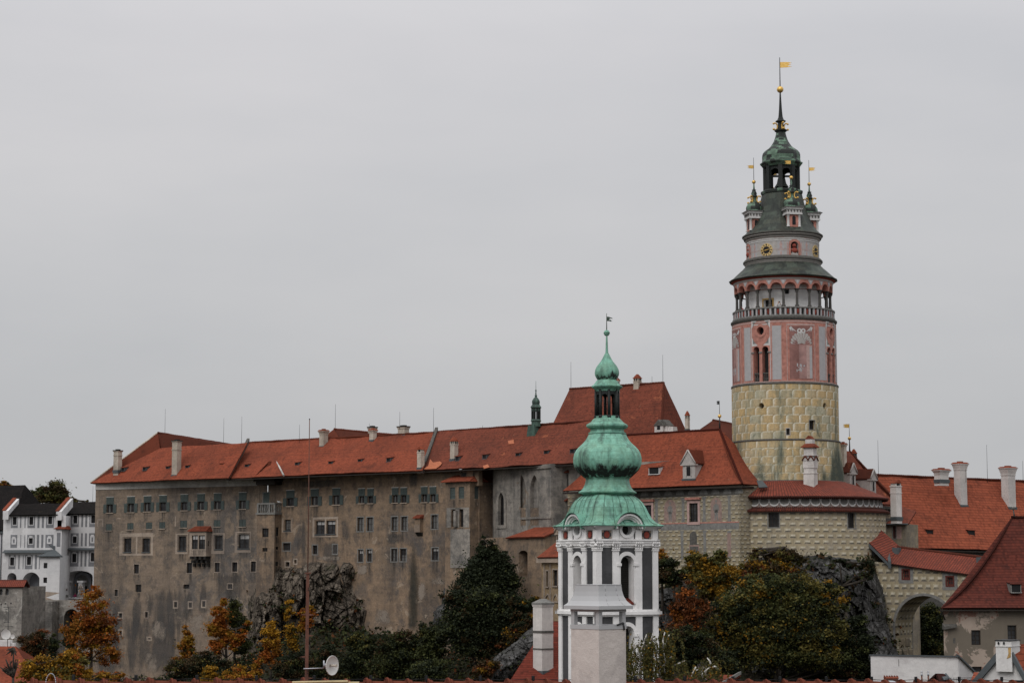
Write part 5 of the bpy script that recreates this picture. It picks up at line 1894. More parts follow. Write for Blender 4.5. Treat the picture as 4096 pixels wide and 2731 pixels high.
mb = MB()
mb.lathe(TC, LT((210, 1556), (214, 1552), (213, 1546), (206, 1544)), 96)
build(mb, 'string_course', M['stone_dark'], tow)
RM = hr(206.3, 1430)
MS = Cyl(TC, RM)
ang = lambda d: radians(d) * RM
zA, zB_ = tz(1546), tz(1300)
zf = lambda y: MS.loc(*R3(780, y))[1]
zg = lambda y: MS.loc(*R2(860, y))[1]
HM = []
BAYS = [-34 + 90 * k for k in range(4)]
PANS = [11.3 + 90 * k for k in range(4)]
z_h0, z_h1 = MS.loc(*R3(430, 430))[1], MS.loc(*R3(430, 88))[1]
z_o0, z_o1 = MS.loc(*R2(465, 1283))[1], MS.loc(*R2(465, 1196))[1]
for bdeg in BAYS:
 for s_ in (-1, 1):
  x0, x1 = sorted((bdeg + s_ * 1.7, bdeg + s_ * 9.0))
  HM.append(('arch', ang(x0), ang(x1), z_h0, z_h1, .8))
 HM.append(('round', ang(bdeg - 4.2), ang(bdeg + 4.2), z_o0, z_o1, .7))
mb = MB()
wall_mesh(mb, MS, ang(-180), ang(180), zA, zB_, HM, .3)
build(mb, 'middle_stage', M['pink'], tow)
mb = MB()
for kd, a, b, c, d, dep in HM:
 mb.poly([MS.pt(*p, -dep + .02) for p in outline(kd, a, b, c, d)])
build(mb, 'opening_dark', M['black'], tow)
def patch(mb, S, a, b, c, d, o, ds=.35, m=0):
 n = max(1, int((b - a) / ds))
 for i in range(n):
  x0, x1 = a + (b - a) * i / n, a + (b - a) * (i + 1) / n
  mb.poly([S.pt(x0, c, o), S.pt(x1, c, o), S.pt(x1, d, o), S.pt(x0, d, o)], m, [(x0, c), (x1, c), (x1, d), (x0, d)], True)
 mb.poly([S.pt(a, c, o), S.pt(a, d, o), S.pt(a, d, 0), S.pt(a, c, 0)], m)
 mb.poly([S.pt(b, c, 0), S.pt(b, d, 0), S.pt(b, d, o), S.pt(b, c, o)], m)
for p in PANS:
 for s_ in (-1, 1):
  mb = MB()
  x0, x1 = sorted((p + s_ * 22.3, p + s_ * 31.8))
  patch(mb, MS, ang(x0), ang(x1), zA + .3, zB_ - .75, .012)
  build(mb, 'grey_strip', M['panelgrey'], tow)
mb = MB()
for p in PANS:
 for s_ in (-1, 1):
  for e0, e1 in ((15.6, 16.3), (21.6, 22.2), (31.9, 32.5)):
   x0, x1 = sorted((p + s_ * e0, p + s_ * e1))
   patch(mb, MS, ang(x0), ang(x1), zA + .1, zB_ - .55, .03)
 patch(mb, MS, ang(p - 16), ang(p + 16), zB_ - .75, zB_ - .55, .035)
patch(mb, MS, ang(-180), ang(180), zB_ - .35, zB_ - .2, .02)
patch(mb, MS, ang(-180), ang(180), zA + .0, zA + .12, .05)
build(mb, 'painted_lines', M['pinkgrey'], tow)
z_s0 = zg(1372)
for p in PANS:
 mb = MB()
 patch(mb, MS, ang(p - 13.3), ang(p + 13.3), zA + .35, zB_ - .85, .014)
 nic = build(mb, 'painted_niche', M['mauve'], tow)
 mb = MB()
 patch(mb, MS, ang(p + 5.5), ang(p + 12.6), zA + .4, z_s0 - .1, .022)
 build(mb, 'pale_side', M['pinkgrey'], nic)
 mb = MB()
 patch(mb, MS, ang(p - 3), ang(p + 5.5), zA + .4, z_s0 - .1, .018)
 build(mb, 'middle_side', M['mauve_mid'], nic)
 mb = MB()
 patch(mb, MS, ang(p + 9.2), ang(p + 12.2), zA + .45, z_s0 - .3, .028)
 for k in range(14):
  x = p - 6 + 9 * random.random()
  z = zA + 1.1 + .7 * random.random()
  patch(mb, MS, ang(x), ang(x + .8 + random.random()), z, z + .1 + .25 * random.random(), .03)
 build(mb, 'bare_patch', M['panelgrey'], nic)
 mb = MB()
 cx_, cz_ = ang(p), z_s0
 R_ = ang(12.2)
 nf = 11
 for i in range(nf):
  t0 = pi * (i + .08) / nf
  t1 = pi * (i + .92) / nf
  tm = (t0 + t1) / 2
  rad = R_ * (1.0 + .12 * sin(tm))
  pts = [(cx_ - .0 + R_ * .12 * cos(t0), cz_ + R_ * .06 * sin(t0)), (cx_ - .0 + R_ * .12 * cos(t1), cz_ + R_ * .06 * sin(t1)), (cx_ + rad * .92 * cos(t1), cz_ + rad * .92 * sin(t1)), (cx_ + rad * cos(tm), cz_ + rad * 1.02 * sin(tm)), (cx_ + rad * .92 * cos(t0), cz_ + rad * .92 * sin(t0))]
  mb.poly([MS.pt(x, z, .03) for x, z in pts][::-1], 0)
  q2 = [pts[1], pts[2], ((pts[2][0] * .7 + pts[3][0] * .3), (pts[2][1] * .7 + pts[3][1] * .3))]
  mb.poly([MS.pt(x, z, .034) for x, z in q2], 1)
 build(mb, 'scallop_shell', [M['tower_pale'], M['white_house']], nic)
 mb = MB()
 for s_ in (-1, 1):
  ctr = (ang(p + s_ * 12.6), zB_ - .95)
  for k in range(5):
   t = radians(180 + 15 + 65 * k / 4) if s_ > 0 else radians(-15 - 65 * k / 4)
   L_ = 1.55 - .18 * k
   a_ = (ctr[0] + .12 * cos(t + 1.5), ctr[1] + .12 * sin(t + 1.5))
   b2 = (ctr[0] + L_ * cos(t), ctr[1] + L_ * .62 * sin(t))
   c2 = (ctr[0] + .12 * cos(t - 1.5), ctr[1] + .12 * sin(t - 1.5))
   mb.poly([MS.pt(*a_, .03), MS.pt(*b2, .03), MS.pt(*c2, .03)] if True else [], k % 2)
  sc_ = (ang(p + s_ * 2.2), zB_ - 1.35)
  for j in range(10):
   t0, t1 = 2 * pi * j / 10, 2 * pi * (j + 1) / 10
   mb.poly([MS.pt(sc_[0] + .28 * cos(t0), sc_[1] + .28 * sin(t0), .036), MS.pt(sc_[0] + .28 * cos(t1), sc_[1] + .28 * sin(t1), .036), MS.pt(sc_[0] + .12 * cos(t1), sc_[1] + .12 * sin(t1), .036), MS.pt(sc_[0] + .12 * cos(t0), sc_[1] + .12 * sin(t0), .036)], 0)
 build(mb, 'acanthus_corners', [M['tower_white'], M['panelgrey']], nic)
for bdeg in BAYS:
 mb = MB()
 for s_ in (-1, 1):
  for zc, up in (((z_o0 + z_o1) / 2 + .78, 1), ((z_o0 + z_o1) / 2 - 1.15, -1)):
   x = ang(bdeg + s_ * 7.4)
   pts = [(x + s_ * .42, zc + .55 * up), (x - s_ * .45, zc + .5 * up), (x + s_ * .05, zc + .12 * up), (x + s_ * .4, zc - .55 * up)]
   pts = pts if s_ * up > 0 else pts[::-1]
   mb.poly([MS.pt(*q, .02) for q in pts][::-1], 0)
   q3 = [(x * .5 + pts_[0] * .5, zc * .45 + pts_[1] * .55) for pts_ in pts]
   mb.poly([MS.pt(*q, .026) for q in q3][::-1], 1)
 for s_ in (-1, 1):
  x0, x1 = sorted((bdeg + s_ * 10.9, bdeg + s_ * 11.5))
  patch(mb, MS, ang(x0), ang(x1), zA + .3, zB_ - .6, .02)
 patch(mb, MS, ang(bdeg - 11.5), ang(bdeg + 11.5), zB_ - .6, zB_ - .5, .02)
 ob = build(mb, 'painted_spandrels', [M['tower_white'], M['stone_grey']], tow)
 mb = MB()
 o = outline('round', ang(bdeg - 4.2), ang(bdeg + 4.2), z_o0, z_o1)
 ring(mb, MS, o, scaled(o, .28), 0, .05)
 build(mb, 'oculus_ring', M['pink'], tow)
 for s_ in (-1, 1):
  x0, x1 = sorted((ang(bdeg + s_ * 1.9), ang(bdeg + s_ * 8.8)))
  mb = MB()
  zr_ = z_h0 + 1.05
  mb.sbox(MS, x0, x1, zr_ - .14, zr_, -.35, -.1)
  mb.sbox(MS, x0, x1, z_h0, z_h0 + .1, -.35, -.1)
  for k in range(3):
   p_ = MS.pt(x0 + (x1 - x0) * (k + .5) / 3, z_h0, -.22)
   mb.lathe(p_, [(.06, z_h0 + .1), (.11, z_h0 + .35), (.05, z_h0 + .65), (.08, zr_ - .13)], 8, 0, 0, True)
  build(mb, 'balusters', M['col_stone'], tow)
 mb = MB()
 for dg in (-10.0, 0, 10.0):
  mb.sbox(MS, ang(bdeg + dg) - .2, ang(bdeg + dg) + .2, z_h1 - .75, z_h1 - .6, 0, .1)
 build(mb, 'impost', M['stone_grey'], tow)
mb = MB()
mb.lathe(TC, LT((205.5, 1306), (207, 1302), (211, 1296), (211, 1291), (204, 1289), (198, 1287), (186, 1287)), 96)
build(mb, 'gallery_floor', M['stone_dark'], tow)
zb0, zb1 = tz(1288), tz(1251)
RB = hr(200, 1270)
GS = Cyl(TC, RB)
NBAL = 64
mb = MB()
mb.lathe(TC, [(RB - .22, zb0), (RB + .12, zb0), (RB + .12, zb0 + .16), (RB, zb0 + .18)], 96, 0, 0)
mb.lathe(TC, [(RB - .2, zb1 - .16), (RB + .1, zb1 - .14), (RB + .1, zb1), (RB - .22, zb1), (RB - .22, zb1 - .16)], 96, 0, 0)
gbal = build(mb, 'balustrade', M['stone_grey'], tow)
mb1, mb2, mb3 = MB(), MB(), MB()
stepd = 2 * pi * RB / NBAL
for k in range(NBAL):
 a = -pi * RB + k * stepd + ROT * RB
 mb1.sbox(GS, a - stepd * .17, a + stepd * .17, zb0 + .15, zb1 - .12, -.18, .04)
 mb3.sbox(GS, a + stepd * .17, a + stepd * .83, zb0 + .15, zb1 - .12, -.16, -.08)
 cxx = a + stepd * .5
 o = outline('round', cxx - stepd * (.24 if k % 2 else .15), cxx + stepd * (.24 if k % 2 else .15), zb0 + .22, zb1 - .18)
 mb2.poly([GS.pt(*p, .0) for p in o], k % 2)
 mb2.prism([GS.pt(*p, -.07) for p in o], GS.pt(cxx, zb0, 0) - GS.pt(cxx, zb0, -.07), k % 2)
build(mb1, 'balustrade_posts', M['panelgrey'], gbal)
build(mb2, 'balustrade_shields', [M['black'], M['medallion']], gbal)
build(mb3, 'balustrade_backing', M['stone_grey'], gbal)
RI = hr(150, 1200)
IS = Cyl(TC, RI)
HI = []
dr_ = IS.rect(R2, 535, 910, 628, 1030)
HI.append(('rect', *dr_, .5))
wr_ = IS.rect(R2, 757, 800, 803, 850)
HI.append(('rect', *wr_, .5))
mb = MB()
wall_mesh(mb, IS, -pi * RI, pi * RI, tz(1289), tz(1135), HI, .4)
build(mb, 'gallery_wall', M['gallery_wall'], tow)
mb = MB()
for h in HI:
 mb.poly([IS.pt(*p, -.45) for p in outline('rect', *h[1:5])])
dk = build(mb, 'doorway', M['black'], tow)
mb = MB()
o = outline('rect', *dr_)
ring(mb, IS, o, scaled(o, .16), 0, .06)
build(mb, 'door_frame', M['ochre'], dk)
mb = MB()
RA = hr(196, 1150)
AS = Cyl(TC, RA)
za0, za1 = AS.loc(*R2(823, 790))[1], tz(1141)
NCOL = 22
sd_ = 2 * pi * RA / NCOL
off_ = AS.loc(*R2(742, 900))[0]
HA = []
for k in range(NCOL):
 x = off_ + k * sd_
 x = (x + pi * RA) % (2 * pi * RA) - pi * RA
 HA.append(('arch', x + .15, x + sd_ - .15, za0 - .02, za1 - .42, .55))
HA2 = []
for h in HA:
 HA2.append(h)
 if h[2] > pi * RA:
  HA2.append(('arch', h[1] - 2 * pi * RA, h[2] - 2 * pi * RA, h[3], h[4], .55))
wall_mesh(mb, AS, -pi * RA, pi * RA, za0, za1, HA2, .32)
inn = Cyl(TC, RA - .55)
sc_k = (RA - .55) / RA
mb.lathe(TC, [(RA - .55, za1 - .55), (RA - .55, za1)], 96)
build(mb, 'gallery_arcade', M['pink'], tow)
mb = MB()
for k in range(NCOL):
 x = off_ + k * sd_
 a, b, c, d = x - .42, x + .42, za1 - 1.0, za1 - .2
 mb.poly([AS.pt(x - .36, za1 - .12, .02), AS.pt(x - .06, za1 - .62, .02), AS.pt(x + .06, za1 - .62, .02), AS.pt(x + .36, za1 - .12, .02)], 0)
 o = outline('round', x - .10, x + .10, za1 - .42, za1 - .2)
 mb.poly([AS.pt(*p, .03) for p in o], 1)
build(mb, 'spandrel_paint', [M['panelgrey'], M['tower_white']], tow)
RC_ = RA - .28
for k in range(NCOL):
 x = (off_ + k * sd_) / RA
 p_ = V3((TC.x + RC_ * sin(x), TC.y - RC_ * cos(x), 0))
 mb = MB()
 mb.lathe(p_, [(.30, zb0 + .1), (.30, zb1 - .2), (.24, zb1 + .05), (.24, zb1 + .2), (.155, zb1 + .3), (.13, za0 - .4), (.2, za0 - .35), (.2, za0 - .28), (.17, za0 - .25), (.30, za0 - .06), (.30, za0 + .02)], 10)
 build(mb, 'gallery_column', M['col_stone'], tow)
mb = MB()
mb.lathe(TC, [(RI - .1, tz(1139)), (RA, tz(1139))], 96)
build(mb, 'gallery_ceiling', M['gallery_wall'], tow)
mb = MB()
mb.lathe(TC, LT((196, 1144), (199, 1140), (199, 1137), (204, 1134)), 96, 0, 0)
build(mb, 'gallery_cornice', M['tower_pale'], tow)
mb = MB()
mb.lathe(TC, LT((200, 1137), (206, 1132.5), (208, 1131.5)), 96, 0, 1)
mb.lathe(TC, LT((207.5, 1131.8), (215, 1128.5), (216, 1126), (207, 1121), (193, 1109), (177, 1094), (161, 1080), (148, 1066)), 24, ROT, 0, False, False)
build(mb, 'gallery_roof', [M['copper_dark'], M['medallion']], tow)
mb = MB()
mb.lathe(TC, LT((148, 1068), (150, 1064), (154, 1060), (154, 1057)), 96)
build(mb, 'cornice', M['tower_pale'], tow)
mb = MB()
mb.lathe(TC, LT((144, 972), (149, 967), (149, 962), (156, 957), (156, 954)), 96)
build(mb, 'cornice', M['tower_pale'], tow)
mb = MB()
mb.lathe(TC, LT((152.5, 1059.5), (158, 1055), (158, 1050), (152, 1043), (144, 1041)), 96)
mb.lathe(TC, LT((147, 965.5), (153, 963)), 96)
mb.lathe(TC, LT((155, 956), (160.5, 951), (160.5, 947.5), (154, 946)), 96)
build(mb, 'cornice_lead', M['stone_dark'], tow)
RK = hr(144, 1000)
KS = Cyl(TC, RK)
kang = lambda d: radians(d) * RK
zk0, zk1 = tz(1045), tz(970)
kz = lambda y: KS.loc(*R2(823, y))[1]
HK = []
for p in PANS:
 HK.append(('arch', kang(p - 6.2), kang(p + 6.2), kz(452), kz(303), .6))
fr0, fr1 = kz(262), kz(215)
OC = []
for p in PANS:
 for d_ in (-14.2, -2.5 + 2.5, 14.0, 34, -34):
  OC.append(('round', kang(p + d_) - .26, kang(p + d_) + .26, fr0 + .05, fr1 - .05, .3))
mb = MB()
wall_mesh(mb, KS, kang(-180), kang(180), zk0, zk1, HK + OC, .3)
build(mb, 'clock_stage', M['tower_pale'], tow)
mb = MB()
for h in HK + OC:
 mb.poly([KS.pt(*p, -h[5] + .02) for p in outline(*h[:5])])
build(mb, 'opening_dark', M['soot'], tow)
mb = MB()
for p in PANS:
 o = outline('arch', kang(p - 6.2), kang(p + 6.2), kz(452), kz(303))
 ring(mb, KS, o, scaled(o, .26), 0, .06, 0)
build(mb, 'niche_frame', M['pink'], tow)
for p in PANS:
 mb = MB()
 q_ = KS.pt(kang(p), kz(400), -.15)
 mb.ball(q_ + V3((0, 0, .05)), .42, 0, 10, 6, (1, .7, .8))
 mb.ball(q_ + V3((0, 0, .62)), .26, 0, 10, 6)
 mb.sbox(KS, kang(p) - .42, kang(p) + .42, kz(452) + .05, kz(425), -.3, .02, 1)
 mb.sbox(KS, kang(p) - .3, kang(p) + .3, kz(425), kz(402), -.3, .0, 1)
 build(mb, 'bust', [M['medallion'], M['tower_pale']], tow)
for p in PANS:
 for s_ in (-1, 1):
  for e0, e1 in ((9.5, 13.8), (17, 27)):
   mb = MB()
   x0, x1 = sorted((p + s_ * e0, p + s_ * e1))
   patch(mb, KS, kang(x0), kang(x1), kz(450), kz(395), .012, m=0)
   patch(mb, KS, kang(x0), kang(x1), kz(380), kz(300), .012, m=0)
   build(mb, 'painted_field', M['panelgrey'], tow)
mb = MB()
for p in PANS:
 for s_ in (-1, 1):
  x = p + s_ * 21.5
  for j, (y0, y1, w) in enumerate(((440, 405, 1.2), (395, 388, 4), (372, 362, 2.6), (360, 345, 1.3), (343, 318, 2.2), (316, 300, 1.0))):
   patch(mb, KS, kang(x - w), kang(x + w), kz(y0), kz(y1), .02, m=0)
  x = p + s_ * 11.6
  patch(mb, KS, kang(x - .9), kang(x + .9), kz(440), kz(310), .02, m=0)
patch(mb, KS, kang(-180), kang(180), kz(383), kz(379), .018)
build(mb, 'painted_ornament', M['pinkgrey'], tow)
mb = MB()
patch(mb, KS, kang(-180), kang(180), kz(292), kz(283), .05)
patch(mb, KS, kang(-180), kang(180), fr0 - .12, fr0 - .02, .04)
patch(mb, KS, kang(-180), kang(180), fr1 + .02, fr1 + .12, .05)
build(mb, 'painted_lines', M['tower_white'], tow)
mb = MB()
for p in PANS:
 for s0, s1 in ((-32, -16.5), (16.5, 32)):
  patch(mb, KS, kang(p + s0), kang(p + s1), fr0 + .02, fr1 - .02, .015)
build(mb, 'frieze_panels', M['mauve'], tow)
NUM = ['XII', 'I', 'II', 'III', 'IIII', 'V', 'VI', 'VII', 'VIII', 'IX', 'X', 'XI']
for k in range(4):
 cd_ = -33.6 + 90 * k
 cx_, czz = kang(cd_), kz(383)
 Rk = hr(26, 1000)
 mb = MB()
 n_ = 40
 PT = lambda r, t, o: KS.pt(cx_ + r * sin(t), czz + r * cos(t), o)
 for i in range(n_):
  t0, t1 = 2 * pi * i / n_, 2 * pi * (i + 1) / n_
  mb.poly([PT(Rk, t0, .05), PT(Rk, t1, .05), PT(Rk * .56, t1, .05), PT(Rk * .56, t0, .05)][::-1])
  mb.poly([PT(Rk, t0, .0), PT(Rk, t1, .0), PT(Rk, t1, .05), PT(Rk, t0, .05)])
 clk = build(mb, 'clock_face', M['clock_ochre'], tow)
 mb = MB()
 mb.poly([PT(Rk * .565, 2 * pi * i / n_, .04) for i in range(n_)])
 build(mb, 'clock_centre', M['black'], clk)
 mb = MB()
 for h, s in enumerate(NUM):
  t = 2 * pi * h / 12
  rr0, rr1 = Rk * .64, Rk * .93
  wtot = sum({'I': .55, 'V': 1, 'X': 1}[c_] for c_ in s)
  cur = -wtot / 2
  U = Rk * .085
  for c_ in s:
   w = {'I': .55, 'V': 1, 'X': 1}[c_]
   def stroke(xa, ra, xb, rb2, th=.030 * Rk):
    f_ = lambda x, r, dx: PT_xy(x + dx, r, t)
    mb.poly([f_(xa, ra, -th), f_(xa, ra, th), f_(xb, rb2, th), f_(xb, rb2, -th)])
   def PT_xy(x, r, t):
    return KS.pt(cx_ + r * sin(t) + x * cos(t), czz + r * cos(t) - x * sin(t), .058)
   xm = (cur + w / 2) * U
   if c_ == 'I':
    stroke(xm, rr0, xm, rr1)
   elif c_ == 'V':
    stroke(xm - .4 * U, rr1, xm, rr0)
    stroke(xm + .4 * U, rr1, xm, rr0)
   else:
    stroke(xm - .4 * U, rr1, xm + .4 * U, rr0)
    stroke(xm + .4 * U, rr1, xm - .4 * U, rr0)
   cur += w
 build(mb, 'numerals', M['black'], clk)
 mb = MB()
 for t, L_, w in ((radians(262), .86, .045), (radians(78), .5, .06)):
  d_ = V3((sin(t), cos(t)))
  n2 = V3((d_.y, -d_.x))
  q = [(-d_.x * .15 * Rk - n2.x * w * Rk, -d_.y * .15 * Rk - n2.y * w * Rk), (d_.x * L_ * Rk - n2.x * w * Rk * .5, d_.y * L_ * Rk - n2.y * w * Rk * .5), (d_.x * L_ * Rk + n2.x * w * Rk * .5, d_.y * L_ * Rk + n2.y * w * Rk * .5), (-d_.x * .15 * Rk + n2.x * w * Rk, -d_.y * .15 * Rk + n2.y * w * Rk)]
  mb.hexa([KS.pt(cx_ + a, czz + b, .07) for a, b in q] + [KS.pt(cx_ + a, czz + b, .10) for a, b in q])
 build(mb, 'clock_hands', M['gold'], clk)
def octo(zr0, zr1):
 def f(t, z):
  k = min(max((z - zr0) / (zr1 - zr0), 0), 1)
  t = (t + pi / 8) % (pi / 4) - pi / 8
  o = cos(pi / 8) / cos(t) * 1.035
  return 1 * (1 - k) + o * k
 return f
mb = MB()
mb.lathe(TC, LT((159, 947), (150, 940), (138, 928), (126, 912), (114, 893), (104, 874), (96, 855), (89, 832), (83, 806), (78, 782)), 48, ROT, 0, False, False, shape=octo(tz(935), tz(870)))
build(mb, 'spire_roof', M['copper_dark'], tow)
OR = ROT + pi / 8
mb = MB()
mb.lathe(TC, LT((76, 784), (82, 779), (84, 771), (83, 766), (30, 764)), 8, OR, 0, False, False)
build(mb, 'lantern_floor', M['copper_cap'], tow)
mb = MB()
mb.lathe(TC, LT((60, 673), (73, 672), (79, 664), (85, 657), (85, 653), (76, 650)), 8, OR, 0, False, False)
lan = build(mb, 'lantern', M['copper_cap'], tow)
for k in range(8):
 t = 2 * pi * k / 8 + OR
 R_ = hr(66, 720)
 c_ = TC + V3((sin(t), -cos(t), 0)) * R_
 mb = MB()
 e_ = V3((cos(t), sin(t), 0))
 mb.obox(c_, e_, hr(16, 720), hr(14, 720), tz(768), tz(660))
 build(mb, 'lantern_post', M['lantern_dark'], lan)
mb = MB()
for k in range(8):
 t0, t1 = 2 * pi * k / 8 + OR, 2 * pi * (k + 1) / 8 + OR
 R_ = hr(66, 720)
 a_, b2 = TC + V3((sin(t0), -cos(t0), 0)) * R_, TC + V3((sin(t1), -cos(t1), 0)) * R_
 W_ = Wall(a_, b2)
 hh = [('arch', .2, W_.L - .2, tz(760), tz(683), .25)]
 wall_mesh(mb, W_, 0, W_.L, tz(700), tz(655), hh)
build(mb, 'lantern_arches', M['lantern_dark'], lan)
mb = MB()
bz_ = tz(748)
mb.lathe(TC, [(.001, bz_ + 1.2), (.35, bz_ + 1.18), (.45, bz_ + .9), (.55, bz_ + .4), (.8, bz_), (.82, bz_ - .05)], 16, 0, 0, True)
mb.tube(TC + V3((-1.6, 0, bz_ + 1.25)), TC + V3((1.6, 0, bz_ + 1.25)), .12, .12, 6)
mb.tube(TC + V3((.3, 0, tz(764))), TC + V3((.3, 0, tz(660))), .12, .12, 6)
build(mb, 'bell', M['bronze'], lan)
mb = MB()
mb.lathe(TC, LT((78, 651), (77, 647), (75.5, 640), (76, 630), (75.5, 622), (73, 613), (67, 605), (57, 598), (48, 592), (40, 584), (33.5, 574), (28.5, 565), (25, 556), (21, 543), (18.3, 530)), 8, OR, 0, False, False)
build(mb, 'cupola', M['copper_cap'], tow)
mb = MB()
mb.lathe(TC, LT((18, 531), (25, 526), (26, 521), (20, 519), (12, 517), (11.5, 492), (18, 490), (21, 487), (20, 484), (13, 480), (9, 470), (8, 462), (6, 438), (4, 400), (2.6, 368)), 8, OR, 0, False, False)
spi = build(mb, 'spire', M['lantern_dark'], tow)
def scroll(mb, c, out, up, s, m=0, flip=1):
 """S-shaped gilt bracket in the plane of out and up."""
 pts = []
 for i in range(15):
  t = i / 14
  a = 2 * pi * t
  b_a = radians(-125 + 250 * t)
  x = .36 - .36 * cos(b_a)
  z = -.5 - .5 * sin(b_a)
  pts.append(c + out * s * x + up * s * z * flip)
 for p, q in zip(pts[:-1], pts[1:]):
  mb.tube(p, q, s * .10, s * .10, 6, m)
 mb.ball(pts[-1], s * .17, m, 8, 5)
 mb.ball(pts[0], s * .15, m, 8, 5)
mb = MB()
for k in range(4):
 t = ROT + pi / 2 * k + pi / 4 * 0
 o_ = V3((sin(t), -cos(t), 0))
 scroll(mb, TC + o_ * hr(14, 500) + V3((0, 0, tz(494))), o_, V3((0, 0, 1)), hr(30, 500) * .92)
build(mb, 'gilt_brackets', M['gold'], spi)
vane(V3((TX, TY, tz(370))), tz(231), tz(359), hr(13.5, 359), (hr(47, 250), hr(23, 250), tz(272)), [M['gold'], M['iron'], M['gold']], tow, side=1, cone=.08)
for k in range(4):
 t = ROT + pi / 2 * k
 o_ = V3((sin(t), -cos(t), 0))
 e_ = V3((cos(t), sin(t), 0))
 c_ = TC + o_ * hr(116, 800)
 s_ = hr(1, 800) * .19772
 dz = .0
 cy = c_.y
 zv = lambda y, cy=TY: P(3145, 620 + y * .19772, cy).z
 y0 = -40
 Z = lambda y: zv(y + 10)
 W2 = 250 * s_
 mb = MB()
 mb.obox(c_, e_, W2, W2, Z(1560), Z(1300))
 tt = build(mb, 'corner_turret', M['pink'], tow)
 mb = MB()
 for sx in (-1, 1):
  for sy in (-1, 1):
   q_ = c_ + e_ * sx * W2 * .46 + o_ * sy * W2 * .46
   mb.lathe(q_, [(33 * s_, Z(1560)), (33 * s_, Z(1540)), (27 * s_, Z(1530)), (25 * s_, Z(1350)), (33 * s_, Z(1340)), (33 * s_, Z(1318))], 10, 0, 0, True)
 n0 = len(mb.v)
 for (a, y_0, y_1) in ((330, 1318, 1285), (350, 1215, 1195)):
  mb.obox(c_, e_, a * s_, a * s_, Z(y_0), Z(y_1))
 mb.obox(c_, e_, 310 * s_, 310 * s_, Z(1285), Z(1215))
 mb.obox(c_, e_, 350 * s_, 350 * s_, Z(1195), Z(1165), 0, 410 * s_, 410 * s_)
 for f_, g_ in ((o_, e_), (e_, o_), (-o_, e_), (-e_, o_)):
  for i in range(5):
   mb.obox(c_ + f_ * 160 * s_ + g_ * (i - 2) * 64 * s_, g_, 24 * s_, 14 * s_, Z(1265), Z(1225), 1)
 build(mb, 'turret_cornice', [M['tower_white'], M['stone_dark']], tt)
 mb = MB()
 for f_, g_ in ((o_, e_), (e_, o_), (-o_, e_), (-e_, o_)):
  W_ = Wall(c_ + f_ * W2 * .5 - g_ * W2 * .5, c_ + f_ * W2 * .5 + g_ * W2 * .5)
  if W_.n.dot(f_) < 0:
   W_ = Wall(W_.B, W_.A)
  mb.poly([W_.pt(*p, .02) for p in outline('arch', W2 * .36, W2 * .64, Z(1520), Z(1345))])
 build(mb, 'turret_window', M['black'], tt)
 mb = MB()
 mb.obox(c_, e_, 420 * s_, 420 * s_, Z(1166), Z(1140), 0, 330 * s_, 330 * s_)
 mb.lathe(c_, [(160 * s_, Z(1142)), (168 * s_, Z(1110)), (160 * s_, Z(1060)), (130 * s_, Z(1010)), (85 * s_, Z(975)), (48 * s_, Z(955)), (42 * s_, Z(880)), (70 * s_, Z(860)), (72 * s_, Z(845)), (50 * s_, Z(825)), (60 * s_, Z(800)), (48 * s_, Z(765)), (34 * s_, Z(740)), (46 * s_, Z(722)), (20 * s_, Z(712)), (10 * s_, Z(590))], 12, 0, 0, True)
 build(mb, 'turret_dome', M['copper_cap'], tt)
 mb = MB()
 for j in range(4):
  t2 = t + pi / 4 + pi / 2 * j
  d_ = V3((sin(t2), -cos(t2), 0))
  scroll(mb, c_ + d_ * 62 * s_ + V3((0, 0, Z(855))), d_, V3((0, 0, 1)), 130 * s_)
 build(mb, 'gilt_brackets', M['gold'], tt)
 vane(V3((c_.x, c_.y, Z(600))), Z(70), Z(560), 38 * s_, (130 * s_, 68 * s_, Z(290)), [M['gold'], M['iron'], M['gold']], tt, side=(-1, 1, 1, -1)[k], cone=.06)
# -- right-hand castle houses
hb = thing('little_castle_house', 'steep hipped red roof house with two gabled dormers, tucked behind the round tower', 'castle house', (44, 242, 18))
apx = P(*R7(238, 372), 245)
ec = P(*R7(722, 888), 240)
EH = ec.z
ed = V3((.62, .78, 0))
el_ = V3((BC.x + 3, ec.y - 9, EH))
el_ = P(*R7(330, 790), 233)
el_.z = EH
e_f = (xy(ec) - xy(el_)).normalized()
mb = MB()
apr = apx + V3((-3, 2, 0))
plx = roof(mb, el_ - e_f * 4, ec, apx, apx - e_f * 2.5, 14, 9, .04, curve=.35)
er = ec + V3((-e_f.y, e_f.x, 0)) * 12
roof(mb, ec, er, apx + V3((.03, .03, 0)), apx, 8, 8, .04, curve=.35)
mb.prism([apx, apx - e_f * 2.5, el_ - e_f * 4 + V3((-e_f.y, e_f.x, 0)) * 12, er], (0, 0, -.2))
ridge_caps(mb, apx, ec, .12)
hroof2 = build(mb, 'roof', M['tile_old'], hb)
HWl = Wall(el_ - e_f * 4, ec - e_f * .6)
HW = HWl.off(-.7)
HWr = Wall(HW.pt(HW.L, 0), HW.pt(HW.L, 0) - HW.n * 10)
hq = []
wn = window(hb, HW, HW.rect(R7, 522, 1035, 552, 1130), hq, dep=.2, mull=(1, 2), sur=M['pinkgrey'], sw=.2, proud=.06)
mb = MB()
wall_mesh(mb, HW, 0, HW.L, 8, EH - .2, hq)
wall_mesh(mb, HWr, 0, 10, 8, EH - .2)
build(mb, 'wall', M['painted'], hb)
mb = MB()
a_ = HW.loc(*R7(500, 900))[0]
mb.sbox(HW, 0, HW.L, EH - .55, EH - .2, -.1, .5)
mb.sbox(HWr, 0, 10, EH - .55, EH - .2, -.1, .5)
for i in range(12):
 x = HW.L - .3 - i * .75
 mb.sbox(HW, x - .12, x + .12, EH - 1.15, EH - .55, 0, .4)
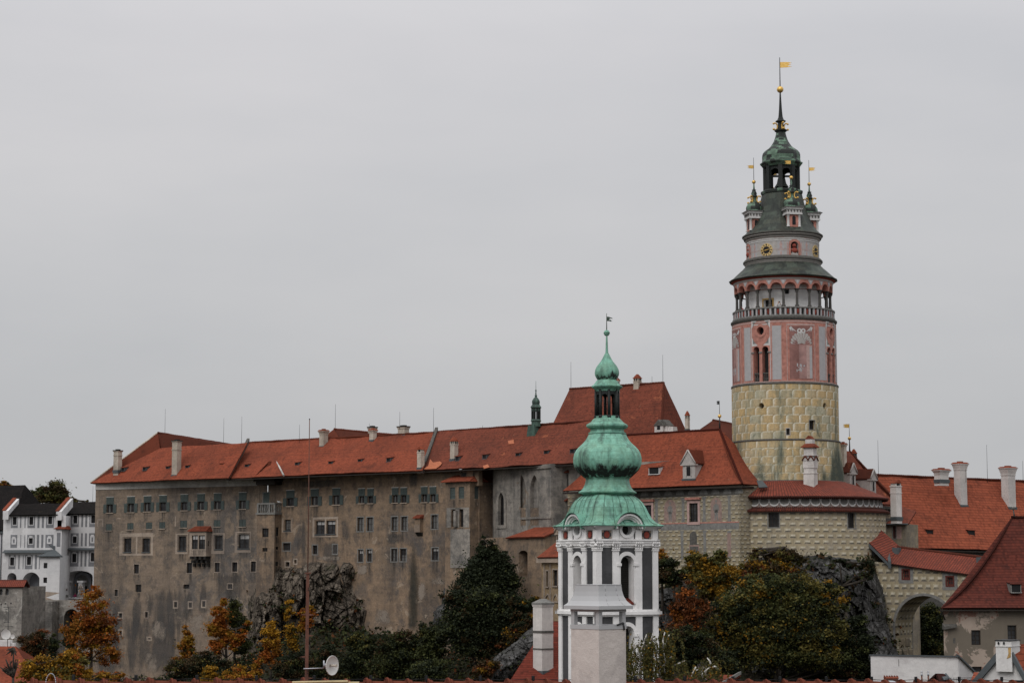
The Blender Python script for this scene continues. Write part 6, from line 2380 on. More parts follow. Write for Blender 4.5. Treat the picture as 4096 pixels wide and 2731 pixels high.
mb.sbox(HW, 0, HW.L, EH - 1.9, EH - 1.6, 0, .06)
build(mb, 'eaves', M['stone_dark'], hb)
gable_dormer(hroof2, plx, R7(462, 770), 1.3, 1.5, 1.2, [M['tile_old'], M['tower_pale'], M['black'], M['lead']])
gable_dormer(hroof2, plx, R7(266, 712), 1.3, 1.5, 1.2, [M['tile_old'], M['tower_pale'], M['black'], M['lead']])
vane(apx + V3((0, 0, -.1)), P(*R7(243, 108), 245).z, P(*R7(243, 248), 245).z, .21, (.8, .46, P(*R7(243, 146), 245).z), GI, hroof2, side=-1, cone=.1)
chimney(hroof2, None, R7(296, 460), 50 * .41458, R7(296, 358)[1], e_f, 'hat', base=P(*R7(296, 470), 247), mat=M['stone_dark'])
chimney(hroof2, None, R7(196, 690), 58 * .41458, R7(194, 290)[1], e_f, 'flared', base=P(*R7(200, 690), 236.5))
an = thing('painted_annex', 'small painted castle annex with a red lean-to roof, before the long red roof', 'annex', (47, 238, 14))
AW0 = P(*R7(626, 1050), 239)
AW1 = P(*R7(778, 1060), 238.2)
AW = Wall(AW0, AW1)
az = P(*R7(790, 1062), 238).z
ha = []
window(an, AW, AW.rect(R7, 655, 1092, 684, 1212), ha, dep=.2, mull=(1, 3), fm=M['wood_red'], sur=M['stone_grey'], sw=.1)
mb = MB()
wall_mesh(mb, AW, -3, AW.L, 8, az - .1, ha)
AWr = Wall(AW.pt(AW.L, 0), AW.pt(AW.L, 0) - AW.n * 6)
wall_mesh(mb, AWr, 0, 6, 8, az - .1)
build(mb, 'wall', M['painted'], an)
mb = MB()
a, b, c, d = AW.rect(R7, 572, 1060, 615, 1190)
a, b, c, d = AW.rect(R7, 692, 1095, 738, 1215)
mb.sbox(AW, a, b, c, d, 0, .02)
build(mb, 'painted_niches', M['pinkgrey'], an)
mb = MB()
roof(mb, AW.pt(-2.5, az - .1, .5), AW.pt(AW.L + .45, az - .1, .5), AW.pt(AW.L + .2, az + 1.5, -4.5), AW.pt(-2.5, az + 3.0, -4.5), 8, 5, .03)
mb.tube(AW.pt(-2, az - .15, .55), AW.pt(AW.L + .4, az - .15, .55), .09, .09, 6, 1)
aroof = build(mb, 'roof', [M['tile_old'], M['lead']], an)
# -- long building with the bright red roof
lh = thing('long_red_roof_building', 'long castle outbuilding with a broad bright red tile roof and big white chimneys', 'building', (60, 255, 12))
ge0 = P(*R7(730, 1300), 245)
GZ = ge0.z
ge1 = P(*R7(1590, 1322), 255)
gd = (ge1 - ge0).normalized()
GR = P(*R7(490, 600), 252).z
gr0 = PZ(*R7(490, 600), GR)
gr1 = PZ(*R7(1920, 660), GR)
gr1 = gr1 + (gr1 - gr0).normalized() * 6
ge1 = ge1 + gd * 18
mb = MB()
plg = roof(mb, ge0 - gd * 6, ge1, gr1, gr0, 40, 10, .10)
nb = V3((-gd.y, gd.x, 0))
mb.prism([gr0, gr1, ge1 + nb * 20, ge0 - gd * 6 + nb * 20], (0, 0, -.2))
mb.prism([gr0, ge0 - gd * 6, ge0 - gd * 6 + nb * 20], (0, 0, -.1))
ridge_caps(mb, gr0, gr1, .16)
groof = build(mb, 'roof', M['tile_right'], lh)
mb = MB()
GW = Wall(ge0 - gd * 5.5 + nb * .7, ge1 + nb * .7)
wall_mesh(mb, GW, 0, GW.L, 2, GZ - .1)
build(mb, 'wall', M['stone_dark'], lh)
mb = MB()
mb.prism([ge0 - gd * 6 + V3((0, 0, -.2)), ge1 + V3((0, 0, -.2)), ge1 + nb * .8 + V3((0, 0, -.25)), ge0 - gd * 6 + nb * .8 + V3((0, 0, -.25))], (0, 0, -.15))
build(mb, 'eaves_board', M['wood_dark'], lh)
chimney(groof, plg, R7(1340, 895), 118 * .41458, R7(1292, 478)[1], gd, 'flared', M['chim_white'], dk=.8)
chimney(groof, plg, R7(1806, 915), 130 * .41458, R7(1760, 520)[1], gd, 'flared', M['chim_white'], dk=.8)
chimney(groof, None, R7(1150, 640), 150 * .41458, R7(1145, 540)[1], gd, 'flared', M['chim_white'], dk=.6, base=P(*R7(1150, 650), 254))
p_ = P(*R7(715, 1010), 236.6)
chimney(groof, None, R7(715, 1020), 92 * .41458, R7(715, 665)[1], gd, 'gable', M['chim_white'], base=p_)
for x, y in ((1008, 1165), (1412, 1170)):
 slit_dormer(groof, plg, R7(x, y), 1.0, .72, mats=[M['tile_right'], M['soot'], M['black']])
for x, y0, y1, D in ((516, 600, 265, 248), (1568, 645, 310, 257), (1912, 655, 465, 262), (1360, 640, 540, 258)):
 rod(groof, R7(x, y0), R7(x, y1)[1], D)
# -- covered passage on the arch
cpB = thing('covered_passage', 'covered castle passage on a tall round arch, under a sloping red pantile roof', 'bridge', (50, 222, 8))
b0 = V3(P(3525, 2400, 222.6))
BW = Wall(b0, xy(b0) + V3((cos(radians(35)), -sin(radians(35)), 0)) * 17)
hbw = []
ar = [BW.loc(*R8(x, y)) for x, y in ((704, 1280), (1000, 700))]
a0_ = ar[0][0]
ctop = ar[1][1]
a1_ = a0_ + 2 * (ar[1][0] - a0_) * .94
az0 = 1.0
hbw.append(('arch', a0_, a1_, az0, ctop, 4.6))
for t in ((775, 445, 833, 528), (1212, 515, 1272, 595)):
 wn = window(cpB, BW, BW.rect(R8, *t), hbw, dep=.3, mull=(1, 1), fw=.13, fm=M['wood_red'], sur=M['wood_red'], sw=.16, proud=.04)
 a, b, c, d = BW.rect(R8, *t)
 mb = MB()
 o = outline('rect', a, b, c, d)
 ring(mb, BW, scaled(o, .17), scaled(o, .52), -.01, .02)
 build(mb, 'painted_border', M['stone_grey'], wn)
zl = BW.loc(*R8(655, 385))[1]
zrr = BW.loc(*R8(1455, 488))
slope_ = (zrr[1] - zl) / (zrr[0] - BW.loc(*R8(655, 385))[0])
xl = BW.loc(*R8(655, 385))[0]
mb = MB()
wall_mesh(mb, BW, -3.0, BW.L, .5, zl + 2.5, hbw, .6)
BK = Wall(BW.pt(BW.L, 0, -4.6), BW.pt(-3, 0, -4.6))
xb = lambda x: BW.L - x
wall_mesh(mb, BK, 0, BW.L + 3, .5, zrr[1], [('arch', xb(a1_), xb(a0_), az0, ctop, .1)])
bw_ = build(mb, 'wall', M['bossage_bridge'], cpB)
import bmesh
bm = bmesh.new()
bm.from_mesh(bw_.data)
d1_ = BW.pt(zrr[0], zrr[1] + .05) - BW.pt(xl, zl + .05)
bmesh.ops.bisect_plane(bm, geom=bm.verts[:] + bm.edges[:] + bm.faces[:], plane_co=BW.pt(xl, zl + .05) - ROOT[cpB], plane_no=(-d1_).cross(BW.n).normalized() if (-d1_).cross(BW.n).z > 0 else d1_.cross(BW.n).normalized(), clear_outer=True)
bm.to_mesh(bw_.data)
bm.free()
mb = MB()
o = outline('arch', a0_, a1_, az0, ctop, 24)
ring(mb, BW, o, scaled(o, .28), -.15, .05)
ring(mb, BK, [(xb(x), z) for x, z in o][::-1], [(xb(x), z) for x, z in scaled(o, .28)][::-1], -.15, .05)
build(mb, 'arch_ring', M['stone_grey'], cpB)
mb = MB()
for j in range(7):
 z = 5.2 + j * 1.25
 for k in range(3):
  x = .25 + 1.5 * k + (.7 if j % 2 else 0)
  if x + 1.25 > 4.5:
   continue
  p = [BW.pt(a0_ + .02, zz, -xx) for xx, zz in ((x, z), (x + 1.25, z), (x + 1.25, z + 1.05), (x, z + 1.05))]
  q = [BW.pt(a0_ + .10, zz, -xx) for xx, zz in ((x + .15, z + .15), (x + 1.1, z + .15), (x + 1.1, z + .92), (x + .15, z + .92))]
  if z + 1.2 < ctop - (a1_ - a0_) / 2:
   mb.hexa([p[0], p[1], q[1], q[0], p[3], p[2], q[2], q[3]])
build(mb, 'inner_blocks', M['painted'], cpB)
rp = lambda x, y, o=.45: BW.off(o).hit(*R8(x, y))
mb = MB()
E0, E1 = rp(650, 378), rp(1462, 492)
d_ = (E1 - E0)
E1 = E0 + d_ * 1.25
Rg0 = BW.off(-2.4).hit(*R8(618, 205))
Rg1 = BW.off(-2.4).hit(*R8(1560, 318))
Rg1 = Rg0 + (Rg1 - Rg0) * 1.15
plq = roof(mb, E0, E1, Rg1, Rg0, 30, 4, .04)
mb.prism([Rg0, Rg1, Rg1 - BW.n * 3 + V3((0, 0, -2.6)), Rg0 - BW.n * 3 + V3((0, 0, -2.6))], (0, 0, -.15))
ridge_caps(mb, Rg0, Rg1, .17, .42, 1)
qroof = build(mb, 'roof', [M['pantile'], M['tile_old']], cpB)
mb = MB()
e0 = BW.off(.45).hit(*R8(640, 372))
roof(mb, BW.off(.45).hit(*R8(415, 145)), e0, BW.off(-2.6).hit(*R8(735, 205)), BW.off(-2.6).hit(*R8(512, 5)), 10, 5, .03)
q0, q1 = BW.off(-2.6).hit(*R8(512, 5)), BW.off(-2.6).hit(*R8(735, 205))
mb.prism([q0, q1, q1 - BW.n * 3 + V3((0, 0, -3)), q0 - BW.n * 3 + V3((0, 0, -3))], (0, 0, -.15))
build(mb, 'stair_roof', M['pantile'], cpB)
mb = MB()
f0, f1 = E0 + V3((-.1, -.1, .25)), Rg0 + V3((-.1, -.1, .3))
s_ = BW.e * .35
mb.hexa([f0 - s_ / 2 + V3((0, 0, -.8)), f0 + s_ / 2 + V3((0, 0, -.8)), f1 + s_ / 2 + V3((0, 0, -.8)), f1 - s_ / 2 + V3((0, 0, -.8)), f0 - s_ / 2, f0 + s_ / 2, f1 + s_ / 2, f1 - s_ / 2])
g0_, g1_ = BW.off(.55).hit(*R8(412, 150)), e0 + BW.n * .1
mb.hexa([g0_ + V3((0, 0, -.45)), g1_ + V3((0, 0, -.45)), g1_ - BW.n * .5 + V3((0, 0, -.45)), g0_ - BW.n * .5 + V3((0, 0, -.45)), g0_ + V3((0, 0, -.12)), g1_ + V3((0, 0, -.12)), g1_ - BW.n * .5 + V3((0, 0, -.12)), g0_ - BW.n * .5 + V3((0, 0, -.12))])
build(mb, 'roof_edge', M['lead'], qroof)
for x, y in ((712, 262), (1548, 358)):
 mb = MB()
 p = plq.hit(*R8(x, y))
 mb.obox(p + V3((0, 0, 0)), BW.e, .75, .7, p.z - .3, p.z + .45)
 build(mb, 'roof_hatch', M['lead'], qroof)
mb = MB()
a, b, c, d = BW.rect(R8, 447, 262, 484, 310)
mb.sbox(BW, a, b, c, d, -.01, .02)
build(mb, 'slit_window', M['black'], cpB)
# -- mill with peeling walls
ml = thing('old_mill_house', 'old house with peeling plaster over brick and a steep dark red roof', 'house', (47, 190, 5))
MW0 = P(*R8(1174, 830), 192)
mwe = V3((cos(radians(8)), sin(radians(8)), 0))
MW = Wall(MW0, xy(MW0) + mwe * 34)
mz = P(*R8(1160, 820), 191.5).z
hm = []
for t in ((1455, 1040, 1548, 1188), (1815, 992, 1905, 1135), (1462, 1402, 1560, 1455)):
 window(ml, MW, MW.rect(R8, *t), hm, dep=.25, mull=(1, 2) if t[1] < 1300 else (1, 0), fw=.09, fm=M['wood_dark'])
mb = MB()
wall_mesh(mb, MW, 0, MW.L, .5, mz, hm)
MWl = Wall(MW.pt(0, 0) + V3((.33, 1, 0)) * 19, MW.pt(0, 0))
wall_mesh(mb, MWl, 0, 20, .5, mz)
build(mb, 'wall', M['peeling'], ml)
mb = MB()
a, b, c, d = MW.rect(R8, 1272, 1118, 1296, 1170)
mb.sbox(MW, a, b, c, d, -.01, .012)
build(mb, 'wall_niche', M['stone_dark'], ml)
mb = MB()
a, b, c, d = MW.rect(R8, 1170, 1010, 1300, 1032)
mb.hexa([MW.pt(a, c, .5), MW.pt(b, c + .2, .4), MW.pt(b, c + .2, -.1), MW.pt(a, c, -.1), MW.pt(a, c + .25, .5), MW.pt(b, c + .4, .4), MW.pt(b, d + .35, -.1), MW.pt(a, d + .35, -.1)])
build(mb, 'ledge', M['stone_dark'], ml)
m0 = P(*R8(1150, 822), 191.2)
m0.z = mz
m1 = m0 + mwe * 36
mt0 = P(*R7(1800, 1008), 199.5)
mt1 = mt0 + mwe * 24
mt1.z = mt0.z
mb = MB()
plm = roof(mb, m0, m1, mt1, mt0, 24, 12, .05, curve=.55)
mk = m0 + V3((.36, 1, 0)) * 17
roof(mb, mk, m0, mt0, mt0 + V3((.4, 1, 0)) * 2, 8, 12, .04, curve=.55)
mb.prism([mt0, mt1, m1 + V3((-mwe.y, mwe.x, 0)) * 20, mk], (0, 0, -.2))
ridge_caps(mb, mt0, mt1, .15)
mroof = build(mb, 'roof', M['tile_mill'], ml)
mb = MB()
mb.prism([m0 + V3((0, 0, -.18)), m1 + V3((0, 0, -.18)), m1 - MW.n * .7 + V3((0, 0, -.2)), m0 - MW.n * .7 + V3((0, 0, -.2))], (0, 0, -.12))
mb.tube(m0 + V3((.05, .1, -.1)), MW.pt(.1, mz - 1.1, .12), .07, .07, 6)
build(mb, 'eaves', M['wood_dark'], ml)
slit_dormer(mroof, plm, R8(1895, 635), .95, .75, mats=[M['tile_mill'], M['stone_grey'], M['black']])
mb = MB()
p = P(*R7(1815, 925), 199.3)
q = P(*R7(1828, 1005), 199.3)
mb.tube(q, p, .09, .05, 6)
mb.ball(p, .15)
build(mb, 'finial', M['stone_dark'], mroof)
# -- white church tower with copper onion
KD = 160.0
KC = P(2432, 2300, KD)
KC.z = 0
kzv = lambda v, D=KD: P(2432, v, D).z
kpx = KD / F / ray(2432, 1900).y
ch = thing('church_tower', 'white and dark grey church tower with a green copper onion dome and open lantern', 'church tower', (KC.x, KC.y, 0))
KW = 5.5
KA = radians(29.4)
ke = V3((cos(KA), sin(KA), 0))
kn = V3((sin(KA), -cos(KA), 0))
Rf = [KC + kn * KW / 2 - ke * KW / 2, KC + kn * KW / 2 + ke * KW / 2, KC - kn * KW / 2 + ke * KW / 2, KC - kn * KW / 2 - ke * KW / 2]
FACES = [Wall(Rf[0], Rf[1]), Wall(Rf[1], Rf[2]), Wall(Rf[2], Rf[3]), Wall(Rf[3], Rf[0])]
z5 = lambda y: P(2550, R5(0, y)[1], KD - 1.2).z
zgT, zgB = z5(604), z5(1042)
zl0, zl1 = z5(1600) - 3, z5(1092)
cxm = KW / 2
walls, piers, panels, arches = MB(), MB(), MB(), MB()
louvre = MB()
for fi, W_ in enumerate(FACES):
 hs_ = [('arch', cxm - .62, cxm + .62, z5(1000), z5(660), .75), ('arch', cxm - .62, cxm + .62, z5(1600) - 2, z5(1158), .75), ('round', cxm - .47, cxm + .47, z5(517), z5(440), .5)]
 wall_mesh(walls, W_, 0, cxm - .8, 0, z5(453))
 wall_mesh(walls, W_, cxm + .8, KW, 0, z5(453))
 wall_mesh(walls, W_, cxm - .8, cxm + .8, 0, z5(440) + .45, hs_)
 for h in hs_:
  louvre.poly([W_.pt(*p, -h[5] + .03) for p in outline(*h[:5])])
  if h[0] == 'arch':
   for k in range(22):
    z = h[3] + (h[4] - h[3]) * k / 22
    louvre.sbox(W_, h[1] + .08, h[2] - .08, z, z + .07, -h[5] + .04, -h[5] + .14)
 for zb_2, zt_2 in ((zgB, zgT), (zl0, zl1)):
  for x0, x1 in ((.07, .255), (.745, .93)):
   panels.sbox(W_, KW * x0, KW * x1, zb_2, zt_2, -.05, .015)
  tt_ = zt_2 - .02
  panels.sbox(W_, KW * .36, KW * .64, tt_ - .75, tt_, -.05, .012)
 for x0, x1 in ((0, .07), (.255, .36), (.64, .745), (.93, 1.0)):
  e0, e1 = KW * x0 - (.10 if x0 == 0 else 0), KW * x1 + (.10 if x1 == 1 else 0)
  piers.sbox(W_, e0, e1, zgB - .1, z5(628), -.05, .13)
  piers.sbox(W_, e0 - .05, e1 + .05, z5(628) + .0, z5(620), -.05, .19)
  piers.sbox(W_, e0, e1, zl0, zl1 + .2, -.05, .13)
  zc0, zc1 = z5(620), z5(574)
  caps_ = MB()
  caps_.sbox(W_, e0, e1, zc0, zc1 - .12, -.05, .14)
  for j, (zk, ex) in enumerate(((.0, .02), (.22, .07), (.45, .13))):
   m_ = max(2, int((e1 - e0) / .16))
   for i in range(m_ + 1):
    x = e0 + (e1 - e0) * i / m_
    caps_.ball(W_.pt(x, zc0 + .08 + zk, .14 + ex), .075, 0, 6, 4, (1, 1, 1.5))
  caps_.sbox(W_, e0 - .12, e1 + .12, zc1 - .10, zc1, -.05, .26)
  for s_ in (e0 - .06, e1 + .06):
   caps_.ball(W_.pt(s_, zc1 - .17, .22), .1, 0, 7, 5)
  build(caps_, 'capital', M['trim_white'], ch)
  piers.sbox(W_, e0, e1, z5(545), z5(480), -.05, .12)
 for h in hs_[:2]:
  o = outline('arch', h[1], h[2], h[3] - .0, h[4], 20)
  ring(arches, W_, o, [(cxm + (x - cxm) * (1 + .30 / .62), z if z < h[4] - .62 else h[4] - .62 + (z - h[4] + .62) * 1.48) for x, z in o], -.02, .10)
  zi = h[4] - .72
  for s_ in (-1, 1):
   x0, x1 = sorted((cxm + s_ * .58, cxm + s_ * 1.02))
   piers.sbox(W_, x0, x1, zi - .1, zi + .12, -.05, .19)
   x0, x1 = sorted((cxm + s_ * .62, cxm + s_ * .98))
 zo0, zo1 = z5(517), z5(440)
 o = outline('round', cxm - .47, cxm + .47, zo0, zo1)
 ring(arches, W_, o, scaled(o, .23), -.02, .12)
 zc_ = (zo0 + zo1) / 2
 sp_ = z5(470)
 rr_ = [(1.02, .95, .30), (1.16, 1.02, .42), (.90, .8, .2)]
 for ro, ri, pr in ((.98, .86, .2), (1.12, .98, .34), (1.26, 1.12, .5)):
  a0s = radians(6)
  n_ = 16
  for i in range(n_):
   t0, t1 = pi * i / n_, pi * (i + 1) / n_
   f_ = lambda r, t: (cxm + r * cos(t), sp_ - .02 + (r - .08) * sin(t) * .98)
   q = [f_(ri, t0), f_(ro, t0), f_(ro, t1), f_(ri, t1)]
   arches.hexa([W_.pt(*q[0], -.3), W_.pt(*q[1], -.3), W_.pt(*q[1], pr), W_.pt(*q[0], pr), W_.pt(*q[3], -.3), W_.pt(*q[2], -.3), W_.pt(*q[2], pr), W_.pt(*q[3], pr)])
 for z0_, z1_, pr in ((z5(590), z5(572), .10), (z5(572), z5(556), .16), (z5(556), z5(545), .24)):
  arches.sbox(W_, -pr, KW + pr, z0_, z1_, -.05, pr)
 for seg in ((-.55, cxm - 1.2), (cxm + 1.2, KW + .55)):
  for z0_, z1_, pr in ((z5(480), z5(472), .14), (z5(472), z5(463), .26), (z5(463), z5(453), .40)):
   a_, b_2 = seg
   a_ = a_ if a_ > 0 else -pr
   b_2 = b_2 if b_2 < KW else KW + pr
   arches.sbox(W_, a_, b_2, z0_, z1_, -.05, pr)
 for z0_, z1_, pr in ((z5(1090), z5(1078), .16), (z5(1078), z5(1055), .32), (z5(1055), z5(1043), .2)):
  arches.sbox(W_, -pr, KW + pr, z0_, z1_, -.05, pr)
cw = build(walls, 'wall', M['trim_white'], ch)
build(piers, 'pilasters', M['trim_white'], ch)
build(panels, 'grey_panels', M['darkgrey'], ch)
build(arches, 'mouldings', M['trim_white'], ch)
build(louvre, 'louvres', M['soot'], ch)
for W_ in FACES:
 for x0, x1 in ((.085, .245), (.755, .915)):
  mb = MB()
  a, b, c, d = KW * x0, KW * x1, z5(543), z5(484)
  mb.sbox(W_, a, b, c, d, -.03, .02, 0)
  m_, zc_ = (a + b) / 2, (c + d) / 2
  mb.prism([W_.pt(*p, .02) for p in outline('round', m_ - .24, m_ + .24, zc_ - .26, zc_ + .26)], W_.n * .06, 1)
  for sx in (-1, 1):
   for sz in (-1, 1):
    x, z = (b if sx > 0 else a), (d if sz > 0 else c)
    pts = [(x, z)] + [(x - sx * .2 * cos(t), z - sz * .2 * sin(t)) for t in (0, .5, 1.05, 1.57)]
    if sx * sz > 0:
     pts = pts[::-1]
    mb.poly([W_.pt(*p, .03) for p in pts][::-1], 2)
  build(mb, 'medallion', [M['darkgrey'], M['medallion'], M['surround_stone']], ch)
 mb = MB()
 for s_ in (-1, 1):
  x0, x1 = sorted((cxm + s_ * .68, cxm + s_ * 1.0))
  mb.sbox(W_, x0, x1, z5(543), z5(490), -.03, .015)
 build(mb, 'frieze_panels', M['darkgrey'], ch)
for W_ in FACES:
 mb = MB()
 mb.hexa([W_.pt(cxm - .6, z5(1000) - .1, .1), W_.pt(cxm + .6, z5(1000) - .1, .1), W_.pt(cxm + .6, z5(1000) - .1, -.7), W_.pt(cxm - .6, z5(1000) - .1, -.7), W_.pt(cxm - .6, z5(1000) + .03, .1), W_.pt(cxm + .6, z5(1000) + .03, .1), W_.pt(cxm + .6, z5(960), -.7), W_.pt(cxm - .6, z5(960), -.7)])
 build(mb, 'tiled_sill', M['tile_church'], ch)
zE = z5(444)
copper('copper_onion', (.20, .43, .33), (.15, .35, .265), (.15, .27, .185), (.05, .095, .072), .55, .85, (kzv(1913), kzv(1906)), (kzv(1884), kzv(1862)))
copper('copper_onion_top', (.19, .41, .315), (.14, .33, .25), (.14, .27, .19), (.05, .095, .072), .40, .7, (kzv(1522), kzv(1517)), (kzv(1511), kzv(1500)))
def sq(p):
 def f(t, z):
  a = t + 0.0
  return 1.0 / (abs(cos(a)) ** p + abs(sin(a)) ** p) ** (1 / p)
 return f
hsd = KW / 2
prof = [(hsd + .60, zE - .05), (hsd + .56, zE + .02), (hsd + .34, kzv(2097)), (hsd + .10, kzv(2088)), (hsd - .10, kzv(2072)), (hsd - .24, kzv(2050)), (hsd - .33, kzv(2030)), (hsd - .45, kzv(2012)), (hsd - .62, kzv(1998)), (hsd - .85, kzv(1986)), (hsd - 1.05, kzv(1979)), (hsd - 1.2, kzv(1975))]
zz0, zz1 = prof[0][1], prof[-1][1]
def bell(t, z):
 k = min(max((z - zz0) / (zz1 - zz0), 0), 1)
 p = 14 * (1 - k) ** 1.6 + 3.2
 return sq(p)(t, z)
mb = MB()
RK_ = atan2(kn.x, -kn.y)
mb.lathe(KC, prof, 96, RK_, 0, False, True, shape=bell)
mb.lathe(KC, [(hsd + .58, zE - .10), (hsd + .60, zE - .04)], 96, RK_, 0, shape=bell)
mb.lathe(KC, [(.5, zE - .09), (hsd + .58, zE - .10)], 96, RK_, 0, shape=bell)
lowroof = build(mb, 'bell_roof', M['copper_green'], ch)
for k in range(24):
 mb = MB()
 t = RK_ + 2 * pi * (k + .5) / 24
 pts = []
 for r, z in prof[1:]:
  rr2 = r * bell(t - RK_, z)
  pts.append(V3((KC.x + rr2 * sin(t), KC.y - rr2 * cos(t), z + .02)))
 mb.path(pts, .025, 5, 0)
 build(mb, 'seam', M['copper_green'], lowroof)
for W_ in FACES:
 mb = MB()
 n_ = 14
 sp_ = z5(470)
 for i in range(n_):
  t0, t1 = pi * i / n_, pi * (i + 1) / n_
  f_ = lambda r, t: (cxm + r * cos(t), sp_ + (r - .06) * sin(t) * .98)
  a_, b_2 = f_(1.32, t0), f_(1.32, t1)
  mb.hexa([W_.pt(a_[0], a_[1], .62), W_.pt(b_2[0], b_2[1], .62), W_.pt(b_2[0], b_2[1] - .25, -1.5), W_.pt(a_[0], a_[1] - .25, -1.5), W_.pt(a_[0] * .98 + cxm * .02, a_[1] + .07, .62), W_.pt(b_2[0] * .98 + cxm * .02, b_2[1] + .07, .62), W_.pt(b_2[0], b_2[1] - .15, -1.5), W_.pt(a_[0], a_[1] - .15, -1.5)])
 build(mb, 'gable_lid', M['copper_green'], ch)
KL = lambda *pr: [(r * kpx, kzv(v)) for r, v in pr]
mb = MB()
n8 = 8
r8 = RK_ + pi / 8
mb.lathe(KC, KL((96, 1981), (106, 1976), (117, 1972), (118, 1968), (108, 1962), (98, 1950), (91, 1934), (88, 1920), (90, 1912), (95, 1908)), 8, r8, 0, False, False)
build(mb, 'skirt_roof', M['copper_green'], ch)
mb = MB()
def lobes(t, z):
 a = ((t) % (pi / 8)) - pi / 16
 return .975 + .04 * cos(a * 8) ** 1.0 * 1.0 if True else 1
mb.lathe(KC, KL((92, 1911), (99, 1904), (110, 1894), (122, 1881), (131, 1866), (135, 1848), (135, 1832), (131, 1814), (122, 1798), (110, 1785), (97, 1773), (86, 1760), (79, 1748), (74, 1738)), 96, r8, 0, True, shape=lobes)
build(mb, 'onion_dome', M['copper_onion'], ch)
mb = MB()
mb.lathe(KC, KL((74, 1738), (77, 1735), (77, 1731), (70, 1729), (68, 1722), (69, 1716), (80, 1712), (85, 1705), (84, 1699), (74, 1693), (66, 1688), (60, 1680), (50, 1671), (49, 1664)), 8, r8, 0, False, False)
build(mb, 'collar', M['copper_green'], ch)
mb = MB()
for k in range(8):
 t = r8 + 2 * pi * k / 8
 c_ = KC + V3((sin(t), -cos(t), 0)) * 45 * kpx
 mb.tube(xy(c_, kzv(1672)), xy(c_, kzv(1560)), 6.5 * kpx, 6.0 * kpx, 8)
 mb.tube(xy(c_, kzv(1672)), xy(c_, kzv(1662)), 8.5 * kpx, 8 * kpx, 8)
 t0, t1 = t, t + pi / 4
 a_, b_2 = KC + V3((sin(t0), -cos(t0), 0)) * 46 * kpx, KC + V3((sin(t1), -cos(t1), 0)) * 46 * kpx
 W_ = Wall(a_, b_2)
 wall_mesh(mb, W_, 0, W_.L, kzv(1600), kzv(1545), [('arch', .12, W_.L - .12, kzv(1610), kzv(1578), .15)])
build(mb, 'lantern', M['copper_lant'] if 'copper_lant' in M else M['lantern_dark'], ch)
mb = MB()
mb.lathe(KC, KL((47, 1566), (50, 1560), (58, 1553), (63, 1549), (64, 1545), (56, 1540), (49, 1532), (44, 1524), (38, 1519), (40, 1515)), 8, r8, 0, False, False)
build(mb, 'lantern_roof', M['copper_green'], ch)
mb = MB()
mb.lathe(KC, KL((37, 1519), (43, 1511), (47.5, 1500), (48.5, 1490), (46, 1477), (40, 1465), (32, 1455), (24, 1445), (17, 1432), (11, 1420), (6, 1411), (5, 1400), (3.2, 1345)), 64, r8, 0, True, shape=lobes)
build(mb, 'small_onion', M['copper_onion_top'], ch)
mb = MB()
mb.ball((KC.x, KC.y, kzv(1332)), 12.5 * kpx, 0)
mb.tube((KC.x, KC.y, kzv(1332)), (KC.x, KC.y, kzv(1253)), .045, .02, 6, 1)
x, y = KC.x, KC.y
for tri in ([(0, 1266), (9, 1267), (15, 1271), (12, 1275), (9, 1284), (0, 1284)], [(9, 1267), (23, 1272), (24, 1275), (14, 1273)], [(9, 1284), (13, 1277), (20, 1283), (24, 1281), (18, 1286)]):
 mb.prism([V3((x + a * kpx, y, kzv(b))) for a, b in tri], (0, .04, 0), 1)
mb.lathe(KC, [(12.8 * kpx, kzv(1333)), (13.2 * kpx, kzv(1332)), (12.8 * kpx, kzv(1331))], 16, 0, 1)
build(mb, 'weathervane', [M['copper_green'], M['copper_cap']], ch)
nv_ = thing('church_nave', 'dark red church roof with a tall white chimney, at the foot of the church tower', 'church', (KC.x - 5, KC.y - 4, 0))
nA, nB = P(*B5(430, 1560), 166), P(*B5(862, 912), 173)
mb = MB()
nrm_e = V3((1, -.12, 0)).normalized()
eA = nA + V3((0, 0, -.1)) - (nB - nA) * .3
top = nB + (nB - nA) * .25
pln = roof(mb, eA, eA + nrm_e * 13, top + nrm_e * 6.5 + V3((0, .5, 0)), top, 18, 10, .02)
kb = V3((0, 6, -5))
mb.prism([top, top + nrm_e * 6.5, eA + nrm_e * 13 + V3((0, 16, 0)), eA + V3((1, 16, 0))], (0, 0, -.2))
mb.prism([eA, top, eA + V3((1, 16, 0))], (.1, 0, -.1))
nroof = build(mb, 'roof', M['tile_church'], nv_)
mb = MB()
mb.obox(eA + nrm_e * 6.5 + V3((.8, 8, 0)), nrm_e, 12, 14, 0, eA.z - .1)
build(mb, 'wall', M['white_wall'], nv_)
p = pln.hit(*B5(920, 1415))
W2 = 232 * .30675 * p.y / F / 1.25
e_ = V3((cos(radians(38)), sin(radians(38)), 0))
n_ = V3((-e_.y, e_.x, 0))
c_ = xy(p) + n_ * W2 * .45 + e_ * .18
z_ = lambda y: P(2190, B5(0, y)[1], c_.y - .6).z
mb = MB()
mb.obox(c_, e_, W2, W2, z_(1560), z_(565), 0)
for y, k, h in ((898, 1.10, 28), (1122, 1.08, 16)):
 mb.obox(c_, e_, W2 * k, W2 * k, z_(y + h / 2), z_(y - h / 2), 1)
mb.obox(c_, e_, W2 * 1.05, W2 * 1.05, z_(572), z_(545), 0, W2 * 1.12, W2 * 1.12)
mb.obox(c_, e_, W2 * 1.14, W2 * 1.14, z_(545), z_(520), 2)
mb.obox(c_, e_, W2 * 1.1, W2 * 1.1, z_(520), z_(470), 2, W2 * .3, W2 * .3)
mb.obox(c_ - n_ * .1, e_, W2 * 1.08, W2 * 1.1, z_(1450), z_(1405), 3)
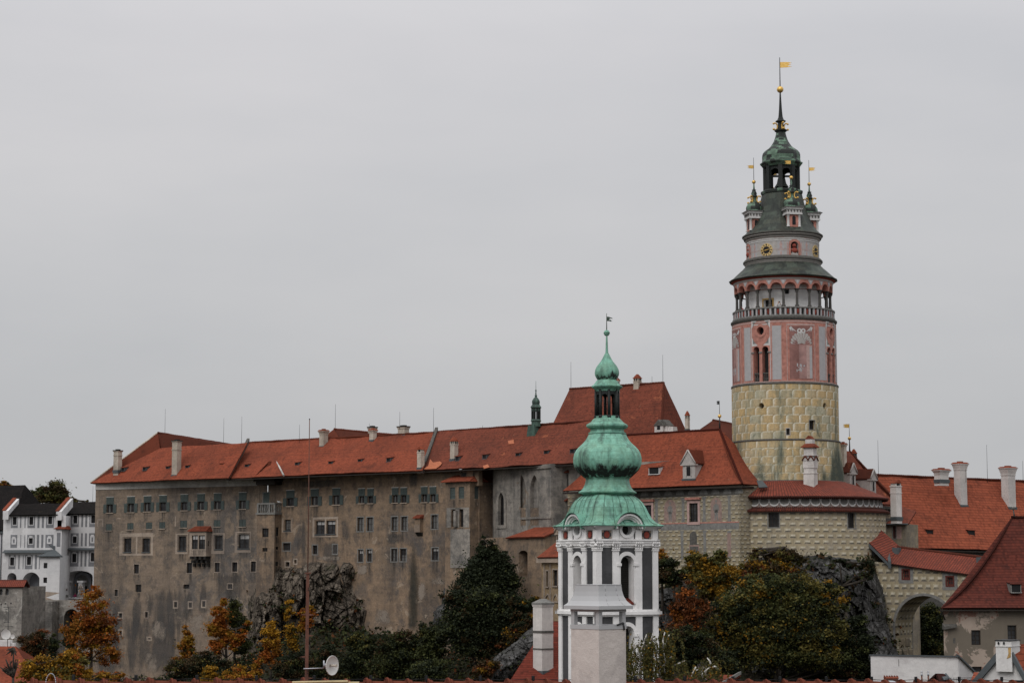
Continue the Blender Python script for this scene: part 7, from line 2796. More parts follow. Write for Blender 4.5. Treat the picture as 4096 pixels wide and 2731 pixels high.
build(mb, 'chimney', [M['chim_white'], M['stone_dark'], M['stone_grey'], M['lead']], nroof)
yh = thing('yellow_house', 'ochre yellow house with a red roof and small dormer, beside the church tower', 'house', (10, 195, 5))
YD = 186
ya, yb = P(*R5(118, 700), YD), P(*R5(262, 690), YD - 3.5)
YW = Wall(ya, yb + (yb - ya) * 1.2)
yez = P(*R5(90, 672), YD).z
hy = []
for t in ((152, 770, 168, 880), (200, 762, 234, 875)):
 window(yh, YW, YW.rect(R5, *t), hy, dep=.2, mull=(1, 2), fw=.06, sur=M['surround_stone'], sw=.12, proud=.06, sill=M['surround_stone'])
mb = MB()
wall_mesh(mb, YW, 0, YW.L, 1, yez, hy)
YWl = Wall(YW.pt(0, 0) - YW.n * 9, YW.pt(0, 0))
wall_mesh(mb, YWl, 0, 9, 1, yez)
build(mb, 'wall', M['yellow_wall'], yh)
mb = MB()
mb.sbox(YW, -.3, YW.L, yez - .5, yez - .05, -.05, .4)
for x0, x1, y0, y1 in ((135, 142, 720, 1000), (178, 186, 720, 1000), (240, 248, 720, 1000)):
 a, b, c, d = YW.rect(R5, x0, y0, x1, y1)
 mb.sbox(YW, a, b, c, d, -.01, .05)
for xc in (165, 222):
 a, b, c, d = YW.rect(R5, xc - 16, 940, xc + 16, 985)
 o = outline('point', a, b, c, d)
 ring(mb, YW, o, scaled(o, .12), 0, .1)
build(mb, 'trim', M['surround_stone'], yh)
mb = MB()
r0_, r1_ = P(*R5(84, 670), YD - .3), None
r0_.z = yez
r1_ = r0_ + YW.e * (YW.L + 1)
rt = r0_ - YW.n * 5.5 + V3((0, 0, 4.8))
ply = roof(mb, r0_, r1_, rt + YW.e * (YW.L + 1), rt + YW.e * 2.8, 10, 6, .03)
roof(mb, r0_ - YW.n * 10, r0_, rt + YW.e * 2.82, rt + YW.e * 2.8 - V3((0, .05, 0)), 6, 6, .03)
yroof = build(mb, 'roof', M['tile'], yh)
gable_dormer(yroof, ply, R5(238, 612), .62, 1.35, .7, [M['tile'], M['surround_stone'], M['black'], M['lead']])
sm = thing('low_red_roof_house', 'low red roofed house with a stone chimney, under the big dark tree behind the birches', 'house', (16, 172, 0))
SD = 165
s0, s1 = P(*B6(940, 840), SD - 3), P(*B6(1640, 880), SD - 3)
mb = MB()
t0, t1 = P(*B6(920, 772), SD), P(*B6(1800, 772), SD)
b0_, b1_ = t0 + V3((-1, -4, -3.6)), P(*B6(1640, 865), SD - 2.5)
b1_ = t1 + (b1_ - t1) * 2
pls = roof(mb, b0_, b1_, t1, t0, 10, 5, .02)
mb.prism([t0, t1, t1 + V3((0, 5, -4)), t0 + V3((0, 5, -4))], (0, 0, -.2))
sroof = build(mb, 'roof', M['tile'], sm)
mb = MB()
k = V3((.12, -.1, .05))
mb.hexa([b1_ - k, b1_ + k, t1 + k, t1 - k, b1_ - k + V3((0, 0, .25)), b1_ + k + V3((0, 0, .25)), t1 + k + V3((0, 0, .25)), t1 - k + V3((0, 0, .25))])
build(mb, 'verge', M['stone_grey'], sroof)
mb = MB()
mb.obox((t0 + t1) / 2 + V3((0, 1, 0)), V3((1, 0, 0)), 14, 6, 0, t0.z - 3.2)
build(mb, 'wall', M['rampart'], sm)
chimney(sroof, None, B6(1225, 850), 120 * .2551, B6(1225, 605)[1], V3((1, .2, 0)).normalized(), 'plain', M['rampart'], base=P(*B6(1225, 860), SD - 1.5))
# -- white buildings at the right foot
wf = thing('white_flat_house', 'plain white house wall with a long crack, below the castle arch', 'house', (30, 140, 0))
WD = 138
wa, wb, wc = P(*B4(118, 620), WD), P(*B4(1392, 640), WD + 2), P(*B4(1612, 850), WD + 4.5)
Wm = Wall(wa, wb)
mb = MB()
zt0, zt1 = wa.z, P(*B4(1392, 640), WD + 2).z
mb.poly([xy(wa, 0), xy(wb, 0), V3((wb.x, wb.y, zt1)), V3((wa.x, wa.y, zt0))])
g_ = (wc - wb)
wc2 = wb + V3((g_.x, g_.y, 0)) * 2.2
mb.poly([xy(wb, 0), xy(wc2, 0), V3((wc2.x, wc2.y, zt1 + (wc.z - zt1) * 2.2)), V3((wb.x, wb.y, zt1))])
mb.poly([xy(wa, 0), V3((wa.x, wa.y, zt0)), V3((wa.x + 2.6, wa.y + 9, zt0 - 2)), xy(wa, 0) + V3((2.6, 9, 0))])
build(mb, 'wall', M['white_wall'], wf)
mb = MB()
k = V3((0, 0, .16))
mb.prism([wa + V3((-.1, -.1, 0)), wb + V3((.05, -.15, 0)), wb + V3((.3, 2.5, -.3)), wa + V3((.3, 2.5, -.3))], (0, 0, .09), 0)
wr = V3((wc2.x, wc2.y, zt1 + (wc.z - zt1) * 2.2))
mb.prism([wb + V3((.02, -.25, 0)), wr + V3((0, -.25, 0)), wr + V3((.3, 2, 0)), wb + V3((.3, 2, 0))], (0, 0, .14), 0)
mb.prism([wa + V3((.3, 2.4, -.3)), wb + V3((.3, 2.4, -.3)), wr + V3((.3, 9, -1)), wa + V3((2.6, 9, -3))], (0, 0, -.1), 0)
build(mb, 'roof', M['lead'], wf)
mb = MB()
a, b, c, d = Wm.rect(B4, 524, 672, 532, 775)
mb.sbox(Wm, a, b, c, d, -.01, .006)
build(mb, 'crack', M['stone_dark'], wf)
wg = thing('white_gable_house', 'white gabled house with a rust stained white chimney on its gable', 'house', (36, 125, 0))
GD = 124
gt = P(*B4(2115, 470), GD)
ga, gb = P(*B4(1640, 1023), GD), P(*B4(2352, 905), GD - 1.6)
gl = gt + (ga - gt) * 1.6
grr = gt + (gb - gt) * 1.7
gw = Wall(V3((gl.x, gl.y, 0)), V3((grr.x, grr.y, 0)))
gt = gw.hit(*B4(2115, 470))
la_, lr_ = gw.loc(*B4(1640, 1023)), gw.loc(*B4(2352, 905))
lt_ = gw.loc(*B4(2115, 470))
mb = MB()
A_ = (lt_[0] + (la_[0] - lt_[0]) * 1.5, lt_[1] + (la_[1] - lt_[1]) * 1.5)
B_3 = (lt_[0] + (lr_[0] - lt_[0]) * 1.6, lt_[1] + (lr_[1] - lt_[1]) * 1.6)
mb.poly([gw.pt(A_[0], 0), gw.pt(B_3[0], 0), gw.pt(*B_3), gw.pt(*lt_), gw.pt(*A_)])
mb.poly([gw.pt(A_[0], 0) + V3((6.4, 8, 0)), gw.pt(A_[0], 0), gw.pt(*A_), gw.pt(*A_) + V3((6.4, 8, 0))])
build(mb, 'wall', M['white_wall'], wg)
mb = MB()
for X, Y in ((A_, lt_), (lt_, B_3)):
 p0, p1 = gw.pt(*X, .25), gw.pt(*Y, .25)
 rv = V3((.80, 1, 0)) * 8
 q0, q1 = gw.pt(*X) + rv, gw.pt(*Y) + rv
 if X is A_:
  roof(mb, q0, p0, p1, q1, 10, 8, .02, th=.08)
 else:
  roof(mb, q1, p1, p0, q0, 10, 8, .02, th=.08)
groof2 = build(mb, 'roof', M['tile_right'], wg)
mb = MB()
for X, Y in ((A_, lt_), (lt_, B_3)):
 p0, p1 = gw.pt(*X, .3), gw.pt(*Y, .3)
 k = V3((0, 0, .16))
 mb.hexa([p0 - k * 1.5, p1 - k * 1.5, p1 - k * 1.5 - gw.n * .3, p0 - k * 1.5 - gw.n * .3, p0 + k * 1.6, p1 + k * 1.6, p1 + k * 1.6 - gw.n * .3, p0 + k * 1.6 - gw.n * .3])
build(mb, 'verge', M['lead'], groof2)
ct = gw.rect(B4, 1970, 395, 2200, 700)
ce = gw.e
cc_ = gw.pt((ct[0] + ct[1]) / 2, 0, -.40)
wch = ct[1] - ct[0]
mb = MB()
zq = lambda y: gw.loc(*B4(2110, y))[1]
mb.obox(cc_, ce, wch, 1.5, zq(850), zq(400), 0)
mb.obox(cc_, ce, wch * 1.06, 1.6, zq(488), zq(474), 0)
mb.obox(cc_, ce, wch * 1.08, 1.62, zq(404), zq(393), 2)
for x in (2015, 2093):
 s_, z_2 = gw.loc(*B4(x, 437))
 mb.prism([gw.pt(*p, .42) for p in outline('round', s_ - .06, s_ + .06, z_2 - .09, z_2 + .09)], gw.n * .012, 2)
build(mb, 'chimney', [M['white_wall'], M['rust'], M['black']], groof2)
mb = MB()
random.seed(3)
st = [gw.loc(*B4(x, y)) for x, y in ((2020, 672), (2080, 690), (2130, 668), (2195, 640), (2200, 700), (2225, 735), (2190, 790), (2165, 850), (2130, 780), (2100, 720))]
mb.poly([gw.pt(*p, .02) for p in st][::-1])
st = [gw.loc(*B4(x, y)) for x, y in ((2150, 500), (2190, 500), (2190, 640), (2130, 665), (2155, 590))]
mb.poly([gw.pt(*p, .37) for p in st][::-1])
build(mb, 'rust_stain', M['rust_stain'] if 'rust_stain' in M else M['ochre'], groof2)
mb = MB()
for t in ((1790, 975, 1850, 1023), (2200, 985, 2340, 1015)):
 a, b, c, d = gw.rect(B4, *t)
 mb.sbox(gw, a, b, c, d, .0, .03)
build(mb, 'window', M['black'], wg)
mr = thing('small_red_roof', 'small red roof wedged between the white gable and the plain white wall', 'roof', (33, 131, 0))
q = [P(*B4(1570, 1000), 131), P(*B4(1625, 862), 133), P(*B4(1720, 866), 132.5), P(*B4(1660, 1010), 130)]
mb = MB()
roof(mb, q[0] + (q[0] - q[1]) * .6, q[3] + (q[3] - q[2]) * .6, q[2], q[1], 5, 5, .02)
build(mb, 'roof', M['tile_right'], mr)
mb = MB()
c_ = (q[0] + q[2]) / 2
mb.obox(c_ + V3((0, 1.2, 0)), V3((1, -.2, 0)).normalized(), 1.8, 2, 0, q[0].z - 1.6)
build(mb, 'wall', M['white_wall'], mr)
def onpost(name, label, cat, u, v, D, fn, mats, group=None):
 p = P(u, v, D)
 mb = MB()
 fn(mb, p, D / F)
 o = build(mb, name, mats, None, (p.x, p.y, p.z))
 return tag(o, label, cat, group)
for u, v0, lab in ((B4(862, 0)[0], B4(0, 858)[1], 'rusty flue pipe with a little cap, nearer the tile chimney block'), (B4(957, 0)[0], B4(0, 855)[1], 'rusty flue pipe with a little cap, nearer the red dormer')):
 def fl(mb, p, k):
  z = p.z
  mb.tube(p + V3((0, 0, -3)), p + V3((0, 0, -.14)), 12 * .2747 * k, 12 * .2747 * k, 10, 0)
  mb.tube(p + V3((0, 0, -.14)), p + V3((0, 0, -.05)), 14 * .2747 * k, 14 * .2747 * k, 10, 1)
  mb.tube(p + V3((0, 0, -.02)), p + V3((0, 0, .03)), 20 * .2747 * k, 8 * .2747 * k, 10, 1)
 onpost('flue_pipe', lab, 'flue', u, v0, 75, fl, [M['rust'], M['steel']], 'flue pipes over the near roof')
def capblock(mb, p, k):
 s = .27466 * k
 mb.obox(p, V3((1, .25, 0)).normalized(), 175 * s, 110 * s, p.z - 2, p.z - 20 * s, 0)
 mb.obox(p, V3((1, .25, 0)).normalized(), 192 * s, 125 * s, p.z - 20 * s, p.z, 1, 180 * s, 110 * s)
 for i in range(6):
  mb.tube(p + V3((-90 * s + 36 * s * i, -25 * s, 0)), p + V3((-90 * s + 36 * s * i, 40 * s, 10 * s)), 12 * s, 12 * s, 6, 1)
onpost('tiled_chimney_head', 'square brick chimney head with a tile cap, in front of the plain white wall', 'chimney', *B4(416, 930), 75, capblock, [M['rust'], M['tile_near']])
def dome_(mb, p, k):
 s = .27466 * k
 mb.lathe(p, [(150 * s, p.z - 1.2), (150 * s, p.z - 44 * s), (160 * s, p.z - 40 * s), (120 * s, p.z - 18 * s), (60 * s, p.z - 4 * s), (.001, p.z)], 24, 0, 0, True)
onpost('metal_vent_dome', 'shallow grey metal vent hood beside the tiled chimney head', 'vent', *B4(345, 973), 70, dome_, [M['steel']])
def dorm(mb, p, k):
 s = .27466 * k
 e = V3((1, 0, 0))
 mb.prism([p + V3((-60 * s, 0, 0)), p + V3((60 * s, 0, 0)), p + V3((140 * s, -.6, -160 * s)), p + V3((-90 * s, -1.4, -160 * s))], (0, .1, -.1), 0)
 mb.prism([p + V3((-60 * s, .2, 0)), p + V3((60 * s, .2, 0)), p + V3((140 * s, 1.6, -160 * s)), p + V3((-90 * s, 1.6, -160 * s))], (0, .1, -.1), 0)
 mb.prism([p + V3((-40 * s, -.55, -45 * s)), p + V3((30 * s, -.5, -40 * s)), p + V3((45 * s, -.62, -75 * s)), p + V3((-20 * s, -.66, -90 * s))], (0, -.12, .05), 1)
 mb.tube(p + V3((60 * s, -.1, 0)), p + V3((150 * s, -.8, -170 * s)), .04, .04, 6, 1)
onpost('red_dormer_roof', 'little dark red hipped dormer roof, in front of the plain white wall', 'dormer', *B4(1140, 885), 72, dorm, [M['tile_mill'], M['lead']])
def aerial(mb, p, k):
 s = .27466 * k
 for y, w in ((0, 230), (18, 230), (45, 200)):
  mb.tube(p + V3((-w * s * .8, 0, -y * s)), p + V3((w * s, 0, -y * s + 12 * s)), 3 * s, 3 * s, 5)
 for i in range(9):
  x = -150 + 40 * i
  mb.tube(p + V3((x * s, -.1, 14 * s)), p + V3((x * s + 20 * s, .1, -50 * s)), 2.2 * s, 2.2 * s, 5)
 mb.tube(p + V3((20 * s, 0, 10 * s)), p + V3((20 * s, 0, -2.0)), 4 * s, 4 * s, 6)
tag(onpost('roof_aerial', 'low spread of thin dark aerial rods in front of the white gable', 'aerial', *B4(1390, 950), 70, aerial, [M['iron']]), None, None)
# -- near roof with ridge tiles, wire on posts
nr0 = P(140, 2745, 35.5)
nr1 = P(4240, 2744, 44.5)
nr = thing('near_tiled_roof', 'long red tiled ridge along the bottom edge, with a wire on small posts', 'roof', tuple((nr0 + nr1) / 2))
mb = MB()
e_ = (nr1 - nr0)
L_ = e_.length
e_ = e_.normalized()
n_ = V3((e_.y, -e_.x, 0))
roof(mb, nr0 + n_ * 4.5 - V3((0, 0, 4.0)), nr1 + n_ * 4.5 - V3((0, 0, 4.0)), nr1 - V3((0, 0, .05)), nr0 - V3((0, 0, .05)), 40, 4, .01)
mb.prism([nr0 - V3((0, 0, .05)), nr1 - V3((0, 0, .05)), nr1 - n_ * 4.5 - V3((0, 0, 4)), nr0 - n_ * 4.5 - V3((0, 0, 4))], (0, 0, -.15))
build(mb, 'tile_slope', M['tile_near'], nr)
nt_ = int(L_ / .41)
for i in range(nt_):
 a = nr0 + e_ * L_ * i / nt_
 b = nr0 + e_ * L_ * (i + 1.0) / nt_
 w = V3((0, 0, .012 * sin(i * 1.7)))
 mb = MB()
 m1, m2 = .115, .10
 for p, q, ra_2, rb_2 in ((a + w, b + w, .105, .095), (a - e_ * .05 + w + V3((0, 0, .012)), a + e_ * .035 + w + V3((0, 0, .012)), .132, .125), (a - e_ * .065 + w + V3((0, 0, .02)), a - e_ * .03 + w + V3((0, 0, .02)), .142, .145)):
  mb.tube(p, q, ra_2, rb_2, 14)
 o_ = build(mb, 'ridge_tile', M['tile_near'], nr)
zoff = P(1500, 2713, 38).z - P(1500, 2745, 38).z
npst = 20
wp_ = []
for i in range(npst):
 t = (i + .6) / npst
 p = nr0 + e_ * L_ * t
 mb = MB()
 mb.tube(p, p + V3((0, 0, zoff + .055)), .022, .022, 6)
 mb.obox(p, e_, .05, .04, p.z + zoff - .03, p.z + zoff + .06)
 build(mb, 'wire_post', M['black'], nr)
 wp_.append(p + V3((0, 0, zoff)))
mb = MB()
pts = []
for a, b in zip(wp_[:-1], wp_[1:]):
 for k in range(4):
  pts.append(a.lerp(b, k / 4) - V3((0, 0, .018 * sin(pi * k / 4))))
pts.append(wp_[-1])
mb.path(pts, .0065, 5)
build(mb, 'conductor_wire', M['black'], nr)
hoop = MB()
hp = P(*B1(945, 1560), 34.5)
pts = [hp + V3((-.085 * cos(pi * k / 14), .04, .165 * sin(pi * k / 14))) for k in range(15)]
hoop.path(pts, .007, 8)
o = build(hoop, 'metal_hoop', M['steel'], None, tuple(hp))
tag(o, 'bent shiny metal hoop at the end of the near tiled ridge', 'hoop')
for (x0, x1, y0, y1, lab) in ((440, 1020, 1512, 1500, 'long pale yellow batten, the upper one, lying over the ridge near the rusty mast'), (480, 1140, 1518, 1516, 'long pale yellow batten, the lower one, lying over the ridge near the rusty mast')):
 mb = MB()
 p, q = P(*L5(x0, y0), 36.3), P(*L5(x1, y1), 36.0)
 mb.hexa([p, q, q + V3((0, .06, 0)), p + V3((0, .06, 0)), p + V3((0, 0, .022)), q + V3((0, 0, .022)), q + V3((0, .06, .022)), p + V3((0, .06, .022))])
 o = build(mb, 'wooden_batten', M['wood_pale'], None, tuple(p))
 tag(o, lab, 'batten', 'pale battens on the near ridge')
bc = thing('metal_capped_chimney', 'large pale chimney with a flared metal cap on open brackets, before the church tower', 'chimney', tuple(P(2405, 2731, 36)))
cd = 36.0
cK = P(*R5(530, 1400), cd)
ce = V3((cos(radians(41)), sin(radians(41)), 0))
cn = V3((sin(radians(41)), -cos(radians(41)), 0))
s5 = .5618 * cd / F
wR, wL = 200 * s5 / cos(radians(41)), 190 * s5 / sin(radians(41))
wR, wL = 200 * s5 / .755, 190 * s5 / .656
near = xy(P(*R5(527, 1400), cd))
cc = near + ce * wR / 2 - cn * wL / 2
z9 = lambda y: P(2397, R5(0, y)[1], cd).z
mb = MB()
mb.obox(cc, ce, wR, wL, z9(1568) - 2.5, z9(1186))
build(mb, 'shaft', M['peach'], bc)
mb = MB()
mb.obox(cc, ce, wR * 1.03, wL * 1.03, z9(1186), z9(1156))
mb.obox(cc, ce, wR * 1.02, wL * 1.02, z9(1062), z9(1030))
pw = .085
for sx in (-1, 1):
 for sy in (-1, 1):
  mb.obox(cc + ce * sx * (wR / 2 - pw * .5) + cn * sy * (wL / 2 - pw * .5), ce, pw, pw, z9(1160), z9(1050))
build(mb, 'bracket_frame', M['capmetal'] if 'capmetal' in M else M['steel'], bc)
mb = MB()
W0, W1 = 1.27, .84
prf = [(W0, z9(1044)), (W0, z9(1018)), (1.18, z9(1008)), (1.04, z9(985)), (.93, z9(950)), (.875, z9(915)), (W1, z9(870))]
for (k0, za_), (k1, zb_4) in zip(prf[:-1], prf[1:]):
 mb.obox(cc, ce, wR * k0, wL * k0, za_, zb_4, 0, wR * k1, wL * k1)
mb.obox(cc, ce, wR * W1 * 1.02, wL * W1 * 1.02, z9(872), z9(866))
for s_ in (-.22, .0, .25):
 pts = []
 for k0, za_ in prf[1:]:
  pts.append(xy(cc + cn * wL * k0 / 2 + ce * wR * k0 * s_, za_))
 if s_:
  mb.path(pts, .006, 5)
build(mb, 'metal_cap', M['capmetal'] if 'capmetal' in M else M['steel'], bc)
mb = MB()
p = xy(cc + cn * (wL / 2 + .02) + ce * wR * .14, z9(1157))
mb.path([p, p + ce * .16 + V3((0, 0, .035)), p + ce * .18 + V3((0, 0, -.09))], .016, 8)
build(mb, 'handle', M['iron'], bc)
ms = thing('rusty_mast', 'tall rusty steel mast with foot pegs rising from the near roof', 'mast', tuple(P(1228, 2731, 37)))
mD = 37.0
mp = lambda x, y: P(*L5(x, y), mD)
mb = MB()
b_, t_ = mp(591, 1518), mp(597, 370)
mx_, my_ = b_.x, b_.y
zt2, zt3 = t_.z, P(1228, L4(0, 68)[1], mD).z
s4 = .38265 * mD / F
mb.obox(V3((mx_, my_, 0)), V3((1, .2, 0)).normalized(), 36 * s4, 30 * s4, b_.z - 1.5, zt2, 0, 30 * s4, 26 * s4)
mb.tube((mx_, my_, zt2 - .1), (mx_, my_, zt3), 5.5 * s4, 4 * s4, 8)
mb.obox(V3((mx_, my_, 0)), V3((1, .2, 0)).normalized(), 62 * s4, 40 * s4, zt2 - .01, zt2 + .015)
mb.ball((mx_, my_, zt3), 7 * s4, 1, 8, 5)
for y, sd2 in ((805, 1), (1022, 1), (1243, -1), (1465, 1), (800, -1)):
 z = mp(591, y).z
 x0 = mx_ + sd2 * 17 * s4
 mb.prism([V3((x0, my_ - .01, z - 10 * s4)), V3((x0 + sd2 * 55 * s4, my_ - .01, z)), V3((x0, my_ - .01, z + 12 * s4))], (0, .02, 0))
for y in (525, 545, 915, 940, 1385, 1410):
 z = mp(603, y).z
 mb.obox(V3((mx_ + 8 * s4, my_ - 17 * s4, 0)), V3((1, .2, 0)).normalized(), 9 * s4, 4 * s4, z - 5 * s4, z + 5 * s4, 1)
build(mb, 'pole', [M['rust'], M['black']], ms)
ds = thing('satellite_dish', 'round white dish antenna on an arm of the rusty mast', 'dish', tuple(mp(848, 1332)))
dc = mp(838, 1332)
ax = V3((.82, -.57, .0)).normalized()
rad = 98 * s4
mb = MB()
bx = ax.orthogonal().normalized()
bx = ax.cross(V3((0, 0, 1))).normalized()
bu = V3((0, 0, 1))
N_ = 32
rings = []
for j in range(7):
 r = rad * j / 6
 dz = .28 * rad * (j / 6) ** 2
 rings.append([dc + ax * dz + bx * r * cos(2 * pi * i / N_) + bu * r * sin(2 * pi * i / N_) for i in range(N_)])
for off_2, fl in ((0, False), (-.012, True)):
 for j in range(6):
  for i in range(N_):
   q = [rings[j][i], rings[j][(i + 1) % N_], rings[j + 1][(i + 1) % N_], rings[j + 1][i]]
   q = [p + ax * off_2 for p in q]
   if j == 0:
    q = [q[0], q[2], q[3]]
   mb.poly(q[::-1] if fl else q, 0, None, True)
for i in range(N_):
 mb.tube(rings[6][i], rings[6][(i + 1) % N_], .008, .008, 5)
build(mb, 'reflector', M['dish'], ds)
mb = MB()
mb.tube(dc, dc + ax * .13, .022, .02, 10)
mb.tube(dc + ax * .13, dc + ax * .15, .028, .028, 10)
build(mb, 'feed_horn', M['render_cream'], ds)
mb = MB()
mb.tube(dc - ax * .01, dc - ax * .14, .035, .035, 8)
ap_ = mp(768, 1340)
arm = V3((ap_.x, dc.y + .07, dc.z - 12 * s4))
mb.tube(V3((arm.x, arm.y, mp(768, 1282).z)), V3((arm.x, arm.y, mp(768, 1362).z)), 8 * s4, 8 * s4, 8)
mb.tube(V3((mx_ - 30 * s4, my_ - .05, mp(600, 1365).z)), V3((arm.x, arm.y, mp(768, 1362).z)), 6 * s4, 6 * s4, 8)
mb.tube(V3((arm.x, arm.y, dc.z)), dc - ax * .12, .02, .02, 8)
build(mb, 'mount_arm', M['steel'], ds)
# -- white arcaded houses on the left
def house_rows(par, W_, rows, holes, eave_y, base_z):
 gp = MB()
 gq = []
 fr = MB()
 for y0, y1, strips, wins, blanks in rows:
  for x0, x1 in strips:
   a, b, c, d = W_.rect(B3, x0, y0, x1, y1)
   gq.append((a, b, c, d))
  for x0, y0_, x1, y1_ in wins:
   r = W_.rect(B3, x0 - 3, y0_ - 4, x1 + 3, y1_ + 4)
   window(par, W_, r, holes, dep=.25, mull=(0, 0), fw=.02, pm=M['black'], sur=M['white_house'], sw=.09, proud=.05)
   a, b, c, d = r
   fr.sbox(W_, (a + b) / 2 - .25, (a + b) / 2 + .25, d + .12, d + .32, 0, .06)
  for x0, y0_, x1, y1_ in blanks:
   o = outline('rect', *W_.rect(B3, x0, y0_, x1, y1_))
   ring(fr, W_, scaled(o, -.2), o, 0, .05)
   a, b, c, d = W_.rect(B3, x0, y0_, x1, y1_)
   fr.sbox(W_, (a + b) / 2 - .25, (a + b) / 2 + .25, d - .02, d + .2, 0, .055)
 for q in gq:
  wall_mesh(gp, W_, *q, [(h[0], *h[1:5], .02) for h in holes if h[1] > q[0] and h[2] < q[1] + .3 and h[3] > q[2] - .1 and h[4] < q[3] + .1], None, 0, None, .015)
 build(gp, 'grey_panels', M['grey_house'], par)
 build(fr, 'painted_frames', M['white_house'], par)
HA_ = Wall(P(*B3(40, 700), 313), P(*B3(718, 700), 311))
wh = thing('arcaded_house', 'white house with grey painted panels, small arches and a plain white stair tower', 'house', tuple(HA_.pt(8, 8, -3)))
hh = []
rows = [(660, 515, ((138, 225), (252, 268), (308, 322), (345, 440), (470, 496), (525, 552), (578, 675)), ((162, 525, 208, 616), (372, 525, 416, 616), (607, 518, 653, 608)), ()),
  (908, 745, ((132, 216), (256, 266), (306, 316), (340, 436), (462, 490), (517, 544), (570, 670)), ((365, 790, 410, 855),), ((147, 786, 202, 866), (590, 778, 650, 857))),
  (1175, 1000, ((108, 195), (230, 246), (286, 296), (312, 408), (436, 464), (488, 500)), ((130, 1032, 176, 1126), (340, 1024, 388, 1118)), ())]
rows = [(r[1], r[0], *r[2:]) for r in rows]
house_rows(wh, HA_, rows, hh, 495, 0)
for t in ((88, 1222, 205, 1500), (282, 1215, 500, 1500)):
 a, b, c, d = HA_.rect(B3, *t)
 hh.append(('arch', a, b, c, d, 2.4))
zE1 = HA_.loc(*B3(400, 492))[1]
mb = MB()
wall_mesh(mb, HA_, 0, HA_.L, 1, zE1, hh)
HAl = Wall(HA_.pt(0, 0) - HA_.n * 8, HA_.pt(0, 0))
wall_mesh(mb, HAl, 0, 8, 1, zE1)
build(mb, 'wall', M['white_house'], wh)
mb = MB()
for h in hh[-2:]:
 _, a, b, c, d, dp = h
 mb.poly([HA_.pt(*p, -2.35) for p in outline('arch', a, b, c, d)])
 mb.sbox(HA_, (a + b) / 2 + .2, b - .5, c, d - 1.8, -2.34, -2.2, 1)
 mb.sbox(HA_, a, b, c + .0, HA_.loc(*B3(150, 1450))[1], -2.3, -.4, 0)
build(mb, 'arcade_recess', [M['grey_house'], M['stone_dark']], wh)
mb = MB()
a = HA_.loc(*B3(60, 950))
for x0, x1, o in ((0, HA_.L, .5),):
 zq0, zq1 = HA_.loc(*B3(300, 975))[1], HA_.loc(*B3(300, 935))[1]
 mb.hexa([HA_.pt(x0 + .3, zq0, .75), HA_.pt(x1, zq0, .75), HA_.pt(x1, zq0, 0), HA_.pt(x0 + .3, zq0, 0), HA_.pt(x0 + .3, zq0 + .1, .75), HA_.pt(x1, zq0 + .1, .75), HA_.pt(x1, zq1, 0), HA_.pt(x0 + .3, zq1, 0)])
build(mb, 'ledge_roof', M['lead'], wh)
mb = MB()
re0, re1 = HA_.pt(.8, zE1 - .05, .5), HA_.pt(HA_.L + .2, zE1 - .05, .5)
rr0, rr1 = P(*B3(190, 358), 316.5), P(*B3(815, 350), 315)
pw_ = roof(mb, re0, re1, rr1, rr0, 20, 6, .04)
kk = V3((0, 4, -5))
mb.prism([rr0, rr1, rr1 + kk, rr0 + kk], (0, 0, -.15))
wroof = build(mb, 'roof', M['shingle'], wh)
def parapet(par, p, q, name='parapet'):
 mb = MB()
 s_ = V3((.42, 0, 0))
 lo, hi = V3((0, 0, -.9)), V3((0, 0, .45))
 mb.hexa([p - s_ + lo, p + s_ + lo, q + s_ + lo, q - s_ + lo, p - s_ + hi, p + s_ + hi, q + s_ + hi, q - s_ + hi], 0)
 s2 = V3((.55, 0, 0))
 h2 = V3((0, 0, .62))
 mb.hexa([p - s2 + hi, p + V3((.0, 0, 0)) + hi, q + hi, q - s2 + hi, p - s2 + h2, p + h2, q + h2, q - s2 + h2], 1)
 return build(mb, name, [M['white_house'], M['tile']], par)
parapet(wroof, P(*B3(70, 482), 312), P(*B3(205, 330), 316.5))
parapet(wroof, P(*B3(738, 490), 310.6), P(*B3(882, 325), 315))
PU = Wall(P(*B3(700, 700), 309.8), P(*B3(776, 700), 309.8))
mb = MB()
zu1, zu0 = PU.loc(*B3(735, 675))[1], PU.loc(*B3(735, 945))[1]
mb.sbox(PU, 0, PU.L, zu0 - 1, zu1, -5, 0)
a, b, c, d = PU.rect(B3, 712, 720, 758, 895)
mb.sbox(PU, a, b, c, d, -.01, .012, 1)
mb.hexa([PU.pt(-.3, zu1, .3), PU.pt(PU.L + .6, zu1, .3), PU.pt(PU.L + .6, zu1, -4), PU.pt(-.3, zu1, -4), PU.pt(-.3, zu1 + .1, .3), PU.pt(PU.L + .6, zu1 + .1, .3), PU.pt(PU.L + .1, zu1 + .9, -4), PU.pt(.5, zu1 + .9, -4)], 2)
mb.sbox(PU, .6, PU.L + .3, zu1, zE1 - .2, -5, -1.2, 0)
build(mb, 'pier', [M['white_house'], M['grey_house'], M['tile']], wh)
ST_ = Wall(P(*B3(497, 1200), 307.5), P(*B3(748, 1200), 307.5))
hst = []
for t in ((547, 1097, 594, 1164), (543, 1280, 590, 1348)):
 window(wh, ST_, ST_.rect(B3, *t), hst, dep=.3, mull=(0, 1), fw=.05)
zs1 = ST_.loc(*B3(620, 1005))[1]
zs0 = ST_.loc(*L1(350, 985))[1]
mb = MB()
wall_mesh(mb, ST_, 0, ST_.L, zs0, zs1, hst)
STr = Wall(ST_.pt(ST_.L, 0), ST_.pt(ST_.L, 0) - ST_.n * 7)
wall_mesh(mb, STr, 0, 7, zs0, zs1 + .0)
STl = Wall(ST_.pt(0, 0) - ST_.n * 7, ST_.pt(0, 0))
wall_mesh(mb, STl, 0, 7, zs0, zs1)
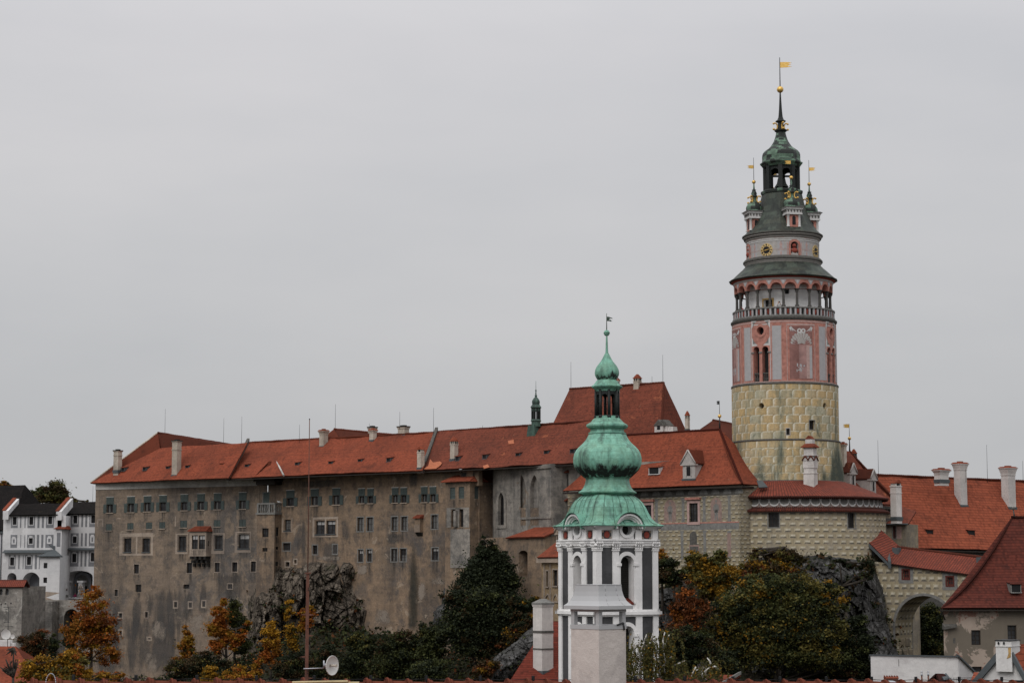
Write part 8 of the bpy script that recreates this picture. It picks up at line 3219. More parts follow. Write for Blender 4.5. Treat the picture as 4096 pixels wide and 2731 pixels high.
stt = build(mb, 'stair_tower', M['white_house'], wh)
mb = MB()
roof(mb, ST_.pt(-.4, zs1 - .1, .45), ST_.pt(ST_.L + .5, zs1 - .1, .45), ST_.pt(ST_.L - 2.5, zs1 + 1.7, -3.2), ST_.pt(2.5, zs1 + 1.3, -3.2), 6, 3, 0)
build(mb, 'roof', M['lead'], stt)
mb = MB()
a, b, c, d = ST_.rect(B3, 540, 1455, 700, 1568)
mb.poly([ST_.pt(a, c, .012), ST_.pt(b, c, .012), ST_.pt(b - 1.5, d - .9, .012), ST_.pt(a + 2.6, d - .2, .012), ST_.pt(a, d, .012)])
build(mb, 'bare_plaster', M['surround_stone'], stt)
HB_ = Wall(P(*B3(778, 700), 315), P(*B3(1215, 700), 313.5))
wh2 = thing('arcaded_bridge_house', 'white and grey panelled house over one big dark arch, joined to the brown palace corner', 'house', tuple(HB_.pt(8, 8, -3)))
hh2 = []
rows = [(490, 648, ((846, 870), (893, 990), (1020, 1044), (1070, 1094), (1120, 1200)), ((922, 508, 968, 600), (1147, 503, 1192, 596)), ()),
  (725, 888, ((842, 862), (886, 986), (1014, 1038), (1064, 1090), (1115, 1200)), ((912, 772, 960, 843),), ((1133, 760, 1185, 850),)),
  (950, 1142, ((838, 856), (880, 986), (1010, 1034), (1060, 1086), (1110, 1200)), ((907, 986, 956, 1086), (1140, 975, 1190, 1076)), ())]
house_rows(wh2, HB_, rows, hh2, 480, 0)
a, b, c, d = HB_.rect(B3, 822, 1195, 1160, 1535)
hh2.append(('seg', a, b, c, d, 3.2))
mb = MB()
zE2 = HB_.loc(*B3(980, 478))[1]
wall_mesh(mb, HB_, 0, HB_.L, 1, zE2, hh2)
build(mb, 'wall', M['white_house'], wh2)
mb = MB()
mb.poly([HB_.pt(*p, -3.15) for p in outline('seg', a, b, c, d)], 0)
a2, b2_, c2_, d2_ = HB_.rect(B3, 855, 1250, 1010, 1535)
o = outline('arch', a2, b2_, c2_, d2_)
ring(mb, HB_, o, scaled(o, .45), -3.2, -2.7, 0)
mb.poly([HB_.pt(*p, -3.05) for p in o], 2)
mb.sbox(HB_, *HB_.rect(B3, 918, 1390, 980, 1520), -3.1, -2.9, 1)
build(mb, 'arcade_recess', [M['grey_house'], M['black'], M['stone_grey']], wh2)
mb = MB()
for x0, x1 in ((805, 860), (985, 1030)):
 q = HB_.rect(B3, x0, 1345, x1, 1545)
 mb.sbox(HB_, *q, -.9, .1)
 mb.sbox(HB_, q[0] - .2, q[1] + .2, q[3], q[3] + .3, -1, .2)
q = HB_.rect(B3, 800, 1528, 1190, 1548)
mb.sbox(HB_, *q, -1.2, .3)
for k in range(7):
 x = q[0] + 4.3 + k * 1.3
 p_ = HB_.pt(x, q[3], .0)
 mb.sbox(HB_, x - .12, x + .12, q[3], q[3] + .7, -.2, .05)
build(mb, 'piers', M['white_house'], wh2)
mb = MB()
zq0, zq1 = HB_.loc(*B3(980, 938))[1], HB_.loc(*B3(980, 910))[1]
mb.hexa([HB_.pt(.8, zq0, .7), HB_.pt(HB_.L, zq0, .7), HB_.pt(HB_.L, zq0, 0), HB_.pt(.8, zq0, 0), HB_.pt(.8, zq0 + .1, .7), HB_.pt(HB_.L, zq0 + .1, .7), HB_.pt(HB_.L, zq1, 0), HB_.pt(.8, zq1, 0)])
build(mb, 'ledge_roof', M['lead'], wh2)
mb = MB()
r0, r1 = P(*B3(868, 340), 319.5), P(*B3(1230, 332), 318.5)
roof(mb, HB_.pt(-1.0, zE2 - .05, .5), HB_.pt(HB_.L + 1, zE2 - .05, .5), r1, r0, 14, 6, .04)
mb.prism([r0, r1, r1 + kk, r0 + kk], (0, 0, -.15))
build(mb, 'roof', M['shingle'], wh2)
dh = thing('dark_roof_house', 'house with a huge nearly black hipped roof', 'house', (-84, 330, 6))
d0, d1 = P(*B3(-160, 140), 332), P(*B3(312, 122), 332)
d2, d3 = P(*B3(475, 352), 335), P(*B3(125, 688), 316)
d4 = P(*B3(-160, 690), 317)
mb = MB()
roof(mb, d4, d3, d1, d0, 12, 8, .05)
roof(mb, d3, P(*B3(560, 420), 338), d1 + V3((.03, 0, 0)), d1, 6, 8, .05)
mb.prism([d0, d1, d2 + V3((0, 14, -9)), d0 + V3((0, 20, -12))], (0, 0, -.2))
build(mb, 'roof', M['shingle'], dh)
mb = MB()
DW = Wall(P(*B3(-160, 900), 317.5), P(*B3(105, 900), 316.6))
wall_mesh(mb, DW, 0, DW.L, 1, d3.z - .05)
build(mb, 'wall', M['white_house'], dh)
mb = MB()
a = DW.loc(*B3(20, 900))[0]
mb.tube(DW.pt(a, d3.z - .4, .15), DW.pt(a, 6, .15), .09, .09, 6)
mb.sbox(DW, 0, DW.L, d3.z - .5, d3.z - .1, -.05, .35)
build(mb, 'downpipe', M['lead'], dh)
rod(dh, B3(400, 210), B3(0, 140)[1], 345, .03)
rp1 = thing('rampart_wall', 'pale rough rampart wall with small round niches and a red tile coping', 'wall', tuple(P(*L1(80, 1100), 296)))
RW = Wall(P(*L1(-70, 1000), 297), P(*L1(157, 1000), 296))
zr1 = RW.loc(*L1(80, 880))[1]
hr_ = []
for t in ((-4, 897, 18, 940), (38, 895, 62, 940)):
 a, b, c, d = RW.rect(L1, *t)
 hr_.append(('arch', a, b, c, d, .6))
mb = MB()
wall_mesh(mb, RW, 0, RW.L, .5, zr1, hr_)
RWr = Wall(RW.pt(RW.L, 0), RW.pt(RW.L, 0) - RW.n * 8)
wall_mesh(mb, RWr, 0, 8, .5, zr1)
for h in hr_:
 mb.poly([RW.pt(*p, -.58) for p in outline('arch', *h[1:5])], 1)
for x, y in ((78, 1000), (8, 1008), (40, 1002)):
 a, b, c, d = RW.rect(L1, x - 5, y - 5, x + 5, y + 5)
 mb.sbox(RW, a, b, c, d, 0, .01, 2)
build(mb, 'wall', [M['rampart'], M['grey_house'], M['black']], rp1)
mb = MB()
roof(mb, RW.pt(-.5, zr1 - .05, .4), RW.pt(RW.L + .4, zr1 - .05, .4), RW.pt(RW.L + .4, zr1 + 1.0, -.6), RW.pt(-.5, zr1 + 1.0, -.6), 10, 3, .02)
roof(mb, RW.pt(RW.L + .4, zr1 - .05, -1.7), RW.pt(-.5, zr1 - .05, -1.7), RW.pt(-.5, zr1 + 1.0, -.6), RW.pt(RW.L + .4, zr1 + 1.0, -.6), 10, 3, .02)
build(mb, 'coping', M['pantile'], rp1)
rp2 = thing('bridge_pier_wall', 'tall grey stone pier wall under the white arcaded houses', 'wall', tuple(P(*L1(350, 1200), 306)))
RW2 = Wall(P(*L1(150, 1100), 308), P(*L1(700, 1100), 306))
zr2 = RW2.loc(*L1(300, 975))[1]
h2r = []
a, b, c, d = RW2.rect(L1, 455, 1040, 560, 1260)
h2r.append(('arch', a, b, c, d, 2.5))
mb = MB()
wall_mesh(mb, RW2, 0, RW2.L, .5, zr2, h2r)
mb.poly([RW2.pt(*p, -2.45) for p in outline('arch', a, b, c, d)], 1)
a = RW2.loc(*L1(262, 1100))[0]
b = RW2.loc(*L1(418, 1100))[0]
mb.sbox(RW2, a, b, .5, zs0 + .05, -1, 2.6, 0)
mb.sbox(RW2, RW2.loc(*L1(152, 1100))[0], a, .5, RW2.loc(*L1(200, 925))[1], -1, .9, 0)
for x, y in ((185, 1010), (318, 1005)):
 q = RW2.off(2.6).rect(L1, x - 5, y - 8, x + 5, y + 8)
 mb.sbox(RW2.off(2.6 if x > 262 else .9), *q, 0, .02, 2)
build(mb, 'wall', [M['rampart'], M['black'], M['soot']], rp2)
lr = thing('corner_red_roof_house', 'house with a red tiled roof carrying the dark aerial mast', 'house', tuple(P(20, 2700, 150)))
LD = 150
mb = MB()
t0, t1 = P(*B1(-300, 862), LD), P(*B1(290, 862), LD)
b0_, b1_ = P(*B1(-300, 1800), LD - 6), P(*B1(880, 1800), LD - 6)
roof(mb, b0_, b1_, t1, t0, 12, 8, .03)
mb.prism([t0, t1, t1 + V3((0, 6, -6)), t0 + V3((0, 6, -6))], (0, 0, -.2))
mb.prism([t1, b1_, b1_ + V3((0, 12, 0)), t1 + V3((0, 6, -6))], (0, 0, -.2))
build(mb, 'roof', M['tile'], lr)
mb = MB()
p = P(*B1(60, 815), LD + .8)
mb.obox(p, V3((1, 0, 0)), 1.2, .8, p.z - 2, p.z + .25)
p = P(*B1(230, 825), LD + .8)
mb.obox(p, V3((1, 0, 0)), .45, .5, p.z - 2, p.z + .1)
build(mb, 'chimney', M['white_wall'], lr)
mb = MB()
mb.obox((t0 + t1) / 2 + V3((1, 2, 0)), V3((1, 0, 0)), 9, 9, 0, b0_.z)
build(mb, 'wall', M['white_wall'], lr)
am = thing('aerial_mast', 'thin dark aerial mast with crossbars, standing on the corner red roof', 'aerial', tuple(P(*B1(142, 850), 149)))
AD = 149
k1 = .21259 * AD / F
p0, p1 = P(*B1(142, 870), AD), P(*B1(162, 120), AD)
mb = MB()
mb.tube(p0, p1, 7 * k1, 5 * k1, 6)
for y, x0, x1 in ((125, 75, 300), (160, 110, 200), (490, 105, 235), (410, 80, 175)):
 q = P(*B1(150, y), AD)
 mb.tube(q + V3(((x0 - 150) * k1, 0, -.03)), q + V3(((x1 - 150) * k1, 0, .03)), 4 * k1, 4 * k1, 5)
 for i in range(4):
  xx = (x0 + (x1 - x0) * i / 3 - 150) * k1
  mb.tube(q + V3((xx, -.25, 0)), q + V3((xx, .25, 0)), 3 * k1, 3 * k1, 5)
mb.tube(P(*B1(145, 705), AD), P(*B1(225, 705), AD), 4 * k1, 4 * k1, 5)
build(mb, 'pole', M['iron'], am)
def small_dish(u, v, rx, rz, ax, lab):
 c = P(u, v, AD - .3)
 o_ = thing('mast_dish', lab, 'dish', tuple(c), 'dishes on the corner mast')
 mb = MB()
 ax = ax.normalized()
 bx = ax.cross(V3((0, 0, 1))).normalized()
 N_ = 24
 rg = [[c + ax * .2 * rz * (j / 4) ** 2 + bx * rz * j / 4 * cos(2 * pi * i / N_) + V3((0, 0, 1)) * rz * j / 4 * sin(2 * pi * i / N_) for i in range(N_)] for j in range(5)]
 for of, fl in ((0, 0), (-.03, 1)):
  for j in range(4):
   for i in range(N_):
    q = [rg[j][i], rg[j][(i + 1) % N_], rg[j + 1][(i + 1) % N_], rg[j + 1][i]]
    q = [p + ax * of for p in q]
    if j == 0:
     q = [q[0], q[2], q[3]]
    mb.poly(q[::-1] if fl else q, 0, None, True)
 build(mb, 'reflector', M['dish'], o_)
 mb = MB()
 mb.tube(c - ax * .02, c - ax * .25, .05, .05, 6)
 build(mb, 'bracket', M['iron'], o_)
small_dish(*B1(105, 640), 45 * k1, 92 * k1, V3((.55, -.85, .0)), 'larger oval white dish on the corner aerial mast')
small_dish(*B1(238, 680), 34 * k1, 40 * k1, V3((.2, -1, .1)), 'smaller round white dish on the corner aerial mast')
# -- rock
ROCKV = []
def rock_patch(name, zn, poly, D, bulge, mat_, nx=80, ny=80, seed=0, tiltD=0.0, sharp=1.0):
 """Real rock mass: an outline with its own distance, bulging up to `bulge` metres out of the slope."""
 pts = [zn(*p) for p in poly]
 us = [p[0] for p in pts]
 vs = [p[1] for p in pts]
 u0, u1, v0, v1 = min(us), max(us), min(vs), max(vs)
 segs = list(zip(pts, pts[1:] + pts[:1]))
 def inside(u, v):
  c = False
  for (a, b), (c2, d) in segs:
   if (b > v) != (d > v) and u < (c2 - a) * (v - b) / (d - b) + a:
    c = not c
  return c
 def dist(u, v):
  best = 1e9
  for (a, b), (c2, d) in segs:
   dx, dy = c2 - a, d - b
   t = max(0, min(1, ((u - a) * dx + (v - b) * dy) / (dx * dx + dy * dy)))
   best = min(best, (u - a - t * dx) ** 2 + (v - b - t * dy) ** 2)
  return sqrt(best)
 mb = MB()
 idx = {}
 for j in range(ny + 1):
  for i in range(nx + 1):
   u, v = u0 + (u1 - u0) * i / nx, v0 + (v1 - v0) * j / ny
   d = dist(u, v) * (1 if inside(u, v) else -1)
   if d < -12:
    continue
   k = max(0, min(1, (d + 6) / 75))
   k = k ** .6
   Dc = D(u, v) if callable(D) else D
   p = P(u, v, Dc)
   q = Vector((p.x, p.y, p.z)) * 1.0 + Vector((seed * 7, 0, 0))
   def facet(x, hz_):
    ds_, ps_ = mnoise.voronoi(x)
    p0_ = ps_[0]
    h_ = mnoise.cell(p0_ * 57.3)
    t_ = Vector((mnoise.cell(p0_ * 31.7 + Vector((9, 0, 0))) - .5, 0, mnoise.cell(p0_ * 43.1 + Vector((0, 0, 5))) - .62))
    return h_ + 1.5 * t_.dot(x - p0_) * hz_ - (.35 if ds_[1] - ds_[0] < .09 else 0)
   wv = Vector((mnoise.noise(q * .25), 0, mnoise.noise(q * .25 + Vector((5, 0, 0))))) * 1.3
   q1_ = q + wv
   o = bulge * (.58 + .36 * (.5 + .5 * mnoise.noise(q * .12)) + (.42 * facet(Vector((q1_.x * .33, q1_.y * .2, q1_.z * .19)), 1.1) + .20 * facet(Vector((q1_.x * .8 + 3, q1_.y * .4, q1_.z * .55)), 1.0) + .09 * facet(Vector((q1_.x * 1.9 + 9, q1_.y, q1_.z * 1.5)), .9)) * sharp) * k - .6 * (1 - k)
   tilt = tiltD * (v - v0) / (v1 - v0)
   dr = Vector((p.x, p.y, 0)).normalized()
   w = p - dr * (o + tilt)
   w.z += .15 * mnoise.noise(q * .9)
   idx[(i, j)] = len(mb.v)
   mb.v.append(tuple(w))
 for j in range(ny):
  for i in range(nx):
   q = [idx.get(x) for x in ((i, j + 1), (i + 1, j + 1), (i + 1, j), (i, j))]
   if None not in q:
    mb.f.append(tuple(q))
    mb.m.append(0)
    mb.uv.append([(0, 0)] * 4)
    mb.sm.append(False)
 ROCKV.extend(v for v in mb.v[::7])
 return struct(mb, name, mat_)
def Dwall(u, v):
 a = S2.hit(u, 2300)
 if u < 1060:
  a = S1.hit(u, 2300)
 if u > 1010 and u < 1130:
  t = min(1, (1130 - u) / 20, (u - 1010) / 15)
  return a.y - 2.3 * t
 return a.y
rock_patch('rocky_terrain', L5, [(-20, 620), (60, 560), (190, 570), (235, 470), (330, 330), (430, 300), (540, 300), (640, 255), (860, 250), (1040, 262), (1110, 340), (1085, 560), (1150, 610), (1215, 760), (1190, 900), (1220, 1010), (900, 1110), (500, 1200), (100, 1250), (-20, 1100)], Dwall, 3.0, M['rock'], 180, 160, 1)
rock_patch('rocky_terrain', L5, [(1890, 740), (2000, 700), (2010, 470), (2100, 430), (2260, 470), (2300, 700), (2200, 1000), (1900, 1000)], lambda u, v: Dwall(u, v) + .2, 2.0, M['rock_grey'], 50, 60, 2)
rock_patch('rocky_terrain', B5, [(150, 1568), (250, 1280), (420, 1150), (560, 1050), (700, 900), (860, 830), (900, 1000), (760, 1200), (560, 1400), (430, 1568)], 226, 2.5, M['rock_grey'], 60, 60, 3)
def Dbas(u, v):
 d = ray(u, 2240)
 p = BS.hit(min(max(u, 2830), 3490), 2200)
 return p.y + (0 if u > 2960 else 0)
rock_patch('rocky_terrain', L8, [(820, 330), (1000, 260), (1200, 250), (1400, 270), (1420, 262), (1550, 262), (1680, 290), (1850, 300), (1910, 320), (1935, 440), (1975, 560), (2000, 700), (2010, 840), (2060, 990), (2120, 1130), (2000, 1240), (1500, 1240), (900, 1240), (760, 700)], Dbas, 3.0, M['rock_grey'], 130, 110, 4, 5.0, .7)
rock_patch('rocky_terrain', L8, [(-60, 560), (150, 540), (260, 640), (260, 980), (60, 1020), (-60, 980)], 224, 2.5, M['rock_grey'], 50, 50, 5, 2)
# -- trees and shrubs
rng = np.random.default_rng(7)
def leaf_mesh(name, C, S, mats, mi, parent, base, flat=.35):
 """C: (n,3) leaf centres, S: sizes. Every leaf is a small folded blade of its own."""
 n = len(C)
 nrm = rng.normal(size=(n, 3))
 nrm[:, 2] = np.abs(nrm[:, 2]) + flat
 nrm /= np.linalg.norm(nrm, axis=1)[:, None]
 a = rng.normal(size=(n, 3))
 a -= nrm * np.sum(a * nrm, axis=1)[:, None]
 a /= np.linalg.norm(a, axis=1)[:, None]
 b = np.cross(nrm, a)
 s = S[:, None]
 v = np.empty((n, 4, 3))
 v[:, 0] = C - a * s * .55
 v[:, 1] = C + b * s * .38 + nrm * s * .1
 v[:, 2] = C + a * s * .55
 v[:, 3] = C - b * s * .38 + nrm * s * .1
 v = v.reshape(-1, 3) - np.array(base)
 me = bpy.data.meshes.new(name)
 me.vertices.add(4 * n)
 me.vertices.foreach_set('co', v.astype(np.float32).ravel())
 me.loops.add(4 * n)
 me.loops.foreach_set('vertex_index', np.arange(4 * n, dtype=np.int32))
 me.polygons.add(n)
 me.polygons.foreach_set('loop_start', np.arange(0, 4 * n, 4, dtype=np.int32))
 me.polygons.foreach_set('loop_total', np.full(n, 4, dtype=np.int32))
 for m in mats:
  me.materials.append(m)
 me.polygons.foreach_set('material_index', mi.astype(np.int32))
 me.update()
 me.validate()
 o = bpy.data.objects.new(name, me)
 COL.objects.link(o)
 if parent is not None:
  o.parent = parent
 else:
  o.location = base
 return o
def clumps(blobs, n, per=45, spread=.16, shell=.5):
 """Leaf positions: many leaf clumps scattered over the outer part of each blob, so sky shows between them."""
 tot = sum(b[1][0] * b[1][1] * b[1][2] for b in blobs) or 1
 Cs, Ks = [], []
 for c, r in blobs:
  m = max(3, int(n / per * (r[0] * r[1] * r[2]) / tot)) if len(blobs) > 1 else int(n / per)
  d = rng.normal(size=(m, 3))
  d /= np.linalg.norm(d, axis=1)[:, None]
  rad = shell + (1 - shell) * rng.random(m) ** .6
  cc = np.array(c) + d * rad[:, None] * np.array(r)
  k = rng.poisson(per, m) + 4
  sc = spread * (r[0] + r[1] + r[2]) / 3 * (.6 + .9 * rng.random(m))
  for i in range(m):
   g = rng.normal(size=(k[i], 3)) * sc[i] * np.array([1, 1, .62]) * (.75 + .3 * rng.exponential(size=(k[i], 1)))
   Cs.append(cc[i] + g)
   Ks.append(np.full(k[i], i))
 return np.concatenate(Cs), np.concatenate(Ks)
def tree(name, label, cat, zn, blobs, D, n, size, mats, trunk=None, weights=None, depth=1.0, group=None, spread=.16, shell=.45, bark='bark', limbs=6, per=45, split=None):
 """blobs: (x, y, rx, ry) as measured; each becomes a real ellipsoid of leaves at distance D (+ own offset)."""
 bl = []
 k = getattr(zn, 's', 1)
 for b in blobs:
  u, v = zn(b[0], b[1])
  u2, _ = zn(b[0] + b[2], b[1])
  _, v2 = zn(b[0], b[1] + b[3])
  d = D + (b[4] if len(b) > 4 else 0)
  c = P(u, v, d)
  rx = abs(u2 - u) * d / F
  rz = abs(v2 - v) * d / F
  bl.append(((c.x, c.y, c.z), (rx, (rx + rz) / 2 * depth, rz)))
 xs_ = [b[0][0] for b in bl]
 if trunk:
  tb, tt = P(*zn(*trunk[0]), D), P(*zn(*trunk[1]), D)
 else:
  lo = min(bl, key=lambda b: b[0][2])
  hi = max(bl, key=lambda b: b[0][2])
  tb = V3((sum(xs_) / len(xs_), D, lo[0][2] - lo[1][2] * 1.0))
  tt = V3(hi[0])
 gz = max(hillz(tb.x, tb.y) - .3, 0)
 base = (tb.x, tb.y, min(gz, tb.z))
 o = thing(name, label, cat, base, group)
 mb = MB()
 h = tt.z - base[2]
 tr = max(.10, min(.42, h * .022))
 prev = V3(base)
 N_ = 7
 axis = []
 for i in range(1, N_ + 1):
  t = i / N_
  p = V3(base).lerp(tt, t) + V3((.25 * sin(t * 5 + tb.x), .2 * cos(t * 4), 0)) * (1 - t) * min(1, h / 8)
  mb.tube(prev, p, tr * (1.05 - .9 * (t - 1 / N_)), tr * (1.05 - .9 * t), 7)
  axis.append(p)
  prev = p
 random.seed(int(abs(tb.x) * 10))
 for c, r in bl:
  for q in range(limbs if len(bl) < 4 else max(2, limbs // 2)):
   z = random.uniform(-.7, .8)
   a = random.uniform(0, 2 * pi)
   e = V3(c) + V3((r[0] * cos(a) * .8, r[1] * sin(a) * .8, r[2] * z))
   st = min(axis, key=lambda p: abs(p.z - (e.z - .6 * r[2])) + .0)
   md = st.lerp(e, .5) + V3((0, 0, -.1 * (e - st).length * .3))
   mb.tube(st, md, tr * .38, tr * .26, 5)
   mb.tube(md, e, tr * .26, tr * .08, 5)
   for _ in range(2):
    e2 = md.lerp(e, random.uniform(.3, .9))
    mb.tube(e2, e2 + V3((random.uniform(-1, 1) * r[0], random.uniform(-1, 1) * r[1], random.uniform(.1, 1) * r[2])) * .45, tr * .12, tr * .05, 4)
 build(mb, 'trunk', M[bark], o)
 if n:
  C, K = clumps(bl, int(n * (1.6 if 'maple' in name else 2.4)), per * 2, spread, shell * .9)
  S = size * (.66 if 'maple' in name else .60) * (.6 + .8 * rng.random(len(C)))
  w = np.array(weights or [1] * len(mats), float)
  w /= w.sum()
  nk = K.max() + 1
  ck = rng.choice(len(mats), size=nk, p=w)
  mi = ck[K]
  flip = rng.random(len(C)) < .03
  mi[flip] = rng.choice(len(mats), size=int(flip.sum()), p=w)
  if split:
   mi = split(C, mi)
  leaf_mesh('crown', C, S, [M[m] for m in mats], mi, o, base)
 return o
AUT = 'autumn trees under the palace wall'
tree('maple_tree', 'tallest orange maple, standing before the palace corner next to the white houses', 'tree', L1, [(700, 910, 60, 60), (660, 1000, 100, 80), (640, 1120, 120, 90), (700, 1150, 120, 80), (600, 1230, 110, 80), (720, 1250, 110, 90), (470, 1180, 60, 40), (760, 1370, 90, 70), (590, 1350, 80, 70), (800, 1180, 50, 40)], 262, 9000, .42, ['leaf_orange', 'leaf_gold', 'leaf_rust'], trunk=((655, 1520), (665, 930)), weights=[6, 2.2, 1], group=AUT, spread=.2)
tree('ivy_tree', 'dark ivy covered tree stump with bare top, before the grey pier wall', 'tree', B1, [(980, 850, 80, 160), (930, 1050, 90, 140), (1110, 820, 60, 80), (970, 650, 60, 60)], 258, 2200, .36, ['leaf_green', 'leaf_deep'], trunk=((1015, 1200), (975, 560)), group=None)
tree('ivy_tree', 'dark green ivy clump directly behind the tall orange maple', 'tree', B1, [(1300, 650, 90, 110), (1300, 800, 110, 90)], 270, 1800, .36, ['leaf_green', 'leaf_deep'], trunk=((1290, 1000), (1300, 600)))
tree('yellow_maple', 'broad golden yellow tree just above the bent metal hoop', 'tree', L1, [(470, 1380, 80, 50), (540, 1420, 90, 60), (420, 1440, 100, 60), (270, 1430, 70, 50), (230, 1480, 90, 60), (360, 1520, 130, 60), (520, 1510, 120, 60), (640, 1530, 90, 40), (180, 1540, 70, 40)], 141, 8500, .25, ['leaf_gold', 'leaf_yellow', 'leaf_olive', 'leaf_orange'], weights=[5, 2.5, 1.6, 1.2], spread=.2)
tree('bare_tree', 'leafless thin tree in front of the corner red roof', 'tree', B1, [(180, 1050, 90, 160), (280, 1100, 90, 150), (230, 1280, 130, 160), (80, 1350, 120, 140)], 138, 0, .2, ['leaf_brown'], trunk=((240, 1600), (255, 900)), limbs=12)
tree('brown_bush', 'brownish green bushy tree against the grey pier wall', 'bush', L1, [(190, 1290, 50, 60), (260, 1290, 70, 70), (300, 1240, 50, 50), (220, 1370, 80, 60), (160, 1250, 30, 40)], 245, 4200, .34, ['leaf_brown', 'leaf_deep', 'leaf_rust', 'leaf_gold'], weights=[4, 3, 1, .7], spread=.2)
tree('maple_tree', 'small slender orange maple standing alone before the brown palace wall', 'tree', L3, [(1065, 980, 35, 45), (1075, 1070, 60, 70), (1060, 1180, 80, 80), (1090, 1260, 80, 80), (1000, 1300, 60, 60)], 262, 3600, .36, ['leaf_gold', 'leaf_orange', 'leaf_olive'], weights=[3, 3, 1.3], group=AUT, spread=.2)
tree('maple_tree', 'orange maple cluster leaning against a dark green tree', 'tree', L3, [(1490, 700, 50, 60), (1430, 830, 80, 90), (1400, 980, 100, 90), (1470, 1060, 90, 80), (1400, 1170, 80, 80), (1600, 1090, 80, 70), (1690, 1010, 50, 50), (1740, 940, 40, 40), (1590, 1180, 60, 50)], 255, 8500, .38, ['leaf_orange', 'leaf_gold', 'leaf_yellow'], weights=[5, 2, .6], group=AUT, spread=.2)
tree('green_tree', 'dark green tree with a yellow top rising behind the orange maple cluster', 'tree', L3, [(1570, 750, 70, 90), (1600, 880, 90, 90), (1650, 960, 80, 90), (1690, 1180, 80, 90)], 258, 4200, .36, ['leaf_green', 'leaf_deep', 'leaf_olive'], weights=[3, 2, 1.2], spread=.2)
tree('yellow_maple', 'slim tree with bright yellow top and orange lower half, near the rusty mast', 'tree', L5, [(230, 920, 50, 50), (215, 1000, 85, 60), (220, 1080, 80, 60), (240, 1170, 70, 70), (200, 1240, 80, 60), (250, 1300, 50, 60)], 250, 4400, .36, ['leaf_yellow', 'leaf_orange'], group=AUT, spread=.2, split=lambda C, mi: np.where(C[:, 2] + .5 * rng.normal(size=len(C)) > P(*L5(220, 1080), 250).z, 0, 1))
tree('yellow_maple', 'narrow all yellow tree close beside the rusty mast', 'tree', L5, [(415, 690, 35, 50), (415, 780, 40, 60), (400, 850, 30, 40), (430, 950, 50, 60), (440, 1050, 50, 80), (440, 1150, 50, 60)], 251, 3400, .36, ['leaf_gold', 'leaf_yellow', 'leaf_olive'], group=AUT, spread=.2)
tree('maple_tree', 'red orange maple half hidden behind the rusty mast', 'tree', L5, [(570, 780, 50, 50), (640, 770, 50, 50), (590, 850, 70, 50), (580, 930, 70, 50)], 250, 2400, .36, ['leaf_orange', 'leaf_rust', 'leaf_gold'], weights=[4, .7, 2], group=AUT, spread=.2)
tree('maple_tree', 'small orange sapling low on the slope, under the bright yellow slim tree', 'tree', L5, [(60, 1330, 35, 50), (70, 1410, 45, 60), (110, 1270, 40, 40), (70, 1470, 30, 30)], 246, 1600, .36, ['leaf_gold', 'leaf_orange'], group=AUT, spread=.2)
tree('yellow_bush', 'small golden yellow bush at the bottom edge, below the orange maple cluster', 'bush', L3, [(1330, 1450, 70, 60), (1310, 1530, 80, 50)], 236, 1900, .36, ['leaf_gold', 'leaf_yellow', 'leaf_olive'], spread=.2)
tree('yellow_bush', 'wider golden yellow bush at the bottom edge, nearer the rusty mast', 'bush', L3, [(1560, 1500, 110, 60), (1640, 1430, 60, 60), (1700, 1520, 120, 50), (1480, 1540, 80, 40)], 234, 3400, .36, ['leaf_gold', 'leaf_yellow', 'leaf_olive', 'leaf_orange'], spread=.2)
tree('orange_bush', 'little orange bush by the foot of the tall orange maple', 'bush', L1, [(740, 1520, 60, 40), (860, 1500, 40, 30), (800, 1545, 60, 30)], 240, 1500, .36, ['leaf_orange', 'leaf_gold'], spread=.2)
tree('dark_yew_tree', 'very dark pointed evergreen growing up the wall below the chapel', 'tree', L7, [(565, 745, 34, 40), (600, 790, 80, 60), (625, 840, 70, 70), (590, 890, 115, 80), (700, 930, 120, 80), (760, 900, 50, 50), (570, 990, 150, 90), (730, 1020, 130, 100), (520, 1090, 170, 100), (700, 1110, 180, 110), (430, 1180, 130, 90), (600, 1200, 240, 120), (780, 1200, 110, 120)], 236.5, 20000, .42, ['leaf_deep', 'leaf_green'], weights=[8, 1.0], spread=.2, shell=.25)
tree('dark_yew_tree', 'broad dark evergreen thicket at the foot of the pointed evergreen', 'tree', L7, [(330, 1300, 130, 110), (230, 1400, 70, 70), (560, 1350, 240, 130), (800, 1350, 140, 100), (430, 1480, 240, 110), (740, 1480, 220, 110), (1000, 1340, 70, 60), (980, 1460, 100, 90), (330, 1600, 200, 110), (620, 1620, 240, 120), (830, 1600, 160, 100), (480, 1740, 260, 110), (720, 1740, 160, 90)], 231, 26000, .42, ['leaf_deep', 'leaf_green', 'leaf_brown'], weights=[6, 1.5, .5], spread=.18, shell=.25)
tree('green_bush', 'dark green bush behind the big dish of the rusty mast', 'bush', L5, [(1120, 1080, 120, 90), (1250, 1120, 130, 100), (1180, 1250, 170, 110), (1050, 1380, 150, 120)], 244, 8000, .38, ['leaf_green', 'leaf_deep', 'leaf_olive'], weights=[3, 3, 1.1], spread=.18, shell=.4)
tree('green_bush', 'wide dark green bush in the middle of the slope, below the moss streak', 'bush', L5, [(1480, 1130, 150, 110), (1640, 1080, 150, 110), (1560, 1270, 220, 120), (1400, 1380, 180, 110), (1650, 1420, 160, 90)], 241, 9500, .38, ['leaf_green', 'leaf_deep', 'leaf_brown'], weights=[3, 3, .6], spread=.18, shell=.4)
tree('green_bush', 'rounded dark green bush just above the near roof, beside the pale scree', 'bush', L5, [(1870, 1400, 170, 110), (1780, 1440, 140, 80), (1950, 1320, 110, 60)], 224, 5200, .36, ['leaf_deep', 'leaf_green'], weights=[2, 2], spread=.18, shell=.4)
